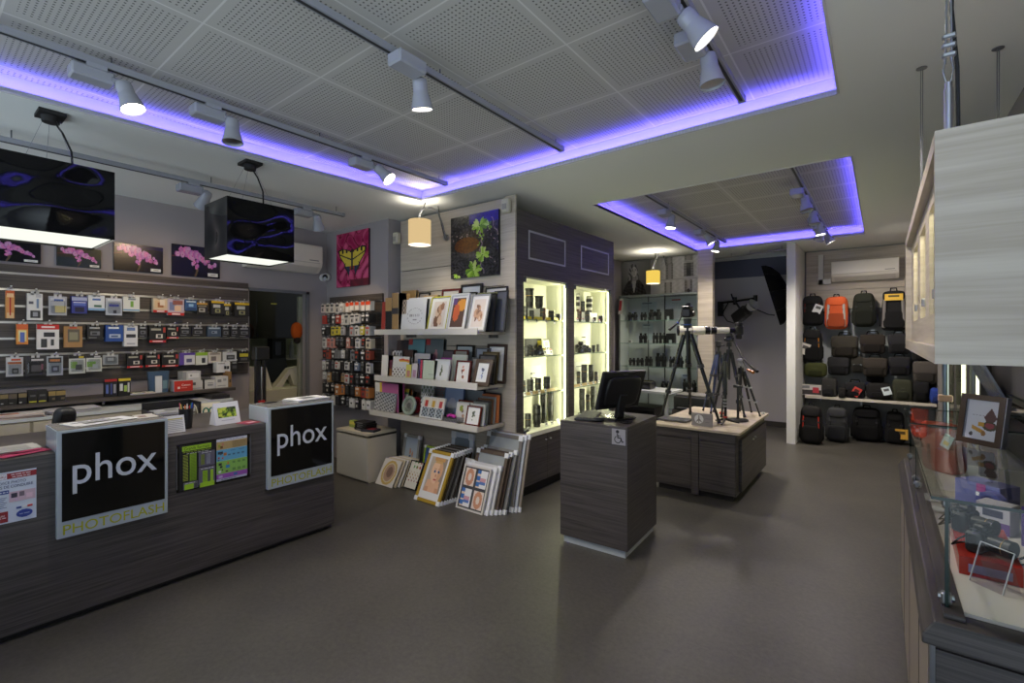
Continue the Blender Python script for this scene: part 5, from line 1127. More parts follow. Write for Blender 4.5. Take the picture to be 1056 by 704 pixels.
# leaf picture high on the panel
LEAF = []
rl = random.Random(12)
for (cx, cy, n, r) in ((.62,.80,22,.16),(.66,.62,6,.07),(.62,.50,4,.05),(.68,.34,18,.14),(.50,.10,22,.18),(.15,.05,8,.09),(.80,.78,8,.09)):
    for k in range(n):
        a_ = rl.uniform(0,2*PI); LEAF.append((cx+math.cos(a_)*r*.55,cy+math.sin(a_)*r*.45,a_,r*rl.uniform(.3,.5),rl.choice([(150,190,60),(120,160,40),(176,206,90),(90,130,36),(196,214,120)])))
TW = [((.66,.55),(.62,.30)),((.62,.30),(.70,.05)),((.66,.85),(.64,.55)),((.05,.62),(.5,.72)),((.78,.70),(.98,.5)),((.7,.45),(.92,.2)),((.86,.9),(.98,.62)),((.02,.7),(.35,.66))]
def p_leaf(u, v):
    n = math.sin(u*47+3*math.sin(v*31))*math.sin(v*53+2*math.sin(u*29))
    c = (44+22*n,42+22*n,44+22*n)
    if (u-.35)**2/.07+(v-.52)**2/.016 < 1: c = (96+14*n,56+10*n,26)
    if v > .84 and u > .4: c = (34,26,120) if n > -.4 else (30,26,90)
    for (a, b) in TW:
        dx, dy = b[0]-a[0], b[1]-a[1]; s = max(0,min(1,((u-a[0])*dx+(v-a[1])*dy)/(dx*dx+dy*dy)))
        if math.hypot(u-a[0]-s*dx-.02*math.sin(s*9),v-a[1]-s*dy) < .009: c = (150,130,130)
    for x, y, a_, r, cc in LEAF:
        dx, dy = u-x, v-y; p, q = dx*math.cos(a_)+dy*math.sin(a_), -dx*math.sin(a_)+dy*math.cos(a_)
        if (p/r)**2+(q/(r*.38))**2 < 1: c = cc
    return c
m = MB('matte',(30,30,32)); m.bb(-.317,.317,-.025,0,0,.62); m.image(T(0,-.0256,.31) @ FACE_Y, .634, .62, 84, 82, p_leaf, 'satin')
solo('picture', 'unframed print of bright green leaves on dark bark', 'picture', m, (-3.17,3.497,2.12))
# ------------------------------------------------------------------ lit lens cabinet
XC = -2.66
t = thing('lens_cabinet', 'tall dark wood cabinet with two bright glass-fronted bays of lenses', 'display cabinet', (XC,0,0))
BAY = [(3.609,4.419),(4.545,5.445)]
m = MB('dark_wood')
m.bb(-.31,0,3.505,3.609,.10,2.715); m.bb(-.31,0,4.419,4.545,.10,2.715); m.bb(-.31,0,5.445,5.52,.10,2.715)
m.bb(-.31,0,3.609,4.419,2.105,2.715); m.bb(-.31,0,4.545,5.445,2.105,2.715)
for a, b in BAY: m.bb(-.31,-.02,a,b,.10,.56)
m.build('carcass', t)
m = MB('matte',(30,28,28)); m.bb(-.28,-.05,3.505,5.52,0,.10); m.build('toe_kick', t)
for k, (a, b) in enumerate(BAY):
    m = MB('plastic',(226,226,206)); m.bb(-.305,-.275,a,b,.56,2.105); m.bb(-.275,-.022,a,a+.002,.575,2.105); m.bb(-.275,-.022,b-.012,b,.575,2.105); m.bb(-.275,-.022,a+.012,b-.012,2.09,2.105); m.bb(-.275,-.005,a,b,.56,.60); m.build('bay_lining', t)
    mid = (a+b)/2
    for i, (c, d) in enumerate(((a+.004,mid-.002),(mid+.002,b-.004))):
        m = MB('glass'); m.bb(-.010,-.004,c,d,.604,2.098); g = m.build('glass_door', t)
        h = MB('plastic',(70,76,86)); yy = c if i == 0 else d-.035
        h.bb(-.014,.004,yy,yy+.035,2.05,2.098); h.build('hinge', g); h = MB('plastic',(70,76,86)); h.bb(-.014,.004,yy,yy+.035,.604,.64); h.build('hinge', g)
        m = MB('dark_wood'); m.bb(-.02,.0,c,d,.105,.553); w = m.build('door', t)
        h = MB('metal',(190,190,190)); yk = d-.04 if i == 0 else c+.04; h.sell((.012,yk,.50),(.012,.009,.009),1.,6,10); h.build('knob', w)
    for zs in (1.70,1.335,.955):
        m = MB('glass'); m.bb(-.272,-.05,a+.014,b-.014,zs-.008,zs); m.bb(-.0501,-.049,a+.014,b-.014,zs-.008,zs,'gloss',(120,150,130)); m.build('glass_shelf', t)
    m = MB('led_white'); m.bb(-.040,-.026,b-.026,b-.0125,.62,2.08); m.build('light_strip', t)
    y0, y1 = ((at(545,237,'x',XC).y, at(583,247,'x',XC).y),(at(599,253,'x',XC).y, at(627.7,261,'x',XC).y))[k]
    zt, zb = (at(545,237,'x',XC).z, at(545,267,'x',XC).z) if k == 0 else (at(599,252.7,'x',XC).z, at(599,277.7,'x',XC).z)
    m = MB('satin',(176,176,180)); e = .018
    m.bb(0,.004,y0,y1,zt-e,zt); m.bb(0,.004,y0,y1,zb,zb+e); m.bb(0,.004,y0,y0+e,zb+e,zt-e); m.bb(0,.004,y1-e,y1,zb+e,zt-e); m.build('silver_outline', t)
    for yy, tg in ((b-.03, -1),(a+.03, 1)):
        ld = bpy.data.lights.new('bay_light', 'AREA'); ld.shape = 'RECTANGLE'; ld.size = .012; ld.size_y = 1.44; ld.energy = 6.5 if tg < 0 else 4; ld.color = lin((255,250,208))
        lo = bpy.data.objects.new('bay_light', ld); C.objects.link(lo); lo.location = (XC-.05, yy, 1.35)
        za = -Vector((-.6, tg*.8, 0)).normalized(); ya = Vector((0,0,1)); xa = ya.cross(za); lo.rotation_euler = Matrix((xa,ya,za)).transposed().to_euler()
# lenses, cameras and tickets
def lens_mesh(r, h, seed=0, white=False, hood=False):
    rr = random.Random(seed); m = MB('plastic', BLACK); k = (26,26,27); g = (52,52,54)
    w = (222,218,206)
    p = [(r*.72,0),(r*.8,h*.03),(r*.8,h*.10),(r*.92,h*.16),(r*.92,h*.30),(r,h*.33),(r,h*.52),(r*.93,h*.54),(r*.93,h*.62),(r*1.0,h*.65),(r*1.0,h*.82),(r*.96,h*.84),(r*(1.12 if hood else .97),h*.96),(r*(1.12 if hood else .92),h),(r*.8,h),(0,h*.985)]
    cs = [k,g,k,k,k,g,g,k,(150,120,60) if rr.random() < .5 else k,g,g,k,k,k,k] if not white else [k,k,k,w,w,k,k,w,w,k,k,w,k,k,k]
    m.lathe(p, 16, 'plastic', None, [cs[min(i,len(cs)-1)] for i in range(len(p)-1)]); return m
def camera_mesh(s=1., lens=True):
    m = MB('plastic',(28,28,30)); m.cbox((0,0,.045*s),(.13*s,.05*s,.09*s),.008*s); m.cbox((0,-.004*s,.105*s),(.055*s,.05*s,.04*s),.01*s); m.cbox((-.05*s,-.022*s,.05*s),(.03*s,.03*s,.085*s),.008*s,None,(36,36,38)); m.bb(-.025*s,.025*s,-.018*s,.012*s,.125*s,.131*s,'metal',(90,90,90))
    m.push(T(.008*s,-.025*s,.048*s) @ R(PI/2,'X')); m.lathe([(.03*s,0),(.033*s,.01*s),(.033*s,.05*s),(.036*s,.055*s),(.036*s,.075*s),(.028*s,.075*s),(.0,.06*s)],14,None,None,[(40,40,42),(28,28,30),(150,120,60),(34,34,36),(20,20,20),(60,66,90)]); m.pop()
    m.sell((-.045*s,-.01*s,.093*s),(.009*s,.009*s,.006*s),1.,6,8,'metal',(150,150,150)); return m
def ticket(label, p, rz, grp, w=.035, h=.045, band=(210,180,60)):
    m = MB('paper',(222,222,220)); m.push(R(-.3,'X')); m.bb(-w/2,w/2,-.0008,.0008,0,h); m.bb(-w*.3,w*.3,-.0016,-.0008,h*.35,h*.6,None,(60,60,66)); m.bb(-w/2,w/2,-.0016,-.0008,h*.8,h,None,band); m.pop(); return solo('price_ticket', label, 'price ticket', m, p, rz, grp)
BAYW = ['left','right']; SHW = {1.70:'top glass shelf',1.335:'second glass shelf',.955:'third glass shelf',.60:'floor'}
def place(kind, bay, zs, xa, xb, yt, yb, X, lab, dz=0., **kw):
    pa, pb = at(xa,345,'x',X).y, at(xb,345,'x',X).y; dep = (Vector((X,(pa+pb)/2,0))-_eye).dot(_fw); wpx = (xb-xa)*dep/F_PX; hh = (yb-yt)*dep/F_PX; y = (pa+pb)/2
    full = '%s, %s of %s lit bay' % (lab, SHW[zs], BAYW[bay])
    if kind == 'lens': o = solo('camera_lens', full, 'camera lens', lens_mesh(wpx/2*.96, hh, int(xa*7+yt), kw.get('white',False), kw.get('hood',False)), (X,y,zs+dz+.0012), group='lenses in the lit cabinet')
    elif kind == 'cam': o = solo('camera', full, 'camera', camera_mesh(hh/.131*.82), (X-.02,y,zs+dz+.0012), PI/2-.75, group='cameras in the lit cabinet')
    return o
def riser(bay, zs, y0, y1, h, x0=-2.90, x1=-2.80, lab='white step'):
    m = MB('plastic',(226,226,216)); m.bb(x0,x1,y0,y1,.0,h); m.bb(x0-.001,x1+.001,y0,y1,h,h+.003)
    solo('display_riser', '%s under rear lenses, %s of %s lit bay' % (lab, SHW[zs], BAYW[bay]), 'riser', m, (0,0,zs+.001))
def strip(bay, zs, y0, y1, c, lab, x=-2.74):
    m = MB('paper',c); m.bb(-.02,.0,y0,y1,0,.012); m.push(T(.0,0,.0)); m.bb(.0,.002,y0,y1,-.0,.03); m.pop(); solo('label_rail', '%s along the %s, %s lit bay' % (lab, SHW[zs], BAYW[bay]), 'label rail', m, (x,0,zs+.001))
riser(0,1.70,at(540,345,'x',-2.85).y,at(562,345,'x',-2.85).y,.115); strip(0,1.70,3.625,at(579,345,'x',-2.74).y,(226,206,60),'yellow label rail')
place('lens',0,1.70,541.5,550.5,295.5,316,-2.85,'tall hooded lens, first on the step',.119,hood=True); place('lens',0,1.70,551.5,560.5,303,316,-2.80,'wide hooded lens, second on the step',.119,hood=True)
place('lens',0,1.70,539.5,544.5,313,326.5,-2.745,'short lens at the left end'); place('lens',0,1.70,556.5,563,314.5,327,-2.75,'lens with a gold ring, mid row'); place('lens',0,1.70,565,572,317,327,-2.75,'lens beside the gold ringed one'); place('lens',0,1.70,573,579,320,327,-2.75,'smallest lens at the right end')
for k, y in enumerate([at(q,345,'x',-2.722).y for q in (544.5,554,563.5,572)]): ticket('white price ticket on the yellow rail, %s from the left' % ORD[k], (-2.722,y,1.667), PI/2, 'tickets on the yellow rail', band=(90,90,90))
m = MB('paper',(24,24,26)); m.bb(-.004,0,-.15,.15,0,.17); m.bb(0,.001,.08,.15,.08,.15,None,(216,200,50)); m.bb(0,.001,-.15,.02,.06,.09,None,(90,90,60)); solo('backing_card', 'black card with a yellow square behind the cameras in the left lit bay', 'card', m, (-2.925,at(550,345,'x',-2.925).y,1.338))
place('cam',0,1.335,544,553.5,347,360,-2.86,'camera in front of the black card'); place('cam',0,1.335,555,562,349,361,-2.87,'smaller camera, right of the first')
m = MB('paper',(222,222,220)); m.bb(-.03,.0,-.05,.05,0,.005); m.push(R(-.2,'Y')); m.bb(-.002,0,-.05,.05,0,.17); m.bb(0,.001,-.03,.03,.09,.14,None,(150,150,150)); 
for k in range(3): m.bb(0,.001,-.04+.03*k,-.02+.03*k,.05,.08,None,(40,40,44))
m.bb(0,.001,-.05,.05,.155,.17,None,(30,30,32)); m.pop(); solo('info_stand', 'white price stand with black pictograms in the left lit bay', 'price stand', m, (-2.84,at(565.5,345,'x',-2.84).y,1.338))
place('lens',0,1.335,540,546.5,358,368.5,-2.745,'dark lens nearest the left edge'); place('cam',0,1.335,551.5,560.5,357,368,-2.745,'front camera facing out')
ticket('white ticket beside the front camera of the left lit bay', (-2.75,at(563,345,'x',-2.75).y,1.337), PI/2, 'tickets in the left lit bay', .05, .07); ticket('spotted ticket at the right of the second shelf, left lit bay', (-2.75,at(569,345,'x',-2.75).y,1.337), PI/2, 'tickets in the left lit bay', .05, .065, (190,90,80))
m = MB('paper',(232,232,224)); m.bb(-.004,0,-.155,.155,0,.26)
for k in range(3): m.bb(0,.001,-.04,-.01,.07+.05*k,.09+.05*k,None,(40,44,40)); m.bb(0,.001,.0,.10-.03*k,.075+.05*k,.085+.05*k,None,(120,130,120))
solo('backing_card', 'white card with three dark dots standing in the left lit bay', 'card', m, (-2.925,at(549.5,345,'x',-2.925).y,.958))
for k, (xa, xb) in enumerate(((538.5,542),(543,550.5),(551.5,558.5),(560,568))): place('lens',0,.955,xa,xb,388.5,403,-2.80,'%s lens of the row' % ORD[k])
strip(0,.955,3.625,at(574,345,'x',-2.74).y,(206,176,120),'wood label rail')
for k, y in enumerate([at(q,345,'x',-2.722).y for q in (541.5,548.5,556.5,563)]): ticket('white price ticket on the wood rail, %s from the left' % ORD[k], (-2.722,y,.957), PI/2, 'tickets on the left wood rail', band=(60,60,60))
place('lens',0,.60,549,558.5,418.5,441,-2.80,'wide black zoom lens'); place('lens',0,.60,557,564,408,440,-2.87,'tall narrow zoom lens'); place('lens',0,.60,564.5,571,406,437,-2.87,'tallest lens by the right side')
for k, (y, x) in enumerate([(at(q,345,'x',-2.73).y,-2.73) for q in (545.6,564,569.5,576)]): ticket('ticket on the floor of the left lit bay, %s from the left' % ORD[k], (x,y,.602), PI/2, 'tickets on the floor of the left lit bay', .05,.05,(60,60,60))
m = MB('plastic',(30,30,30)); m.cbox((0,0,.015),(.09,.12,.03),.008); solo('lens_pouch', 'flat black pouch at the left of the bay floor', 'pouch', m, (-2.76,3.72,.602))
# right bay
riser(1,1.70,at(593,345,'x',-2.85).y,at(612,345,'x',-2.85).y,.115,-2.90,-2.80)
place('lens',1,1.70,594,598,300,319,-2.86,'white telephoto lens at the left of the step',.119,white=True); place('lens',1,1.70,604,611,301,318,-2.86,'white banded telephoto lens right of the black one',.119,white=True); place('lens',1,1.70,598.8,603.6,307.5,319,-2.85,'black lens between the two white ones',.119)
place('lens',1,1.70,595,600,320,331,-2.75,'short lens at the left end'); place('lens',1,1.70,603,608.5,319.5,331,-2.75,'lens with a red ringed ticket below it'); place('lens',1,1.70,617,622,324,331,-2.75,'small lens at the right end'); place('lens',1,1.70,611.5,615,326,331,-2.75,'tiny lens left of the small one')
for k, y in enumerate([at(q,345,'x',-2.735).y for q in (596,602,608,613.5,619)]): ticket('red and white ticket on the right bay top shelf, %s from the left' % ORD[k], (-2.735,y,1.702), PI/2, 'red tickets of the right lit bay', .04,.04,(200,50,60))
place('cam',1,1.335,596,604.5,347,361,-2.86,'camera left of the pictogram stand')
m = MB('paper',(222,222,220)); m.bb(-.03,.0,-.05,.05,0,.005); m.push(R(-.2,'Y')); m.bb(-.002,0,-.05,.05,0,.19); m.bb(0,.001,-.03,.03,.10,.15,None,(170,170,170)); m.bb(0,.001,-.05,.05,.175,.19,None,(30,30,32)); m.pop(); solo('info_stand', 'white price stand with a black top in the right lit bay', 'price stand', m, (-2.85,at(604.5,345,'x',-2.85).y,1.338))
place('cam',1,1.335,597,603,357,366,-2.75,'front camera with a brown strap'); place('lens',1,1.335,610,614.5,357,364,-2.82,'small lens, third from the right'); place('lens',1,1.335,615,618.5,356,363.5,-2.82,'small lens, second from the right'); place('lens',1,1.335,619.5,623,356,363,-2.82,'small lens at the right end')
m = MB('paper',(232,232,224)); m.bb(-.004,0,-.16,.16,0,.26); m.bb(0,.001,-.1,.08,.2,.21,None,(120,130,120)); m.bb(0,.001,-.1,.02,.12,.13,None,(120,130,120)); solo('backing_card', 'white card with two lines of print in the right lit bay', 'card', m, (-2.925,at(598.5,345,'x',-2.925).y,.958))
place('lens',1,.955,594.5,598.5,382,396.5,-2.80,'short lens at the left of the row'); place('lens',1,.955,599.2,606,376.5,396,-2.86,'tall lens in the middle of the row'); place('lens',1,.955,606.4,612.5,376.5,394.5,-2.87,'tall lens at the right of the row')
strip(1,.955,4.57,at(615,345,'x',-2.74).y,(206,176,120),'wood label rail')
for k, y in enumerate([at(q,345,'x',-2.722).y for q in (599.6,606.7,612.4,618)]): ticket('white ticket on the right bay wood rail, %s from the left' % ORD[k], (-2.722,y,.957), PI/2, 'tickets on the right wood rail', .04,.04,(60,60,60))
place('lens',1,.60,597,603.5,401,426,-2.86,'tall lens with a white cap'); place('lens',1,.60,603.8,608.8,408,425,-2.88,'shorter lens in the middle'); place('lens',1,.60,608.6,615,400,424,-2.87,'tallest lens at the right')
for k, y in enumerate([at(q,345,'x',-2.735).y for q in (598,604.5,610,616)]): ticket('ticket on the floor of the right lit bay, %s from the left' % ORD[k], (-2.735,y,.602), PI/2, 'tickets on the floor of the right lit bay', .05,.05,(60,60,60))
place('lens',0,1.70,545.5,551,317.5,327,-2.75,'dark lens second in the front row'); place('lens',0,1.335,546.8,551,360,368.5,-2.745,'small lens left of the front camera')
place('lens',0,.60,541,548,424,440,-2.80,'short fat lens at the left'); place('lens',1,.955,612.8,617,383,394,-2.80,'short lens closing the row'); place('cam',1,1.335,604.5,610,357,366,-2.75,'second front camera')
# ------------------------------------------------------------------ kiosk with the monitor
KX, KY, KR = -1.375, 3.065, .045
t = thing('kiosk', 'freestanding dark wood kiosk with a white plinth', 'kiosk', (KX,KY,0), KR)
m = MB('dark_wood'); m.bb(-.525,0,0,.61,.055,.89); m.build('body', t); m = MB('dark_wood'); m.bb(-.525,0,0,.61,.891,.912); m.build('top', t)
m = MB('satin',(196,202,208)); m.bb(-.505,-.02,.02,.59,0,.055); m.build('plinth', t)
KM = T(KX,KY,0) @ R(KR)
m = MB('paper',(150,148,152)); m.bb(-.05,.05,-.0012,0,-.055,.055)
ic = (20,20,22)
m.push(FACE_Y)
m.add([(.012*math.cos(2*PI*k/14)-.008,.012*math.sin(2*PI*k/14)+.036,.0016) for k in range(14)],[tuple(range(14))],None,ic)
m.add([(-.013,.022,.0016),(-.005,.022,.0016),(.0,-.008,.0016),(-.009,-.008,.0016)],[(0,3,2,1)],None,ic); m.add([(-.009,-.002,.0017),(.018,-.002,.0017),(.018,-.010,.0017),(-.009,-.010,.0017)],[(0,3,2,1)],None,ic); m.add([(.012,-.004,.0018),(.020,-.004,.0018),(.030,-.032,.0018),(.022,-.032,.0018)],[(0,3,2,1)],None,ic); m.add([(.022,-.032,.0018),(.038,-.027,.0018),(.039,-.033,.0018),(.024,-.038,.0018)],[(0,3,2,1)],None,ic); m.add([(-.008,.014,.0018),(.014,.010,.0018),(.013,.005,.0018),(-.007,.008,.0018)],[(0,3,2,1)],None,ic)
for k in range(18):
    a0, a1 = 2.0+k*4.6/18, 2.0+(k+1)*4.6/18; q = lambda a, r: (r*math.cos(a)-.006, r*math.sin(a)-.018, .0016)
    m.add([q(a0,.020),q(a0,.026),q(a1,.026),q(a1,.020)],[(0,1,2,3)],None,ic)
m.pop(); p = KM @ Vector((-.062,-.0012,.84)); solo('wheelchair_sticker', 'grey sticker with a black wheelchair symbol on the kiosk front', 'sticker', m, p, KR)
p = KM @ Vector((-.20,.30,.9135))
t = thing('monitor', 'black monitor seen from behind on the kiosk', 'monitor', p, KR-.42)
m = MB('satin',(20,20,21)); m.sell((0,0,.008),(.11,.13,.008),.5,6,24); m.build('base', t)
m = MB('plastic',(24,24,25)); m.push(T(.02,0,.012) @ R(.22,'Y')); m.cbox((0,0,.09),(.035,.08,.19),.008); m.pop(); m.build('neck', t)
m = MB('plastic',(24,24,26)); m.push(T(-.005,0,.075) @ R(.30,'Y')); m.cbox((0,0,.155),(.03,.43,.30),.008); m.sell((.018,0,.15),(.022,.17,.12),.4,8,20); m.bb(.0145,.0165,-.205,.205,.262,.30,None,(44,42,40)); m.bb(.0165,.0169,-.025,.025,.276,.286,'plastic',(84,84,86)); m.pop(); bd = m.build('housing', t)
m = MB('gloss',(12,14,18)); m.push(T(-.005,0,.075) @ R(.30,'Y')); m.bb(-.0165,-.0152,-.20,.20,.02,.29); m.pop(); m.build('screen', t)
m = MB('plastic',(18,18,18)); m.tube([(.03,-.02,.10),(.09,-.06,.05),(.10,-.12,.008),(.06,-.17,.006),(-.04,-.16,.006)],.0035,6); m.build('cable', t)
p = KM @ Vector((-.40,.22,.9135)); t = thing('keyboard', 'dark keyboard lying on the kiosk by the monitor', 'keyboard', p, KR+.25)
m = MB('plastic',(40,40,42)); m.cbox((0,0,.010),(.14,.36,.018),.005); m.build('body', t); m = MB('plastic',(58,58,60))
for r_ in range(5):
    for c_ in range(15): m.bb(-.056+.023*r_,-.036+.023*r_,-.165+.022*c_,-.147+.022*c_,.019,.024)
m.build('keys', t)
p = KM @ Vector((-.26,.09,.9135)); t = thing('computer_mouse', 'black mouse in front of the keyboard on the kiosk', 'mouse', p, KR+.6)
m = MB('plastic',(26,26,30)); m.sell((0,0,.014),(.05,.03,.016),.8,8,16); m.build('body', t); m = MB('plastic',(60,70,130)); m.sell((.03,0,.024),(.008,.004,.006),1,6,8); m.build('scroll_wheel', t)
m = MB('plastic',(22,22,24)); m.tube([(-.06,0,.004),(-.02,.03,.004),(.03,.035,.004),(.06,.0,.004),(.02,-.03,.004),(-.03,-.02,.009),(.01,.02,.013),(.05,.05,.006)],.0045,6); solo('cable', 'small loose black cable by the monitor foot', 'cable', m, KM @ Vector((-.09,.14,.9135)), KR)
# ------------------------------------------------------------------ island with the tripods
t = thing('island_table', 'low dark wood display island with a pale wood top', 'display island', (-1.42,5.36,0))
m = MB('dark_wood'); m.bb(-.40,.375,-.66,.66,.06,.635); m.bb(-.02,.045,-.685,-.66,.02,.61); m.build('carcass', t)
m = MB('matte',(30,28,28)); m.bb(-.36,.34,-.62,.62,0,.06); m.build('toe_kick', t)
m = MB('table_wood'); m.bb(-.42,.415,-.70,.70,.6355,.658); m.build('top', t)
for x0, x1 in ((-.395,-.025),(.05,.37)):
    m = MB('dark_wood'); m.bb(x0,x1,-.678,-.6605,.09,.54); m.build('door', t); m = MB('dark_wood'); m.bb(x0,x1,-.678,-.6605,.55,.63); m.build('drawer', t)
m = MB('dark_wood'); m.bb(.3755,.40,-.55,.64,.08,.565); d_ = m.build('door', t); m = MB('metal',(190,190,190)); m.sell((.41,-.10,.50),(.012,.012,.012),1,6,10); m.build('knob', d_); m = MB('metal',(190,190,190)); m.sell((.41,.0,.505),(.012,.012,.012),1,6,10); m.build('knob', d_)
ZI = .6588
def tripod(label, foot_px, apex, legs, col, r=.015, head=None, spread=None, knobcol=(60,60,64), name='tripod'):
    """apex: world point of the leg hub; legs: world feet points on the island"""
    ax = Vector(apex); t = thing(name, label, 'tripod', (ax.x,ax.y,ZI), 0, 'tripods on the island')
    O = Vector((ax.x,ax.y,ZI)); hub = ax-O
    for f in legs:
        f = Vector(f)-O; d = (hub-f); s = d.normalized(); m = MB('satin', col)
        st = hub-s*.02+Vector((f.x,f.y,0)).normalized()*.03
        q = lambda k: st.lerp(f, k)
        m.tube([st, q(.38)], r, 8); m.tube([q(.36), q(.70)], r*.78, 8); m.tube([q(.68), q(.985)], r*.58, 8)
        L = m.build('leg', t)
        for kk in (.37,.69): k_ = MB('plastic', knobcol); k_.tube([q(kk-.018), q(kk+.018)], r*1.3, 8); k_.build('leg_lock', L)
        k_ = MB('matte',(30,30,30)); k_.tube([q(.965), q(1.)], [r*.7, r*.85], 8); k_.build('rubber_foot', L)
    m = MB('plastic',(26,26,28)); m.cyl(hub+Vector((0,0,-.05)), hub+Vector((0,0,.02)), .034, .03, 12); m.build('shoulder', t)
    m = MB('metal',(60,60,64)); m.cyl(hub+Vector((0,0,-.32)), hub+Vector((0,0,.06)), .012, seg=10); m.build('centre_column', t)
    return t, hub
def wpt(x, y, Y): return at(x, y, 'y', Y)
def foot(x, y): return at(x, y, 'z', ZI)+Vector((0,0,.007))
# 1: big video tripod
A = wpt(709,343,5.10)
t, hub = tripod('tall black video tripod with a blue ringed fluid head', None, A, [foot(682,430), foot(712,427.5), foot(742,437)], (30,31,33), .025, name='tripod')
m = MB('plastic',(24,24,26)); h0 = hub+Vector((0,0,.05)); m.lathe([(0,0)],6) if False else None
m.cyl(h0, h0+Vector((0,0,.03)), .038, .04, 14); m.cyl(h0+Vector((0,0,.04)), h0+Vector((0,0,.10)), .035, .045, 14); m.cbox(h0+Vector((0,0,.16)),(.10,.11,.10),.015); m.cbox(h0+Vector((0,0,.22)),(.08,.13,.025),.006); m.cyl(h0+Vector((-.06,0,.15)),h0+Vector((.07,0,.15)),.03,seg=12); m.cyl(h0+Vector((.0,.03,.22)),h0+Vector((0,.03,.265)),.02,seg=10); m.cyl(h0+Vector((.0,-.03,.22)),h0+Vector((0,-.03,.25)),.016,seg=10); m.build('fluid_head', t)
m = MB('plastic',(40,80,170)); m.cyl(h0+Vector((0,0,.03)), h0+Vector((0,0,.042)), .043, seg=16); m.build('blue_ring', t)
e = wpt(690,340,4.95)-Vector((A.x,A.y,ZI)); m = MB('plastic',(24,24,26)); m.tube([h0+Vector((-.05,0,.15)), h0.lerp(e,.5)+Vector((0,0,.07)), e],[.008,.009,.016],8); m.tube([h0.lerp(e,.52)+Vector((0,0,.065)), h0.lerp(e,.56)+Vector((0,0,.06))],.017,8,None,(40,80,170)); m.build('pan_handle', t)
# 2: tripod carrying the white telephoto
B = wpt(752,362,5.7)
t, hub = tripod('black tripod carrying the white telephoto lens', None, B, [foot(744,431), foot(736,425.5), foot(768,431)], (32,33,36), .020)
h0 = hub+Vector((0,0,.05)); m = MB('plastic',(26,26,28)); m.cyl(h0, h0+Vector((0,0,.05)), .03, .026, 12); m.cbox(h0+Vector((0,0,.085)),(.07,.07,.06),.012); m.cbox(h0+Vector((0,0,.122)),(.07,.09,.014),.004); m.cyl(h0+Vector((-.05,0,.08)),h0+Vector((.05,0,.08)),.02,seg=10); m.build('pan_head', t)
e = wpt(781,383,5.3)-Vector((B.x,B.y,ZI)); m = MB('plastic',(24,24,26)); m.tube([h0+Vector((.04,0,.08)), h0.lerp(e,.55), e],[.009,.010,.017],8); m.build('pan_handle', t)
ztop = B.z+.05+.129
t = thing('telephoto_lens', 'long white telephoto lens with black bands and a camera, level on its tripod', 'camera lens', (B.x,B.y,ztop+.052))
dirv = (wpt(698.5,341,5.45)-Vector((B.x,B.y,ztop+.052))); dirv.z = 0; L_ = dirv.length; q = dirv.to_track_quat('Z','Y').to_matrix().to_4x4()
m = MB('satin'); m.push(q); W_ = (214,210,198); K_ = (28,28,30)
z_ = lambda f: -.06+(L_+.06)*f
pr = [(.026,0.0),(.026,.08),(.036,.10),(.036,.30),(.042,.32),(.042,.42),(.044,.43),(.044,.52),(.050,.54),(.050,.74),(.046,.75),(.054,.80),(.056,.97),(.056,1.0),(.048,1.0),(.0,.97)]
m.lathe([(a_, z_(b_)) for a_, b_ in pr], 22, None, None, [K_,K_,W_,W_,K_,W_,K_,W_,W_,K_,W_,W_,K_,K_,(60,64,76)]); m.pop(); m.build('barrel', t)
m = MB('plastic',(30,30,32)); m.cbox((0,0,-.044),(.05,.07,.014),.004); m.bb(-.015,.015,-.02,.02,-.04,-.02); m.build('mount_foot', t)
m = MB('plastic',(28,28,30)); m.push(q @ T(0,0,-.10)); m.cbox((0,.0,0),(.14,.10,.07),.012); m.cbox((0,-.07,.0),(.06,.05,.06),.01); m.cbox((0,.07,0),(.13,.05,.06),.012); m.pop(); m.build('camera_body', t)
# 3: blue and grey legged tripod behind
Cc = wpt(741,364,5.92)
t, hub = tripod('tripod with blue and bronze legs standing between the two big ones', None, Cc, [foot(725,424), foot(748,423), foot(733,427)], (60,70,104), .017)
h0 = hub+Vector((0,0,.05)); m = MB('plastic',(36,36,38)); m.sell(h0+Vector((0,0,.04)),(.03,.03,.03),.9,8,12); m.cbox(h0+Vector((0,0,.08)),(.06,.06,.02),.004); m.cyl(h0+Vector((.02,0,.04)),h0+Vector((.07,0,.04)),.008,seg=8); m.build('ball_head', t)
# 4: silver tripod with the wooden handle
D = wpt(764,381,5.75)
t, hub = tripod('silver-topped tripod with black legs and a wooden handle', None, D, [foot(784,430), foot(763,424), foot(775,425.5)], (34,34,36), .016, knobcol=(170,172,176))
h0 = hub+Vector((0,0,.04)); m = MB('satin',(150,150,152)); m.cyl(h0,h0+Vector((0,0,.05)),.026,.022,12); m.cbox(h0+Vector((0,0,.07)),(.06,.06,.03),.006); m.build('pan_head', t)
e = wpt(777,384,5.6)-Vector((D.x,D.y,ZI)); m = MB('satin',(170,110,56)); m.tube([h0.lerp(e,.55), e],[.012,.018],10); m.tube([h0+Vector((.02,0,.05)), h0.lerp(e,.6)],.006,6,None,(60,60,60)); m.build('wooden_handle', t)
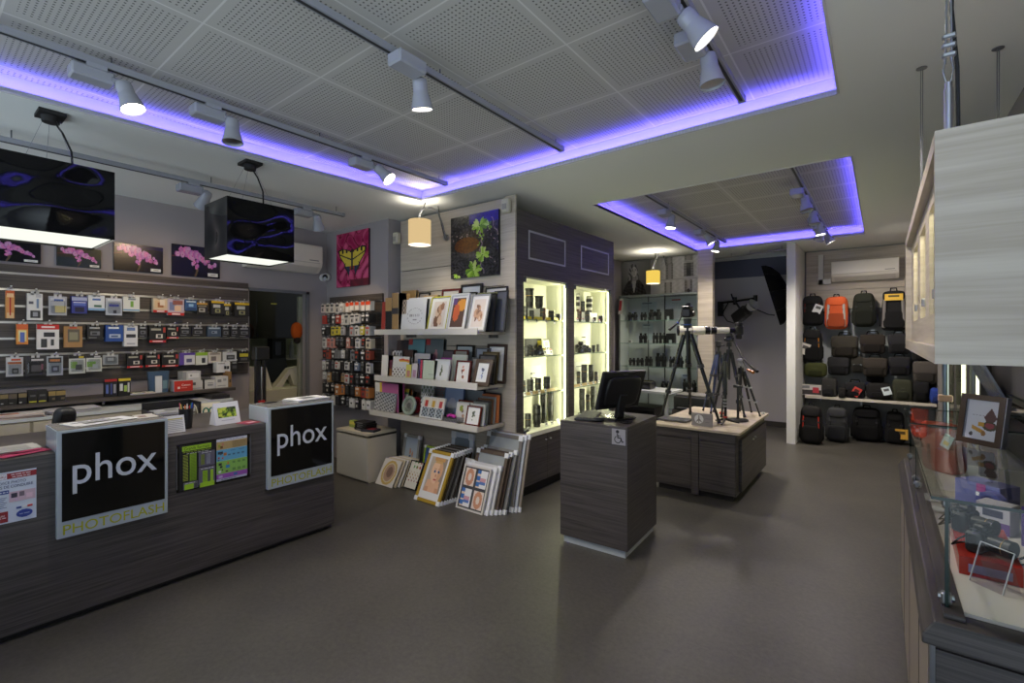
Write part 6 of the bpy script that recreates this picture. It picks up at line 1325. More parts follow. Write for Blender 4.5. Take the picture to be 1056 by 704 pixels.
# 5: upright monopod on a three-toed foot
p = foot(748,437); t = thing('monopod', 'upright black monopod on a three-toed foot at the front of the island', 'monopod', p)
m = MB('satin',(26,26,28)); zt = wpt(752,372,p.y).z-ZI
m.cyl((0,0,.03),(0,0,zt*.45),.014,seg=10); m.cyl((0,0,zt*.45),(0,0,zt*.8),.018,seg=10); m.cyl((0,0,zt*.8),(0,0,zt*.98),.022,.02,10); m.build('column', t)
m = MB('plastic',(150,150,152)); 
for k in range(3): m.cyl((0,0,zt*(.26+.05*k)),(0,0,zt*(.285+.05*k)),.0195,seg=10)
m.build('twist_lock', t); m = MB('plastic',(170,46,44)); m.cyl((0,0,.055),(0,0,.07),.022,seg=12); m.build('red_collar', t)
for k in range(3):
    a_ = .5+k*2*PI/3; m = MB('plastic',(24,24,26)); m.tube([(0,0,.045),(.07*math.cos(a_),.07*math.sin(a_),.022),(.13*math.cos(a_),.13*math.sin(a_),.008)],[.014,.011,.007],8); m.build('toe', t)
# 6: mini stand on a black plate
p = foot(761,434); t = thing('table_stand', 'short black table stand on a flat round base', 'stand', p)
m = MB('plastic',(24,24,26)); m.lathe([(.10,0),(.10,.012),(.02,.02),(.014,.03)],24); m.build('base', t); zt = wpt(761,399,p.y).z-ZI
m = MB('satin',(40,40,42)); m.cyl((0,0,.02),(0,0,zt),.013,.011,10); m.cbox((0,0,zt),(.09,.03,.03),.006); m.cyl((0,0,zt*.5),(0,0,zt*.6),.02,seg=10); m.build('column', t)
# plaque, tray and small things
p = foot(724,440); t = thing('brand_plaque', 'silver plaque with a white disc and three-legged sign on the island', 'plaque', p, -.05)
m = MB('satin',(150,146,144)); m.cbox((0,0,.062),(.20,.025,.124),.003); m.build('block', t)
m = MB('paper'); m.push(T(-.025,-.0132,.068) @ FACE_Y); m.add([(.043*math.cos(2*PI*k/24),.043*math.sin(2*PI*k/24),0) for k in range(24)],[tuple(range(24))],None,(222,222,222))
for a_ in (-PI/2,-PI/2-.75,-PI/2+.75,PI/2): m.push(R(a_+PI/2)); m.add([(-.006,0,.0006),(.006,0,.0006),(.004,-.038,.0006),(-.004,-.038,.0006)],[(0,3,2,1)],None,(120,116,114)); m.pop()
m.pop(); m.bb(.035,.085,-.0135,-.0125,.075,.08,None,(110,108,106)); m.bb(.035,.07,-.0135,-.0125,.04,.045,None,(110,108,106)); m.build('emblem', t)
m = MB('plastic',(90,90,92)); m.cbox((0,0,.008),(.30,.20,.014),.003); m.bb(-.13,.13,-.08,.08,.015,.0165,None,(70,70,72)); m.cbox((.06,.02,.022),(.05,.03,.012),.003,None,(190,186,180)); solo('flat_tray', 'flat grey tray left of the silver plaque', 'tray', m, foot(698,433.5)+Vector((-.02,0,0)))
m = MB('plastic',(190,50,44)); m.cbox((0,0,.014),(.06,.05,.028),.01); solo('red_clip', 'small red accessory lying between tripod feet', 'accessory', m, foot(741,427.8)+Vector((.03,.04,0)))
m = MB('plastic',(220,220,220)); m.lathe([(.02,0),(.022,.006),(.018,.02),(0,.022)],14); solo('white_puck', 'small white puck at the far right corner of the island', 'puck', m, foot(787,427.5))
# ------------------------------------------------------------------ glass cabinet of binoculars at the far wall
t = thing('glass_cabinet', 'tall glass-fronted cabinet of binoculars below the two grey pictures', 'display cabinet', (-2.90,7.60,0))
m = MB('satin',(120,126,124)); m.bb(-.66,.66,.0,.40,0,.30); m.bb(-.66,-.645,.0,.02,.3,2.22); m.bb(.645,.66,0,.02,.3,2.22); m.bb(-.66,.66,0,.40,2.19,2.22); m.bb(-.01,.01,.38,.39,.3,2.19,'matte',(60,64,64)); m.bb(-.3,-.28,.38,.39,.3,2.19,'matte',(110,114,114)); m.build('frame', t)
m = MB('paper',(206,211,209)); m.bb(-.645,.645,.39,.40,.3,2.19); m.bb(-.655,-.645,.02,.39,.3,2.19); m.bb(.645,.655,.02,.39,.3,2.19); m.build('back_panel', t)
SHL = [1.79,1.407,1.02,.62]
for z in SHL:
    m = MB('glass'); m.bb(-.645,.645,.03,.385,z-.008,z); m.bb(-.645,.645,.0295,.03,z-.008,z,'gloss',(110,150,136)); m.build('glass_shelf', t)
m = MB('glass'); m.bb(-.64,-.002,.004,.010,.31,2.185); m.build('glass_door', t); m = MB('glass'); m.bb(.002,.64,.004,.010,.31,2.185); m.build('glass_door', t)
for k, (x0, x1, z0, z1, c) in enumerate(((-.42,-.14,1.86,2.12,(190,204,208)),(.10,.34,1.94,2.16,(206,214,214)),(-.40,-.20,1.46,1.74,(190,204,208)),(.25,.46,1.46,1.74,(200,208,210)),(.28,.44,.66,.90,(200,210,226)))):
    m = MB('paper',c); m.bb(x0,x1,.385,.3895,z0,z1); m.bb(x0+.02,x0+(x1-x0)*.7,.3842,.385,z1-.035,z1-.015,None,((180,50,50) if k == 1 else (110,120,130)))
    for q in range(4): m.bb(x0+.02,x1-.03,.3842,.385,z1-.08-.03*q,z1-.075-.03*q,None,(140,150,156))
    solo('info_sheet', ['plain information sheet at the upper left in the binocular cabinet','information sheet with a red heading in the binocular cabinet','information sheet behind the second shelf, left half of the binocular cabinet','information sheet behind the second shelf, right half of the binocular cabinet','bluish information sheet behind the tripod, low in the binocular cabinet'][k], 'sheet', m, (-2.90,7.595,0))
def binocular(s=1., tall=False):
    m = MB('plastic',(26,27,27)); h = (.17 if tall else .13)*s; d = .042*s
    for x in (-d, d):
        m.push(T(x,0,0)); m.lathe([(.032*s,0),(.034*s,.01*s),(.030*s,h*.35),(.036*s,h*.45),(.034*s,h*.72),(.020*s,h*.78),(.022*s,h),(.016*s,h),(0,h*.97)],12); m.pop()
    m.cbox((0,0,h*.55),(d*1.1,.03*s,h*.34),.006*s); m.cyl((0,0,h*.5),(0,0,h*.85),.010*s,seg=8); return m
def scope(s=1.):
    m = MB('plastic',(28,29,29)); m.lathe([(.035*s,0),(.036*s,.03*s),(.028*s,.08*s),(.03*s,.14*s),(.018*s,.16*s),(.016*s,.19*s)],12); m.cbox((.03*s,0,.07*s),(.03*s,.03*s,.05*s),.006*s); return m
BN = {1.79:'top shelf',1.407:'second shelf',1.02:'third shelf',.62:'lowest shelf'}
rows = {1.79:[(647.5,657.5,322,'w'),(660.5,667,322,'n'),(669,682,319,'w'),(686,694,318.5,'case')],
        1.407:[(659,667.5,343.5,'n'),(673,679,343,'n'),(679.5,687,343,'n'),(687.5,697,343.5,'case')],
        1.02:[(648.5,655.5,369,'w'),(656.2,664,369,'n'),(665,673,367.5,'n'),(676,687.5,364,'big'),(690,696.5,367.5,'n'),(697.5,705,364.5,'s'),(706.5,712.5,367,'n')],
        .62:[(661,676,392,'bag'),(682,692,393,'n'),(704,712,391,'n'),(712.5,719,392,'s')]}
for z, its in rows.items():
    for k, (xa, xb, yt, kd) in enumerate(its):
        Y = 7.80; pa, pb = at(xa,345,'y',Y).x, at(xb,345,'y',Y).x; w = pb-pa; hh = at((xa+xb)/2,yt,'y',Y).z-z
        if kd in 'wn' and len(kd) == 1: m = binocular(1.); sx, sz = w/.155, hh/.13
        elif kd == 'big': m = binocular(1., True); sx, sz = w/.155, hh/.17
        elif kd == 's': m = scope(1.); sx, sz = w/.085, hh/.19
        elif kd == 'case': m = MB('plastic',(30,31,32)); m.cbox((0,0,.5),(1,.09,1),.05); m.bb(-.15,.15,-.047,-.044,0,.35,'matte',(150,160,160)); sx, sz = w, hh
        else: m = MB('fabric',(34,36,32)); m.sell((0,0,.5),(.5,.06,.5),.5,8,14); m.bb(-.4,.4,-.062,-.05,.78,.95,'fabric',(170,160,40)); m.bb(.2,.5,-.062,-.05,.5,.75,'fabric',(90,120,50)); sx, sz = w, hh
        m.v = [(a*sx, b*(min(sx,1.2) if kd not in ('case','bag') else 1), c*sz) for a, b, c in m.v]
        nm = {'w':'binoculars','n':'binoculars','big':'binoculars','s':'spotting_scope','case':'black_case','bag':'camera_bag'}[kd]
        lab = {'w':'wide black binoculars','n':'slim black binoculars','big':'biggest black binoculars','s':'small spotting scope','case':'square black case','bag':'black bag with yellow trim'}[kd]
        solo(nm, '%s on the %s of the glass cabinet, %s from left' % (lab, BN[z], ORD[k]), nm.replace('_',' '), m, ((pa+pb)/2,Y,z+.0012), group='optics in the glass cabinet')
m = MB('paper',(216,216,214)); m.bb(-.03,.03,-.02,.02,0,.05); m.bb(-.02,.02,-.0205,-.02,.01,.04,None,(120,120,120)); solo('price_ticket', 'small white ticket block on the second shelf of the glass cabinet', 'price ticket', m, (at(650,345,'y',7.7).x,7.7,1.4085))
t = thing('hanging_tag', 'red and white tag hanging at the left edge of the glass cabinet', 'tag', (at(641,310,'y',7.56).x,7.56,2.16)); m = MB('paper',(206,204,204)); m.push(R(.12,'Y')); m.bb(-.035,.035,-.004,.004,-.26,0); m.bb(-.03,.015,-.0055,-.004,-.2,-.03,None,(176,34,44)); m.pop(); m.build('card', t); m = MB('metal',(160,160,160)); m.tube([(0,0,-.01),(0,.005,.02),(0,.034,.03)],.003,6); m.build('hook', t)
# two black and white pictures standing on the cabinet
def p_woman(u, v):
    g = 96+70*v-70*abs(u-.35)
    c = (g, g, g*.98); x = u-.5
    if u < .10: c = (60+30*v,)*3
    # long pale hair, then jacket, then face
    hw = .12+.16*max(0,.86-v)
    if .30 < v < .93 and abs(x+.02) < hw and ((x+.02)/.13)**2+((v-.78)/.16)**2 < 1.0+6*(v < .78): c = (118+46*math.sin(u*55+6*math.sin(v*9)),)*3
    if v < .46 and abs(x) < .15+.42*(.46-v)**.6:
        k = math.sin(u*44+v*30)*math.sin(v*36-u*12); c = (40+26*k,)*3
        if abs(x) < .02+.16*max(0,v-.12) and v > .12: c = (176,174,172)
        if abs(abs(x)-(.03+.18*max(0,v-.10))) < .016 and v > .10: c = (18,18,18)
    if abs(x) < .045 and .44 < v < .58: c = (150,148,146)
    if (x/.088)**2+((v-.71)/.145)**2 < 1:
        c = (206,204,200) if x > -.03 else (176,174,170)
        if abs(v-.745) < .013 and .018 < abs(x) < .062: c = (50,50,50)
        if abs(v-.775) < .008 and .018 < abs(x) < .066: c = (96,94,92)
        if abs(v-.625) < .014 and abs(x) < .030: c = (80,76,76)
        if abs(x) < .010 and .65 < v < .73: c = (160,158,154)
    return tuple(max(10,min(235,q)) for q in c)
def p_facade(u, v):
    n = math.sin(u*37+3*math.sin(v*11))*math.sin(v*29); g = 196+14*n
    c = (g,g-2,g-3)
    for (cx, cy, w, h, op) in ((.22,.93,.10,.10,0),(.74,.95,.11,.09,0),(.24,.62,.10,.20,0),(.74,.64,.13,.17,1),(.20,.18,.10,.16,2),(.74,.20,.10,.17,2)):
        if abs(u-cx) < w and abs(v-cy) < h:
            sh = abs(u-cx) > w*.45
            c = (126,124,122) if sh else ((40,40,42) if op == 1 else ((150,146,144) if op == 0 else (170,166,164)))
            if sh and math.sin(v*90) > .2: c = (100,98,96)
        if op < 2 and abs(u-cx) < w*1.1 and abs(v-(cy-h-.015)) < .012: c = (110,108,106)
    if abs(v-.40) < .01: c = (170,168,166)
    if (u-.74)**2*2+(v-.08)**2 < .003: c = (50,50,52)
    return c
for lab, xa, xb, fn in (('grey photo print of a woman with long hair in a dark jacket',638.5,671,p_woman),('grey photo print of an old house front with shuttered windows',682,721,p_facade)):
    Y = 7.93; a, b = at(xa,268,'y',Y), at(xb,268,'y',Y); zt = 2.835 if fn is p_woman else 2.848; w = b.x-a.x; h = zt-2.223
    m = MB('matte',(40,40,42)); m.bb(-w/2,w/2,-.02,0,0,h); m.image(T(0,-.0206,h/2) @ FACE_Y, w, h, 60, 60, fn, 'satin'); solo('picture', lab, 'picture', m, ((a.x+b.x)/2,Y,2.2215), group='grey prints on top of the glass cabinet')
# ------------------------------------------------------------------ desk with printer behind the kiosk
t = thing('desk', 'white topped desk behind the kiosk, in front of the glass cabinet', 'desk', (-2.85,6.78,0))
m = MB('plastic',(200,204,204)); m.bb(-.55,.55,-.28,.28,.72,.752); m.build('top', t)
for sx in (-1,1):
    for sy in (-1,1): m = MB('satin',(190,194,196)); m.bb(sx*.50-.02,sx*.50+.02,sy*.24-.02,sy*.24+.02,0,.72); m.build('leg', t)
t = thing('printer', 'black printer on a low unit beside the white desk', 'printer', (-2.02,6.72,.53)); m = MB('plastic',(30,30,31)); m.cbox((0,0,.09),(.46,.40,.18),.012); m.bb(-.2,.2,-.202,-.2,.03,.07,None,(12,12,12)); m.build('body', t); m = MB('plastic',(110,108,106)); m.cbox((0,.03,.192),(.44,.34,.02),.006); m.build('lid', t); m = MB('plastic',(60,60,62)); m.bb(-.16,.16,-.29,-.19,.03,.036); m.build('paper_tray', t)
t = thing('low_unit', 'dark low unit carrying the black printer', 'cabinet', (-2.02,6.72,0)); m = MB('dark_wood'); m.bb(-.25,.25,-.20,.22,.03,.528); m.build('carcass', t); m = MB('dark_wood'); m.bb(-.24,.24,-.218,-.201,.05,.515); m.build('door', t)
m = MB('plastic',(28,28,30)); m.cbox((0,0,.05),(.22,.20,.10),.01); m.bb(-.08,.08,-.102,-.1,.02,.06,None,(60,60,60)); solo('label_printer', 'small black box on the white desk', 'box', m, (-2.75,6.78,.753))
m = MB('plastic',(26,26,28)); m.bb(-.3,.3,-.2,.2,0,.5); m.bb(-.28,.28,-.203,-.2,.05,.45,'gloss',(20,20,22)); solo('drawer_unit', 'black pedestal under the white desk', 'drawer unit', m, (-2.85,6.80,.002))
# ------------------------------------------------------------------ recess with studio light and softbox
m = MB('metal',(190,190,196)); m.tube([(-2.15,8.25,2.80),(-1.075,7.95,2.80)],.012,8); m.tube([(-1.6,8.12,2.80),(-1.6,8.12,2.86)],.005,6); m.tube([(-1.9,8.22,2.80),(-1.9,8.22,2.86)],.005,6); m.tube([(-1.15,7.975,2.80),(-1.15,7.975,2.86)],.005,6); solo('curtain_rail', 'thin metal rail under the ceiling across the recess', 'rail', m)
t = thing('studio_light', 'black studio flash on a jointed wall arm in the recess', 'studio light', (0,0,0))
def w8(x, y, Y): return at(x, y, 'y', Y)
m = MB('plastic',(24,24,25)); a, b = w8(740.5,311,9.0), w8(746,326,9.0); m.bb(a.x,b.x,8.96,9.033,b.z,a.z); m.build('wall_bracket', t)
m = MB('satin',(26,26,28)); P0, P1, P2 = w8(744,312,8.95), w8(758,310.5,8.7), w8(779,307.5,8.45); m.tube([P0,P1,P2],.020,8); m.tube([w8(745,323,8.95), P0.lerp(P1,.55)],.010,6); m.cyl(P1+Vector((0,0,-.06)),P1+Vector((0,0,.07)),.03,seg=10); m.cyl(P2+Vector((0,0,-.05)),P2+Vector((0,0,.05)),.03,seg=10); m.tube([P1+Vector((-.03,0,.03)),P1+Vector((-.06,0,.13))],.012,6); m.build('arm', t)
c0, c1 = w8(761,327,8.42), w8(773,317.5,8.3); q = (c1-c0).to_track_quat('Z','Y').to_matrix().to_4x4()
m = MB('plastic',(26,26,27)); m.push(T(*c0) @ q); m.cbox((0,0,.08),(.15,.17,.30),.02); m.cyl((0,0,.2),(0,0,.27),.075,.08,16); m.bb(-.05,.05,-.09,-.085,.0,.1,None,(70,70,72)); m.pop(); m.tube([P1, c0.lerp(c1,.3)+Vector((0,0,.06))],.018,8); m.build('flash_head', t)
m = MB('satin',(170,170,168)); m.push(T(*c0) @ q @ T(0,0,.26)); m.lathe([(.06,0),(.075,.03),(.10,.11),(.098,.112),(.06,.02),(0,.018)],20); m.pop(); m.build('reflector', t)
m = MB('matte',(24,24,24)); m.tube([w8(746,325,8.96), w8(750,331,8.7), w8(757,333,8.5), c0],.008,6); m.tube([c1+Vector((.05,0,0)), w8(785,321,8.4), w8(792,324,8.4), w8(799,325,8.42)],.008,6); m.build('cord', t)
t = thing('softbox', 'large black softbox hanging in the recess beside the partition', 'softbox', (0,0,0))
r0, r1 = w8(785,274.5,8.42), w8(804.5,336,8.42); cen = (r0+r1)/2; Rr = (r1-r0).length/2; ax_ = (r0-r1).normalized(); vd_ = (cen-_eye); nrm = Vector((-vd_.y, vd_.x, 0)).normalized()+Vector((vd_.x,vd_.y,0)).normalized()*-.04; nrm = ax_.cross(vd_).normalized(); nrm = nrm if nrm.x < 0 else -nrm; s3 = ax_.cross(nrm)
q = Matrix((s3, ax_, -nrm)).transposed().to_4x4()
m = MB('fabric',(15,15,16)); n = 10; prof = [(1.,0),(.98,.10),(.86,.26),(.62,.40),(.30,.48),(.10,.50)]
m.push(T(*cen) @ q); m.lathe([(Rr*a_, Rr*b_) for a_, b_ in prof], 10, None, None, None, False); m.pop(); m.build('shell', t)
m = MB('matte',(12,12,13)); m.push(T(*cen) @ q); m.lathe([(Rr*.97,.006),(0,.006)],10); m.pop(); m.build('front_cloth', t)
m = MB('satin',(24,24,26)); m.push(T(*cen) @ q); 
for k in range(10): a_ = 2*PI*k/10; m.tube([(Rr*u*math.cos(a_),Rr*u*math.sin(a_),Rr*v+.004) for u, v in prof],.006,5)
m.pop(); m.build('rib', t)
apex = cen-nrm*Rr*.5*1.0; m = MB('satin',(26,26,28)); m.cyl(apex, apex-nrm*.12, .07, .06, 14); m.tube([apex-nrm*.08, apex-nrm*.08+Vector((0,0,.5)), Vector((apex.x-nrm.x*.08, apex.y-nrm.y*.08, H))],.014,8); m.build('hanging_arm', t)
# ------------------------------------------------------------------ bags
t = thing('wall_shelf', 'long white shelf of camera bags along the rear wall', 'shelf', (-.17,8.838,.592))
m = MB('plastic',(206,198,184)); m.bb(-.74,.76,-.40,0,0,.038); m.build('board', t)
m = MB('metal',(150,150,150))
for x in (-.55,-.05,.5): m = MB('metal',(150,150,150)); m.bb(x-.012,x+.012,-.3,0,-.06,0); m.build('bracket', t)
ZBAG = .6312
def bag(label, xa, xb, yt, yb, Y, col, kind='ruck', trim=None, tag=None, straps=None, d=None, rest=None, group=None, cat=None, soft=.5, taper=.12, name=None, side=None):
    a, b = at(xa,345,'y',Y).x, at(xb,345,'y',Y).x; w = b-a; xm = (a+b)/2; 
    if kind == 'sat' and rest is None: xa, xb, yt, yb = xa-.2, xb+.2, yt-1.5, yb+2.2
    zt, zb = at((xa+xb)/2,yt,'y',Y).z, at((xa+xb)/2,yb,'y',Y).z
    if rest is not None: zb = rest
    h = zt-zb; d = d or min(.26, w*.55)
    nm = name or {'ruck':'rucksack','sat':'shoulder_bag','pouch':'pouch','box':'carton'}[kind]
    t = thing(nm, label, cat or {'ruck':'rucksack','sat':'shoulder bag','pouch':'pouch','box':'box'}[kind], (xm,Y,zb), 0, group)
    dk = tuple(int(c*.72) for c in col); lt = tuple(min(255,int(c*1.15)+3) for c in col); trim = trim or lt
    m = MB('fabric', col)
    if kind == 'ruck': m.sell((0,0,h*.47),(w*.48,d*.5,h*.47),.42,14,20,taper=taper)
    elif kind == 'sat': m.sell((0,0,h*.42),(w*.49,d*.5,h*.42),.34,12,20,taper=.06)
    else: m.sell((0,0,h*.48),(w*.49,d*.5,h*.48),soft,12,18)
    m.build('body', t)
    f = -d*.5
    if kind == 'ruck':
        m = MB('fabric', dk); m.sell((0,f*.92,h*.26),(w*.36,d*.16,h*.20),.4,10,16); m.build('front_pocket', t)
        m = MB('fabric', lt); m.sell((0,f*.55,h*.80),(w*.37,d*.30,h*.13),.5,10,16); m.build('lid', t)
        m = MB('fabric', (20,20,20)); m.tube([(-w*.12,0,h*.90),(-w*.09,0,h*1.0),(w*.09,0,h*1.0),(w*.12,0,h*.90)],.010,6); m.build('handle', t)
        for sx in (-1,1):
            m = MB('fabric', trim); m.tube([(sx*w*.28,f*.5,h*.88),(sx*w*.30,f*1.03,h*.62),(sx*w*.32,f*1.04,h*.3),(sx*w*.33,f*.7,h*.08)],.009 if straps is None else straps,6); m.build('strap', t)
            m = MB('fabric', side or dk); m.sell((sx*w*.44,0,h*.28),(w*.055,d*.3,h*.18),.5,8,10); m.build('side_pocket', t)
        for sx in (-1,1): m = MB('plastic',(30,30,31)); m.cbox((sx*w*.30,f*1.06,h*.56),(.03,.012,.025),.003); m.build('buckle', t)
    elif kind == 'sat':
        m = MB('fabric', lt); m.sell((0,f*.35,h*.60),(w*.50,d*.40,h*.25),.34,10,20); m.build('flap', t)
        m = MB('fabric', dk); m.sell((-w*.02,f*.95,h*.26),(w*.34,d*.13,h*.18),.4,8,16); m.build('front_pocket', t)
        m = MB('fabric', (22,22,22)); m.tube([(-w*.26,0,h*.78),(-w*.18,0,h*.97),(w*.18,0,h*.97),(w*.26,0,h*.78)],.011,6); m.build('handle', t)
        for sx in (-1,1): m = MB('metal',(130,130,128)); m.cbox((sx*w*.26,f*1.02,h*.42),(.025,.01,.03),.003); m.build('clasp', t)
    else:
        m = MB('fabric', trim); m.tube([(-w*.44,f*.7,h*.55),(0,f*1.02,h*.58),(w*.44,f*.7,h*.55)],.006,6); m.build('zip', t)
        m = MB('fabric', dk); m.sell((0,f*.9,h*.28),(w*.30,d*.14,h*.18),.5,8,12); m.build('front_pocket', t)
    if tag:
        tx, tz, tw, th, c, ang = tag; m = MB('paper', c); m.push(T(tx*w, f*1.16, tz*h) @ R(ang,'Y')); m.bb(-tw/2,tw/2,-.004,0,-th/2,th/2); m.bb(-tw*.3,tw*.3,-.0046,-.004,0,th*.3,None,tuple(int(k*.4) for k in c)); m.pop(); m.build('tag', t)
    if rest is None:   # hangs: a hook of its own from the wall
        o = MB('metal',(200,200,204)); o.tube([(0,8.84-Y-.0,0),(0,.0,0),(0,-.01,.018)],.005,6); o.bb(-.025,.025,8.833-Y,8.838-Y,-.02,.03); hk = o.build('wall_hook', None, (xm,Y,zb+h*.965)); setp(hk, 'silver hook holding the '+label.split(',')[0], 'hook', 'hooks of the bag wall')
    return t
BLK = (34,34,34); CANV = (46,43,38)
GH = 'bags hung on the rear wall'; GS = 'bags on the white rear shelf'; GF = 'rucksacks on the floor under the shelf'
bag('black rucksack with a white tag, hung at the left end', 826,850.5,303,336,8.62,BLK,tag=(.24,.52,.11,.13,(206,206,206),.4),group=GH,straps=.006,trim=(110,40,30))
t = bag('orange trekking rucksack with grey straps', 849.5,876,303.5,339.5,8.58,(196,88,50),trim=(170,168,160),straps=.016,group=GH,taper=.06,side=(44,48,78))
bag('plain dark green-black rucksack, third along the top', 878,904,300,337,8.62,(40,42,36),group=GH,straps=.006)
bag('black harness-back rucksack with a yellow and white label', 906,937.5,297,341,8.62,(36,36,37),tag=(.0,.78,.20,.09,(222,180,60),0),trim=(120,116,114),straps=.022,group=GH,taper=.3)
bag('red-orange rucksack mostly hidden behind the hanging cabinet', 938,958,299,337,8.66,(196,70,44),group=GH)
bag('black bag with orange pulls, second row left end', 826,849.5,337.5,373,8.62,(32,32,33),tag=(-.30,.38,.12,.17,(206,200,190),.35),trim=(206,130,40),straps=.005,group=GH)
bag('brown-grey canvas satchel hung in the second row', 857,885.5,343.5,366.5,8.60,CANV,'sat',group=GH)
bag('dark brown shoulder bag with a low front pocket', 886.5,913.5,342.5,362.5,8.60,(40,36,33),'sat',group=GH)
bag('black shoulder bag at the right of the second row', 915.5,938.5,342,362.5,8.60,(36,36,38),'sat',group=GH)
bag('olive green padded bag, left of the third row', 829,853.5,373,388.5,8.60,(66,70,40),'pouch',group=GH,name='camera_bag',cat='camera bag')
bag('small black camera bag right of the olive one', 853.5,876.5,366,384.5,8.60,(34,34,36),'sat',group=GH)
bag('small dark pouch bag in the middle of the third row', 877.5,891,366,382,8.60,(44,42,38),'sat',group=GH)
bag('canvas satchel hung over a dark drawstring foot', 889.5,915.5,366.5,386,8.57,(50,46,41),'sat',group=GH)
bag('black cone-shaped bag below the satchel', 893,912,385,394.5,8.70,(26,26,27),'pouch',group=GH,name='camera_bag',cat='camera bag')
bag('black shoulder bag with a red zip line', 916,939,365.5,385,8.60,(34,34,36),'sat',trim=(150,50,50),group=GH)
bag('grey-brown messenger bag with two strap bands', 941,968,370,393,8.55,(70,66,62),'sat',group=GH)
bag('black bag hung under the hanging cabinet', 940,966,351,370,8.6,(30,30,31),'sat',group=GH)
def rest(kind, label, xa, xb, yt, col, **kw): return bag(label, xa, xb, yt, 410, kw.pop('Y',8.55), col, kind, rest=ZBAG, group=GS, d=kw.pop('d',.2), **kw)
t = thing('carton', 'white printed carton with a red picture at the left of the shelf', 'box', (at(836.5,345,'y',8.5).x,8.5,ZBAG)); m = MB('paper',(206,200,196)); m.bb(-.14,.14,0,.14,0,.15); m.bb(-.13,.13,-.001,0,.01,.08,None,(60,56,58)); m.bb(.02,.10,-.002,0,.04,.12,None,(190,60,70)); m.bb(-.12,-.02,-.002,0,.10,.14,None,(130,130,134)); m.build('box', t)
rest('pouch','grey square case beside the white carton',847.5,863.5,389,(58,57,55),soft=.25)
rest('pouch','low black case in front of the grey square one',848,859.5,401,(36,36,38),soft=.25,Y=8.46,d=.06)
rest('pouch','small dark case in the left half of the shelf',864.5,872,399,(40,38,38),soft=.3,Y=8.46,d=.1)
rest('sat','black bag with red and white swing tags',871,893,391,(30,30,32),tag=(.06,.36,.10,.13,(190,60,50),.5))
rest('pouch','long black bag with a round white tag',892.5,920,394,(34,33,33),tag=(.30,.55,.10,.11,(210,222,222),-.3))
rest('pouch','olive and grey bag right of the long black one',920,941.5,390,(58,60,48),soft=.35)
rest('sat','black pouch bag with a loose strap',941,958,389,(28,28,29))
rest('pouch','royal blue pouch leaning at the right end of the shelf',958,974,399,(46,66,140),Y=8.52)
t = bpy.data.objects  # floor row
def floorbag(label, xa, xb, yt, yb, col, **kw):
    p = at((xa+xb)/2, yb, 'z', 0); Y = min(p.y+.12, 8.66); return bag(label, xa, xb, yt, yb, Y, col, 'ruck', rest=.002, group=GF, **kw)
floorbag('black rucksack with red piping on the floor by the partition', 824,850,415.5,459,(32,31,31),trim=(170,50,40),straps=.008,tag=(-.1,.2,.10,.08,(214,206,180),0))
floorbag('dark grey rucksack with two buckles on the floor', 851,876,417.5,457,(54,55,57),straps=.008,tag=(-.02,.22,.04,.12,(214,214,214),0))
floorbag('wide black rucksack on the floor, third from the partition', 877,911,418,456,(26,26,27))
floorbag('black rucksack with an orange-yellow label on the floor by the glass case', 912,934,422,459,(32,32,33),tag=(.30,.32,.14,.14,(216,166,60),0))
# ------------------------------------------------------------------ counter along the right wall
t = thing('display_counter', 'low counter with pale panels and a dark wood end along the right wall', 'counter', (0,0,0))
YE, YF = 1.575, 3.55
m = MB('plastic',(150,138,124)); m.bb(.095,.11,YE+.02,YF-.02,.05,.775); m.build('side_panel', t)
for y in (1.95,2.55,3.1): m = MB('matte',(90,84,78)); m.bb(.0935,.096,y-.003,y+.003,.05,.775); m.build('seam', t)
m = MB('dark_wood'); m.bb(.11,.585,YE+.02,YF,.05,.775); m.bb(.105,.585,YE+.012,YE+.02,.05,.765); m.build('carcass', t)
m = MB('metal',(160,160,164)); m.bb(.098,.108,YE+.008,YE+.020,.05,.775); m.build('corner_trim', t)
m = MB('matte',(30,28,28)); m.bb(.12,.585,YE+.06,YF-.05,.0,.05); m.build('toe_kick', t)
m = MB('dark_wood'); m.prism([(.082,.776),(.585,.776),(.585,.84),(.105,.84),(.082,.80)], YE, YF, axis='y'); m.build('top', t, bevel=.004)
m = MB('dark_wood'); m.bb(.125,.165,YE+.03,YF-.03,.8405,.853); m.build('deck_edge', t)
m = MB('plastic',(214,208,198)); m.bb(.166,.58,YE+.07,YF-.03,.8405,.850); m.build('white_deck', t)
ZD = .8512
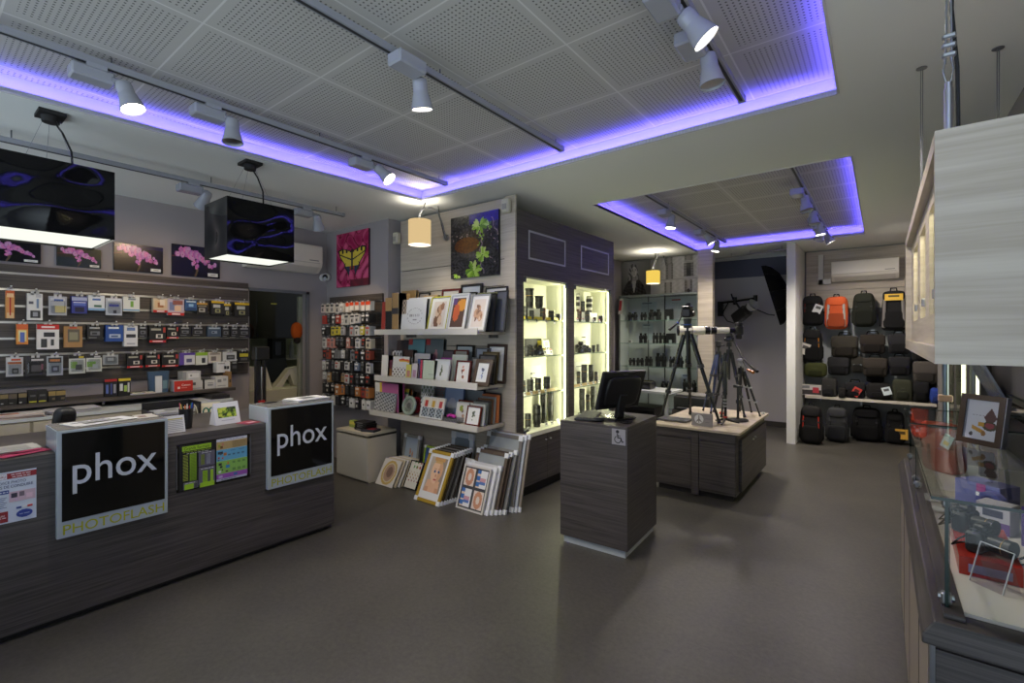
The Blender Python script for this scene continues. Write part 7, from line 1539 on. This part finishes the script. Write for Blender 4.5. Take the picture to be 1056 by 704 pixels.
def glass_case(label, y0, y1, ztop, near=True):
    t = thing('glass_case', label, 'glass case', (0,0,0), 0, 'glass cases on the right counter')
    ge = (16,40,35)
    def pane(x0,x1,a,b,z0,z1,nm):
        m = MB('glass'); m.bb(x0,x1,a,b,z0,z1)
        dx, dy, dz = x1-x0, b-a, z1-z0; e = .0008; th = min(dx,dy,dz)
        # green tinted rims of the pane
        if th == dz:
            m.bb(x0-e,x0,a,b,z0,z1,'satin',ge); m.bb(x0,x1,a-e,a,z0,z1,'satin',ge); m.bb(x0,x1,b,b+e,z0,z1,'satin',ge)
        elif th == dx: m.bb(x0,x1,a-e,a,z0,z1,'satin',ge); m.bb(x0,x1,b,b+e,z0,z1,'satin',ge)
        else: m.bb(x0-e,x0,a,b,z0,z1,'satin',ge)
        m.build(nm, t)
    pane(.104,.570,y0,y1,ztop-.008,ztop,'top_pane')
    pane(.130,.138,y0+.012,y1-.012,.8535,ztop-.0085,'side_pane')
    pane(.140,.568,y0+.012,y0+.020,.8515,ztop-.0085,'end_pane'); pane(.140,.568,y1-.020,y1-.012,.8515,ztop-.0085,'end_pane')
    for yy in (y0+.03, y1-.04):
        m = MB('metal',(180,182,186)); m.cbox((.134,yy,.870),(.022,.022,.03),.004); m.cyl((.118,yy,.872),(.150,yy,.872),.008,seg=10); m.build('clamp', t); m = MB('metal',(180,182,186)); m.cbox((.134,yy,ztop-.02),(.018,.018,.018),.004); m.build('clamp', t)
    return t
glass_case('near glass case of cameras on the right counter', 1.63, 2.88, 1.135)
glass_case('far glass case with the red leather bag on the right counter', 2.92, 3.52, 1.135)
# red riser and cameras inside
t = thing('display_riser', 'red stepped display riser under the cameras in the near glass case', 'riser', (.182,1.905,ZD), -.03)
m = MB('satin',(176,40,26)); m.bb(0,.13,0,.34,.046,.052); m.bb(0,.13,0,.006,0,.046); m.bb(0,.006,.006,.34,0,.046); m.bb(.124,.13,.006,.34,0,.046); m.bb(0,.13,.30,.36,.0,.004); m.build('body', t)
m = MB('paper',(150,140,170)); m.bb(.02,.11,-.001,0,.010,.034); m.build('label_strip', t)
def cam(label, x, y, z, rz, s, gold=True):
    t = thing('camera', label, 'camera', (x,y,z), rz, 'cameras in the near glass case')
    m = MB('plastic',(24,25,27)); m.cbox((0,0,.045*s),(.13*s,.05*s,.09*s),.009*s); m.cbox((.01*s,0,.10*s),(.055*s,.05*s,.035*s),.01*s); m.sell((-.048*s,-.02*s,.048*s),(.018*s,.022*s,.046*s),.6,8,12); m.build('body', t)
    m = MB('plastic',(26,27,29)); m.push(T(.008*s,-.025*s,.045*s) @ R(PI/2,'X')); m.lathe([(.03*s,0),(.034*s,.008*s),(.034*s,.055*s),(.037*s,.06*s),(.037*s,.085*s),(.03*s,.086*s)],18,None,None,[(30,30,32),(30,30,32),(176,140,50) if gold else (40,40,42),(34,34,36),(22,22,24)]); m.lathe([(.031*s,.084*s),(.02*s,.078*s),(0,.075*s)],16,'gloss',(30,34,60)); m.pop(); m.build('lens', t)
    m = MB('metal',(120,120,122)); m.cyl((-.045*s,0,.09*s),(-.045*s,0,.10*s),.012*s,seg=12); m.bb(-.012*s,.03*s,-.014*s,.014*s,.1175*s,.1225*s); m.build('dial', t)
    m = MB('fabric',(20,20,20)); m.tube([(-.065*s,0,.08*s),(-.085*s,.03*s,.05*s),(-.08*s,.06*s,.008),(-.02*s,.07*s,.006),(.05*s,.06*s,.006),(.08*s,.03*s,.04*s),(.065*s,0,.08*s)],.004*s,6); m.build('strap', t)
cam('black camera at the far left of the red riser in the near glass case', .222, 2.165, ZD+.053, .95, .70)
cam('black camera at the front of the red riser, with a gold ringed lens', .238, 1.985, ZD+.053, .9, .68)
cam('black camera to the right of the red riser, nearest the wall', .385, 2.04, ZD, .8, .82, False)
cam('black camera behind the red riser, far in the near glass case', .235, 2.40, ZD, .8, .62)
t = thing('sign_holder', 'empty clear acrylic sign holder standing in front of the red riser', 'sign holder', (.250,1.862,ZD), -.75)
m = MB('acrylic'); m.push(T(0,-.03,0) @ R(-.35,'X')); m.bb(-.04,.04,-.0015,.0015,.0,.115); m.bb(-.041,-.0395,-.002,.002,.0,.115,'satin',(206,206,212)); m.bb(.0395,.041,-.002,.002,.0,.115,'satin',(206,206,212)); m.bb(-.04,.04,-.002,.002,.114,.116,'satin',(206,206,212)); m.pop(); m.push(T(0,.03,0) @ R(.35,'X')); m.bb(-.04,.04,-.0015,.0015,.0,.10); m.pop(); m.build('panel', t)
def carton(label, x, y, w, d, h, c, pt, rz=0., z=ZD, top=None):
    m = MB('paper',c); m.bb(-w/2,w/2,-d/2,d/2,0,h)
    for i,(u0,v0,u1,v1,cc) in enumerate(pt): m.bb(-w/2+u0*w,-w/2+u1*w,-d/2-.0006-.0003*i,-d/2,v0*h,v1*h,'paper',cc)
    if top: m.bb(-w/2+.01,w/2-.01,-d/2+.01,d/2-.01,h,h+.0008,'paper',top)
    return solo('product_box', label, 'box', m, (x,y,z), rz, 'product boxes in the near glass case')
carton('white and purple product box at the back of the near glass case', .33, 2.40, .09,.07,.10,(214,210,220),[(0,0,1,.4,(110,70,150)),(.2,.55,.8,.8,(60,60,90))],-.5)
carton('deep purple product box in the near glass case', .43, 2.28, .10,.07,.13,(96,70,150),[(.2,.3,.8,.7,(130,100,180))],-.6)
carton('green patterned product box against the wall in the near glass case', .515, 2.18, .09,.07,.11,(90,150,110),[(.1,.1,.5,.5,(130,180,150)),(.5,.5,.9,.9,(130,180,150))],-.6)
t = thing('blue_box', 'blue-violet box with a round camera on it in the near glass case', 'box', (.33,2.62,ZD), -.7)
m = MB('paper',(120,124,186)); m.bb(-.075,.075,-.05,.05,0,.12); m.bb(-.075,.075,-.0512,-.05,.0,.12,None,(126,132,196)); m.build('body', t); m = MB('satin',(104,112,186)); m.push(T(.06,-.052,.06) @ R(PI/2,'X')); m.lathe([(.045,0),(.045,.03),(.03,.03),(.02,.02),(0,.02)],20); m.pop(); m.build('lens_print', t); m = MB('paper',(190,80,160)); m.bb(.0,.03,-.053,-.0512,.09,.12); m.build('logo_patch', t)
m = MB('plastic',(70,68,64)); m.sell((0,0,.025),(.06,.035,.025),.7,8,14); m.sell((-.06,-.01,.012),(.03,.02,.012),.8,6,10,None,(196,196,196)); solo('lens_cap_pile', 'small grey accessory with a white end beside the blue box', 'accessory', m, (.25,2.50,ZD), -.3)
m = MB('plastic',(200,200,200)); m.cbox((0,0,.004),(.10,.10,.008),.002); m.bb(-.03,.03,-.03,.03,.008,.012,None,(150,150,154)); solo('white_tile', 'white flat plate at the far left in the near glass case', 'plate', m, (.20,2.70,ZD))
# framed print on top of the glass
t = thing('framed_print', 'small dark wooden frame with a print of straps on the glass counter', 'picture frame', (.287,2.495,1.1352), -.765, rot=(-.16,0,-.765))
w_, h_, f_ = .150, .188, .020
m = MB('slat_wood'); m.mat = 'satin'; m.col = (64,46,36); m.bb(-w_/2,-w_/2+f_,0,.02,0,h_); m.bb(w_/2-f_,w_/2,0,.02,0,h_); m.bb(-w_/2+f_,w_/2-f_,0,.02,0,f_); m.bb(-w_/2+f_,w_/2-f_,0,.02,h_-f_,h_); m.build('frame', t)
m = MB('metal',(170,174,190)); m.bb(w_/2,w_/2+.003,.002,.022,.0,h_); m.bb(-w_/2+f_,-w_/2+f_+.004,.004,.012,f_,h_-f_); m.build('silver_edge', t)
def p_straps(u, v):
    c = (206,208,216)
    if abs(v-.62) < .008 and .2 < u < .6 and math.sin(u*60) > 0: c = (140,140,150)
    if abs(v-.50) < .008 and .15 < u < .55 and math.sin(u*70) > 0: c = (150,150,160)
    dx, dy = u-.76, v-.58
    if abs(dx)+abs(dy*.8) < .20: c = (84,54,54)
    if (dx/.22)**2+((v-.37)/.12)**2 < 1: c = (60,58,34) if ((dx/.14)**2+((v-.38)/.075)**2 > 1) else (140,60,66)
    if .40 < u < .60 and abs(v-.40) < .055: c = (190,146,50)
    if abs(v-(.24-.28*(u-.45))) < .05 and .22 < u < .62: c = (186,140,56)
    if (u-.60)**2+(v-.17)**2 < .005: c = (140,100,50)
    if (u-.22)**2+(v-.12)**2 < .003: c = (50,46,46)
    return c
m = MB('paper'); m.bb(-w_/2+f_,w_/2-f_,.008,.012,f_,h_-f_); m.image(T(0,.0076,h_/2) @ FACE_Y, w_-2*f_, h_-2*f_, 44, 56, p_straps); m.build('print', t)
m = MB('matte',(40,36,34)); m.push(T(0,.02,h_*.5) @ R(.42,'X')); m.bb(-.025,.025,0,.004,-h_*.50,h_*.1); m.pop(); m.build('easel_back', t)
# red leather bag in the far case
t = thing('leather_bag', 'red-brown leather bag with a flap in the far glass case', 'bag', (.255,3.26,ZD), -.75)
m = MB('satin',(146,58,40)); m.sell((0,0,.125),(.085,.045,.125),.3,12,18); m.build('body', t); m = MB('satin',(156,72,54)); m.sell((0,-.018,.185),(.088,.034,.070),.4,10,18); m.build('flap', t); m = MB('satin',(90,40,30)); m.tube([(-.03,-.055,.06),(-.03,-.058,.14)],.006,6); m.build('strap', t)
m = MB('paper',(190,204,200)); m.push(T(.06,-.056,.17) @ R(.4,'Y')); m.bb(-.022,.022,-.002,0,-.035,.035); m.bb(-.012,.012,-.0028,-.002,-.02,.0,None,(210,190,90)); m.pop(); m.build('tag', t)
m = MB('plastic',(60,60,62)); m.bb(-.03,.03,-.03,.03,0,.16); m.bb(-.028,.028,-.0305,-.03,.02,.14,None,(40,40,42)); solo('grey_box', 'dark upright box behind the red leather bag in the far glass case', 'box', m, (.42,3.30,ZD))
# ------------------------------------------------------------------ hanging cabinet
HX0, HX1, HY0, HY1, HZ0, HZ1 = .100, .52, 1.50, 3.12, 1.482, 2.025
t = thing('hanging_cabinet', 'pale wood cabinet hung from the ceiling on steel cables at the right', 'cabinet', (0,0,0))
m = MB('pale_wood'); m.bb(HX0,HX1,HY0-.02,HY0,HZ0,HZ1); m.build('end_panel', t)
m = MB('pale_wood'); m.bb(HX0,HX0+.035,HY0,HY1,HZ1-.04,HZ1); m.bb(HX0,HX0+.035,HY0,HY1,HZ0,HZ0+.04); m.bb(HX0,HX0+.035,HY1-.045,HY1,HZ0+.04,HZ1-.04); m.bb(HX0,HX1,HY1,HY1+.02,HZ0,HZ1); m.build('frame', t)
m = MB('pale_wood'); m.bb(HX0+.035,HX1,HY0,HY1,HZ1-.02,HZ1); m.bb(HX0+.035,HX1,HY0,HY1,HZ0,HZ0+.02); m.bb(HX1-.02,HX1,HY0,HY1,HZ0+.02,HZ1-.02); m.build('carcass', t)
# door sheet with tall openings, set back in the frame
m = MB('pale_wood'); xs0, xs1 = HX0+.022, HX0+.034; edges = [HY0+.02,1.72,2.00,2.16,2.44,2.58,2.90,HY1-.045]
zt_, zb_ = HZ1-.09, HZ0+.13
m.bb(xs0,xs1,HY0,HY1-.045,HZ0+.04,zb_); m.bb(xs0,xs1,HY0,HY1-.045,zt_,HZ1-.04)
for a, b in ((HY0,1.72),(2.00,2.16),(2.44,2.58),(2.90,HY1-.045)): m.bb(xs0,xs1,a,b,zb_,zt_)
m.build('door', t)
for k, (a, b) in enumerate(((1.72,2.00),(2.16,2.44),(2.58,2.90))):
    m = MB('glass'); m.bb(xs1-.004,xs1,a,b,zb_,zt_); g = m.build('window_pane', t); h = MB('metal',(190,190,194)); h.cbox((xs0-.004,a+.02,zb_+.05),(.012,.014,.03),.003); h.build('latch', g)
m = MB('plastic',(226,222,200)); m.bb(HX0+.16,HX0+.165,HY0,HY1,HZ0+.02,HZ1-.02); m.build('inner_back', t)
ld = bpy.data.lights.new('cabinet_light', 'AREA'); ld.shape = 'RECTANGLE'; ld.size = .02; ld.size_y = 1.4; ld.energy = 5; ld.color = lin((255,246,206))
lo = bpy.data.objects.new('cabinet_light', ld); C.objects.link(lo); lo.location = (HX0+.09,(HY0+HY1)/2,HZ1-.03)
# cables
def cable(x, y, thick):
    m = MB('metal',(150,152,156)); z0 = HZ1
    if thick:
        m.tube([(x-.004,y,H),(x-.003,y,z0+.35),(x-.006,y,z0+.17)],.0026,6); m.tube([(x+.004,y,H),(x+.004,y,z0+.35),(x+.006,y,z0+.17)],.0026,6)
        m.tube([(x-.004,y,z0+.19),(x-.010,y,z0+.155),(x-.004,y,z0+.122),(x+.003,y,z0+.122),(x+.009,y,z0+.155),(x+.003,y,z0+.19)],.0022,6)
        w = m.build('suspension_cable', t)
        m = MB('metal',(190,192,198)); m.cyl((x,y,z0),(x,y,z0+.11),.009,seg=10); m.cyl((x,y,z0),(x,y,z0+.012),.013,seg=10); m.cyl((x,y,z0+.10),(x,y,z0+.125),.007,seg=8); m.build('turnbuckle', w)
        m = MB('metal',(176,178,186))
        for k in range(3): m.cbox((x+.001,y,z0+.19+.022*k),(.026,.014,.012),.003)
        m.build('cable_clamp', w)
        m = MB('matte',(30,30,32)); m.tube([(x+.012,y+.01,H),(x+.006,y+.008,z0+.3),(x+.016,y+.01,z0+.16),(x+.018,y+.01,z0)],.0045,6); m.build('power_cord', w)
    else:
        m.tube([(x-.003,y,H),(x-.004,y,z0+.5),(x+.001,y,z0)],.0022,6); m.tube([(x+.004,y,H),(x+.003,y,z0+.5),(x+.001,y,z0)],.0022,6); m.cyl((x,y,H-.004),(x,y,H),.022,seg=12); w = m.build('suspension_cable', t)
        m = MB('metal',(170,172,178)); m.cyl((x,y,z0),(x,y,z0+.05),.006,seg=8); m.build('turnbuckle', w)
cable(.128,1.53,True); cable(.47,1.53,True); cable(.160,3.08,False); cable(.425,3.08,False)
# ------------------------------------------------------------------ lit showcase and things further along the right wall
t = thing('wall_showcase', 'lit showcase along the right wall behind the glass counter', 'display cabinet', (0,0,0))
m = MB('matte',(52,50,48))
BY = [(4.62,5.10),(5.26,5.93),(6.06,6.45)]
m.bb(.545,.598,4.56,6.55,2.0,2.05); m.bb(.545,.598,4.56,6.55,.62,.72)
for a, b in ((4.56,4.62),(5.10,5.26),(5.93,6.06),(6.45,6.55)): m.bb(.545,.598,a,b,.72,2.0)
m.build('carcass', t)
for a, b in BY:
    m = MB('plastic',(220,222,170)); m.bb(.590,.597,a,b,.72,2.0); m.build('back_panel', t)
    m = MB('led_white'); m.bb(.578,.589,b-.20,b-.04,.74,1.98); m.build('light_strip', t)
    m = MB('glass'); m.bb(.548,.552,a,b,.72,2.0); m.build('glass_door', t)
m = MB('metal',(130,144,164)); m.cyl((0,0,0),(0,0,1.60),.022,seg=12); m.lathe([(.12,0),(.12,.02),(.03,.03)],16); m.lathe([(.02,1.60),(.035,1.62),(.0,1.64)],12); m.cbox((0,0,.98),(.10,.06,.06),.008,'plastic',(190,160,140)); solo('display_stand', 'blue-grey metal stand beside the lit showcase at the right wall', 'stand', m, (.46,5.75,0))
t = thing('brochure_rack', 'sloping grey brochure rack on the right wall above the glass counter', 'brochure rack', (.597,4.24,1.13))
m = MB('satin',(120,128,144)); m.push(R(-.42,'Y')); m.bb(-.012,0,-.32,.32,-.02,.40); m.build('panel', t); m = MB('satin',(90,92,100)); m.bb(-.06,.0,-.32,.32,-.02,-.005); m.build('ledge', t)
m = MB('plastic',(40,40,44)); m.cbox((0,0,.09),(.05,.16,.18),.01); m.cbox((0,0,.2),(.04,.10,.05),.01); solo('black_stand', 'black upright accessory beside the brochure rack', 'accessory', m, (.545,4.33,1.0)) if False else None
m = MB('plastic',(30,44,40)); m.bb(-.02,0,-.62,.62,0,.34); m.bb(-.021,-.02,-.6,.6,.03,.31,'gloss',(14,26,24)); solo('dark_panel', 'dark green glossy panel fixed to the right wall above the counter', 'panel', m, (.598,3.35,1.145-.30+.02))
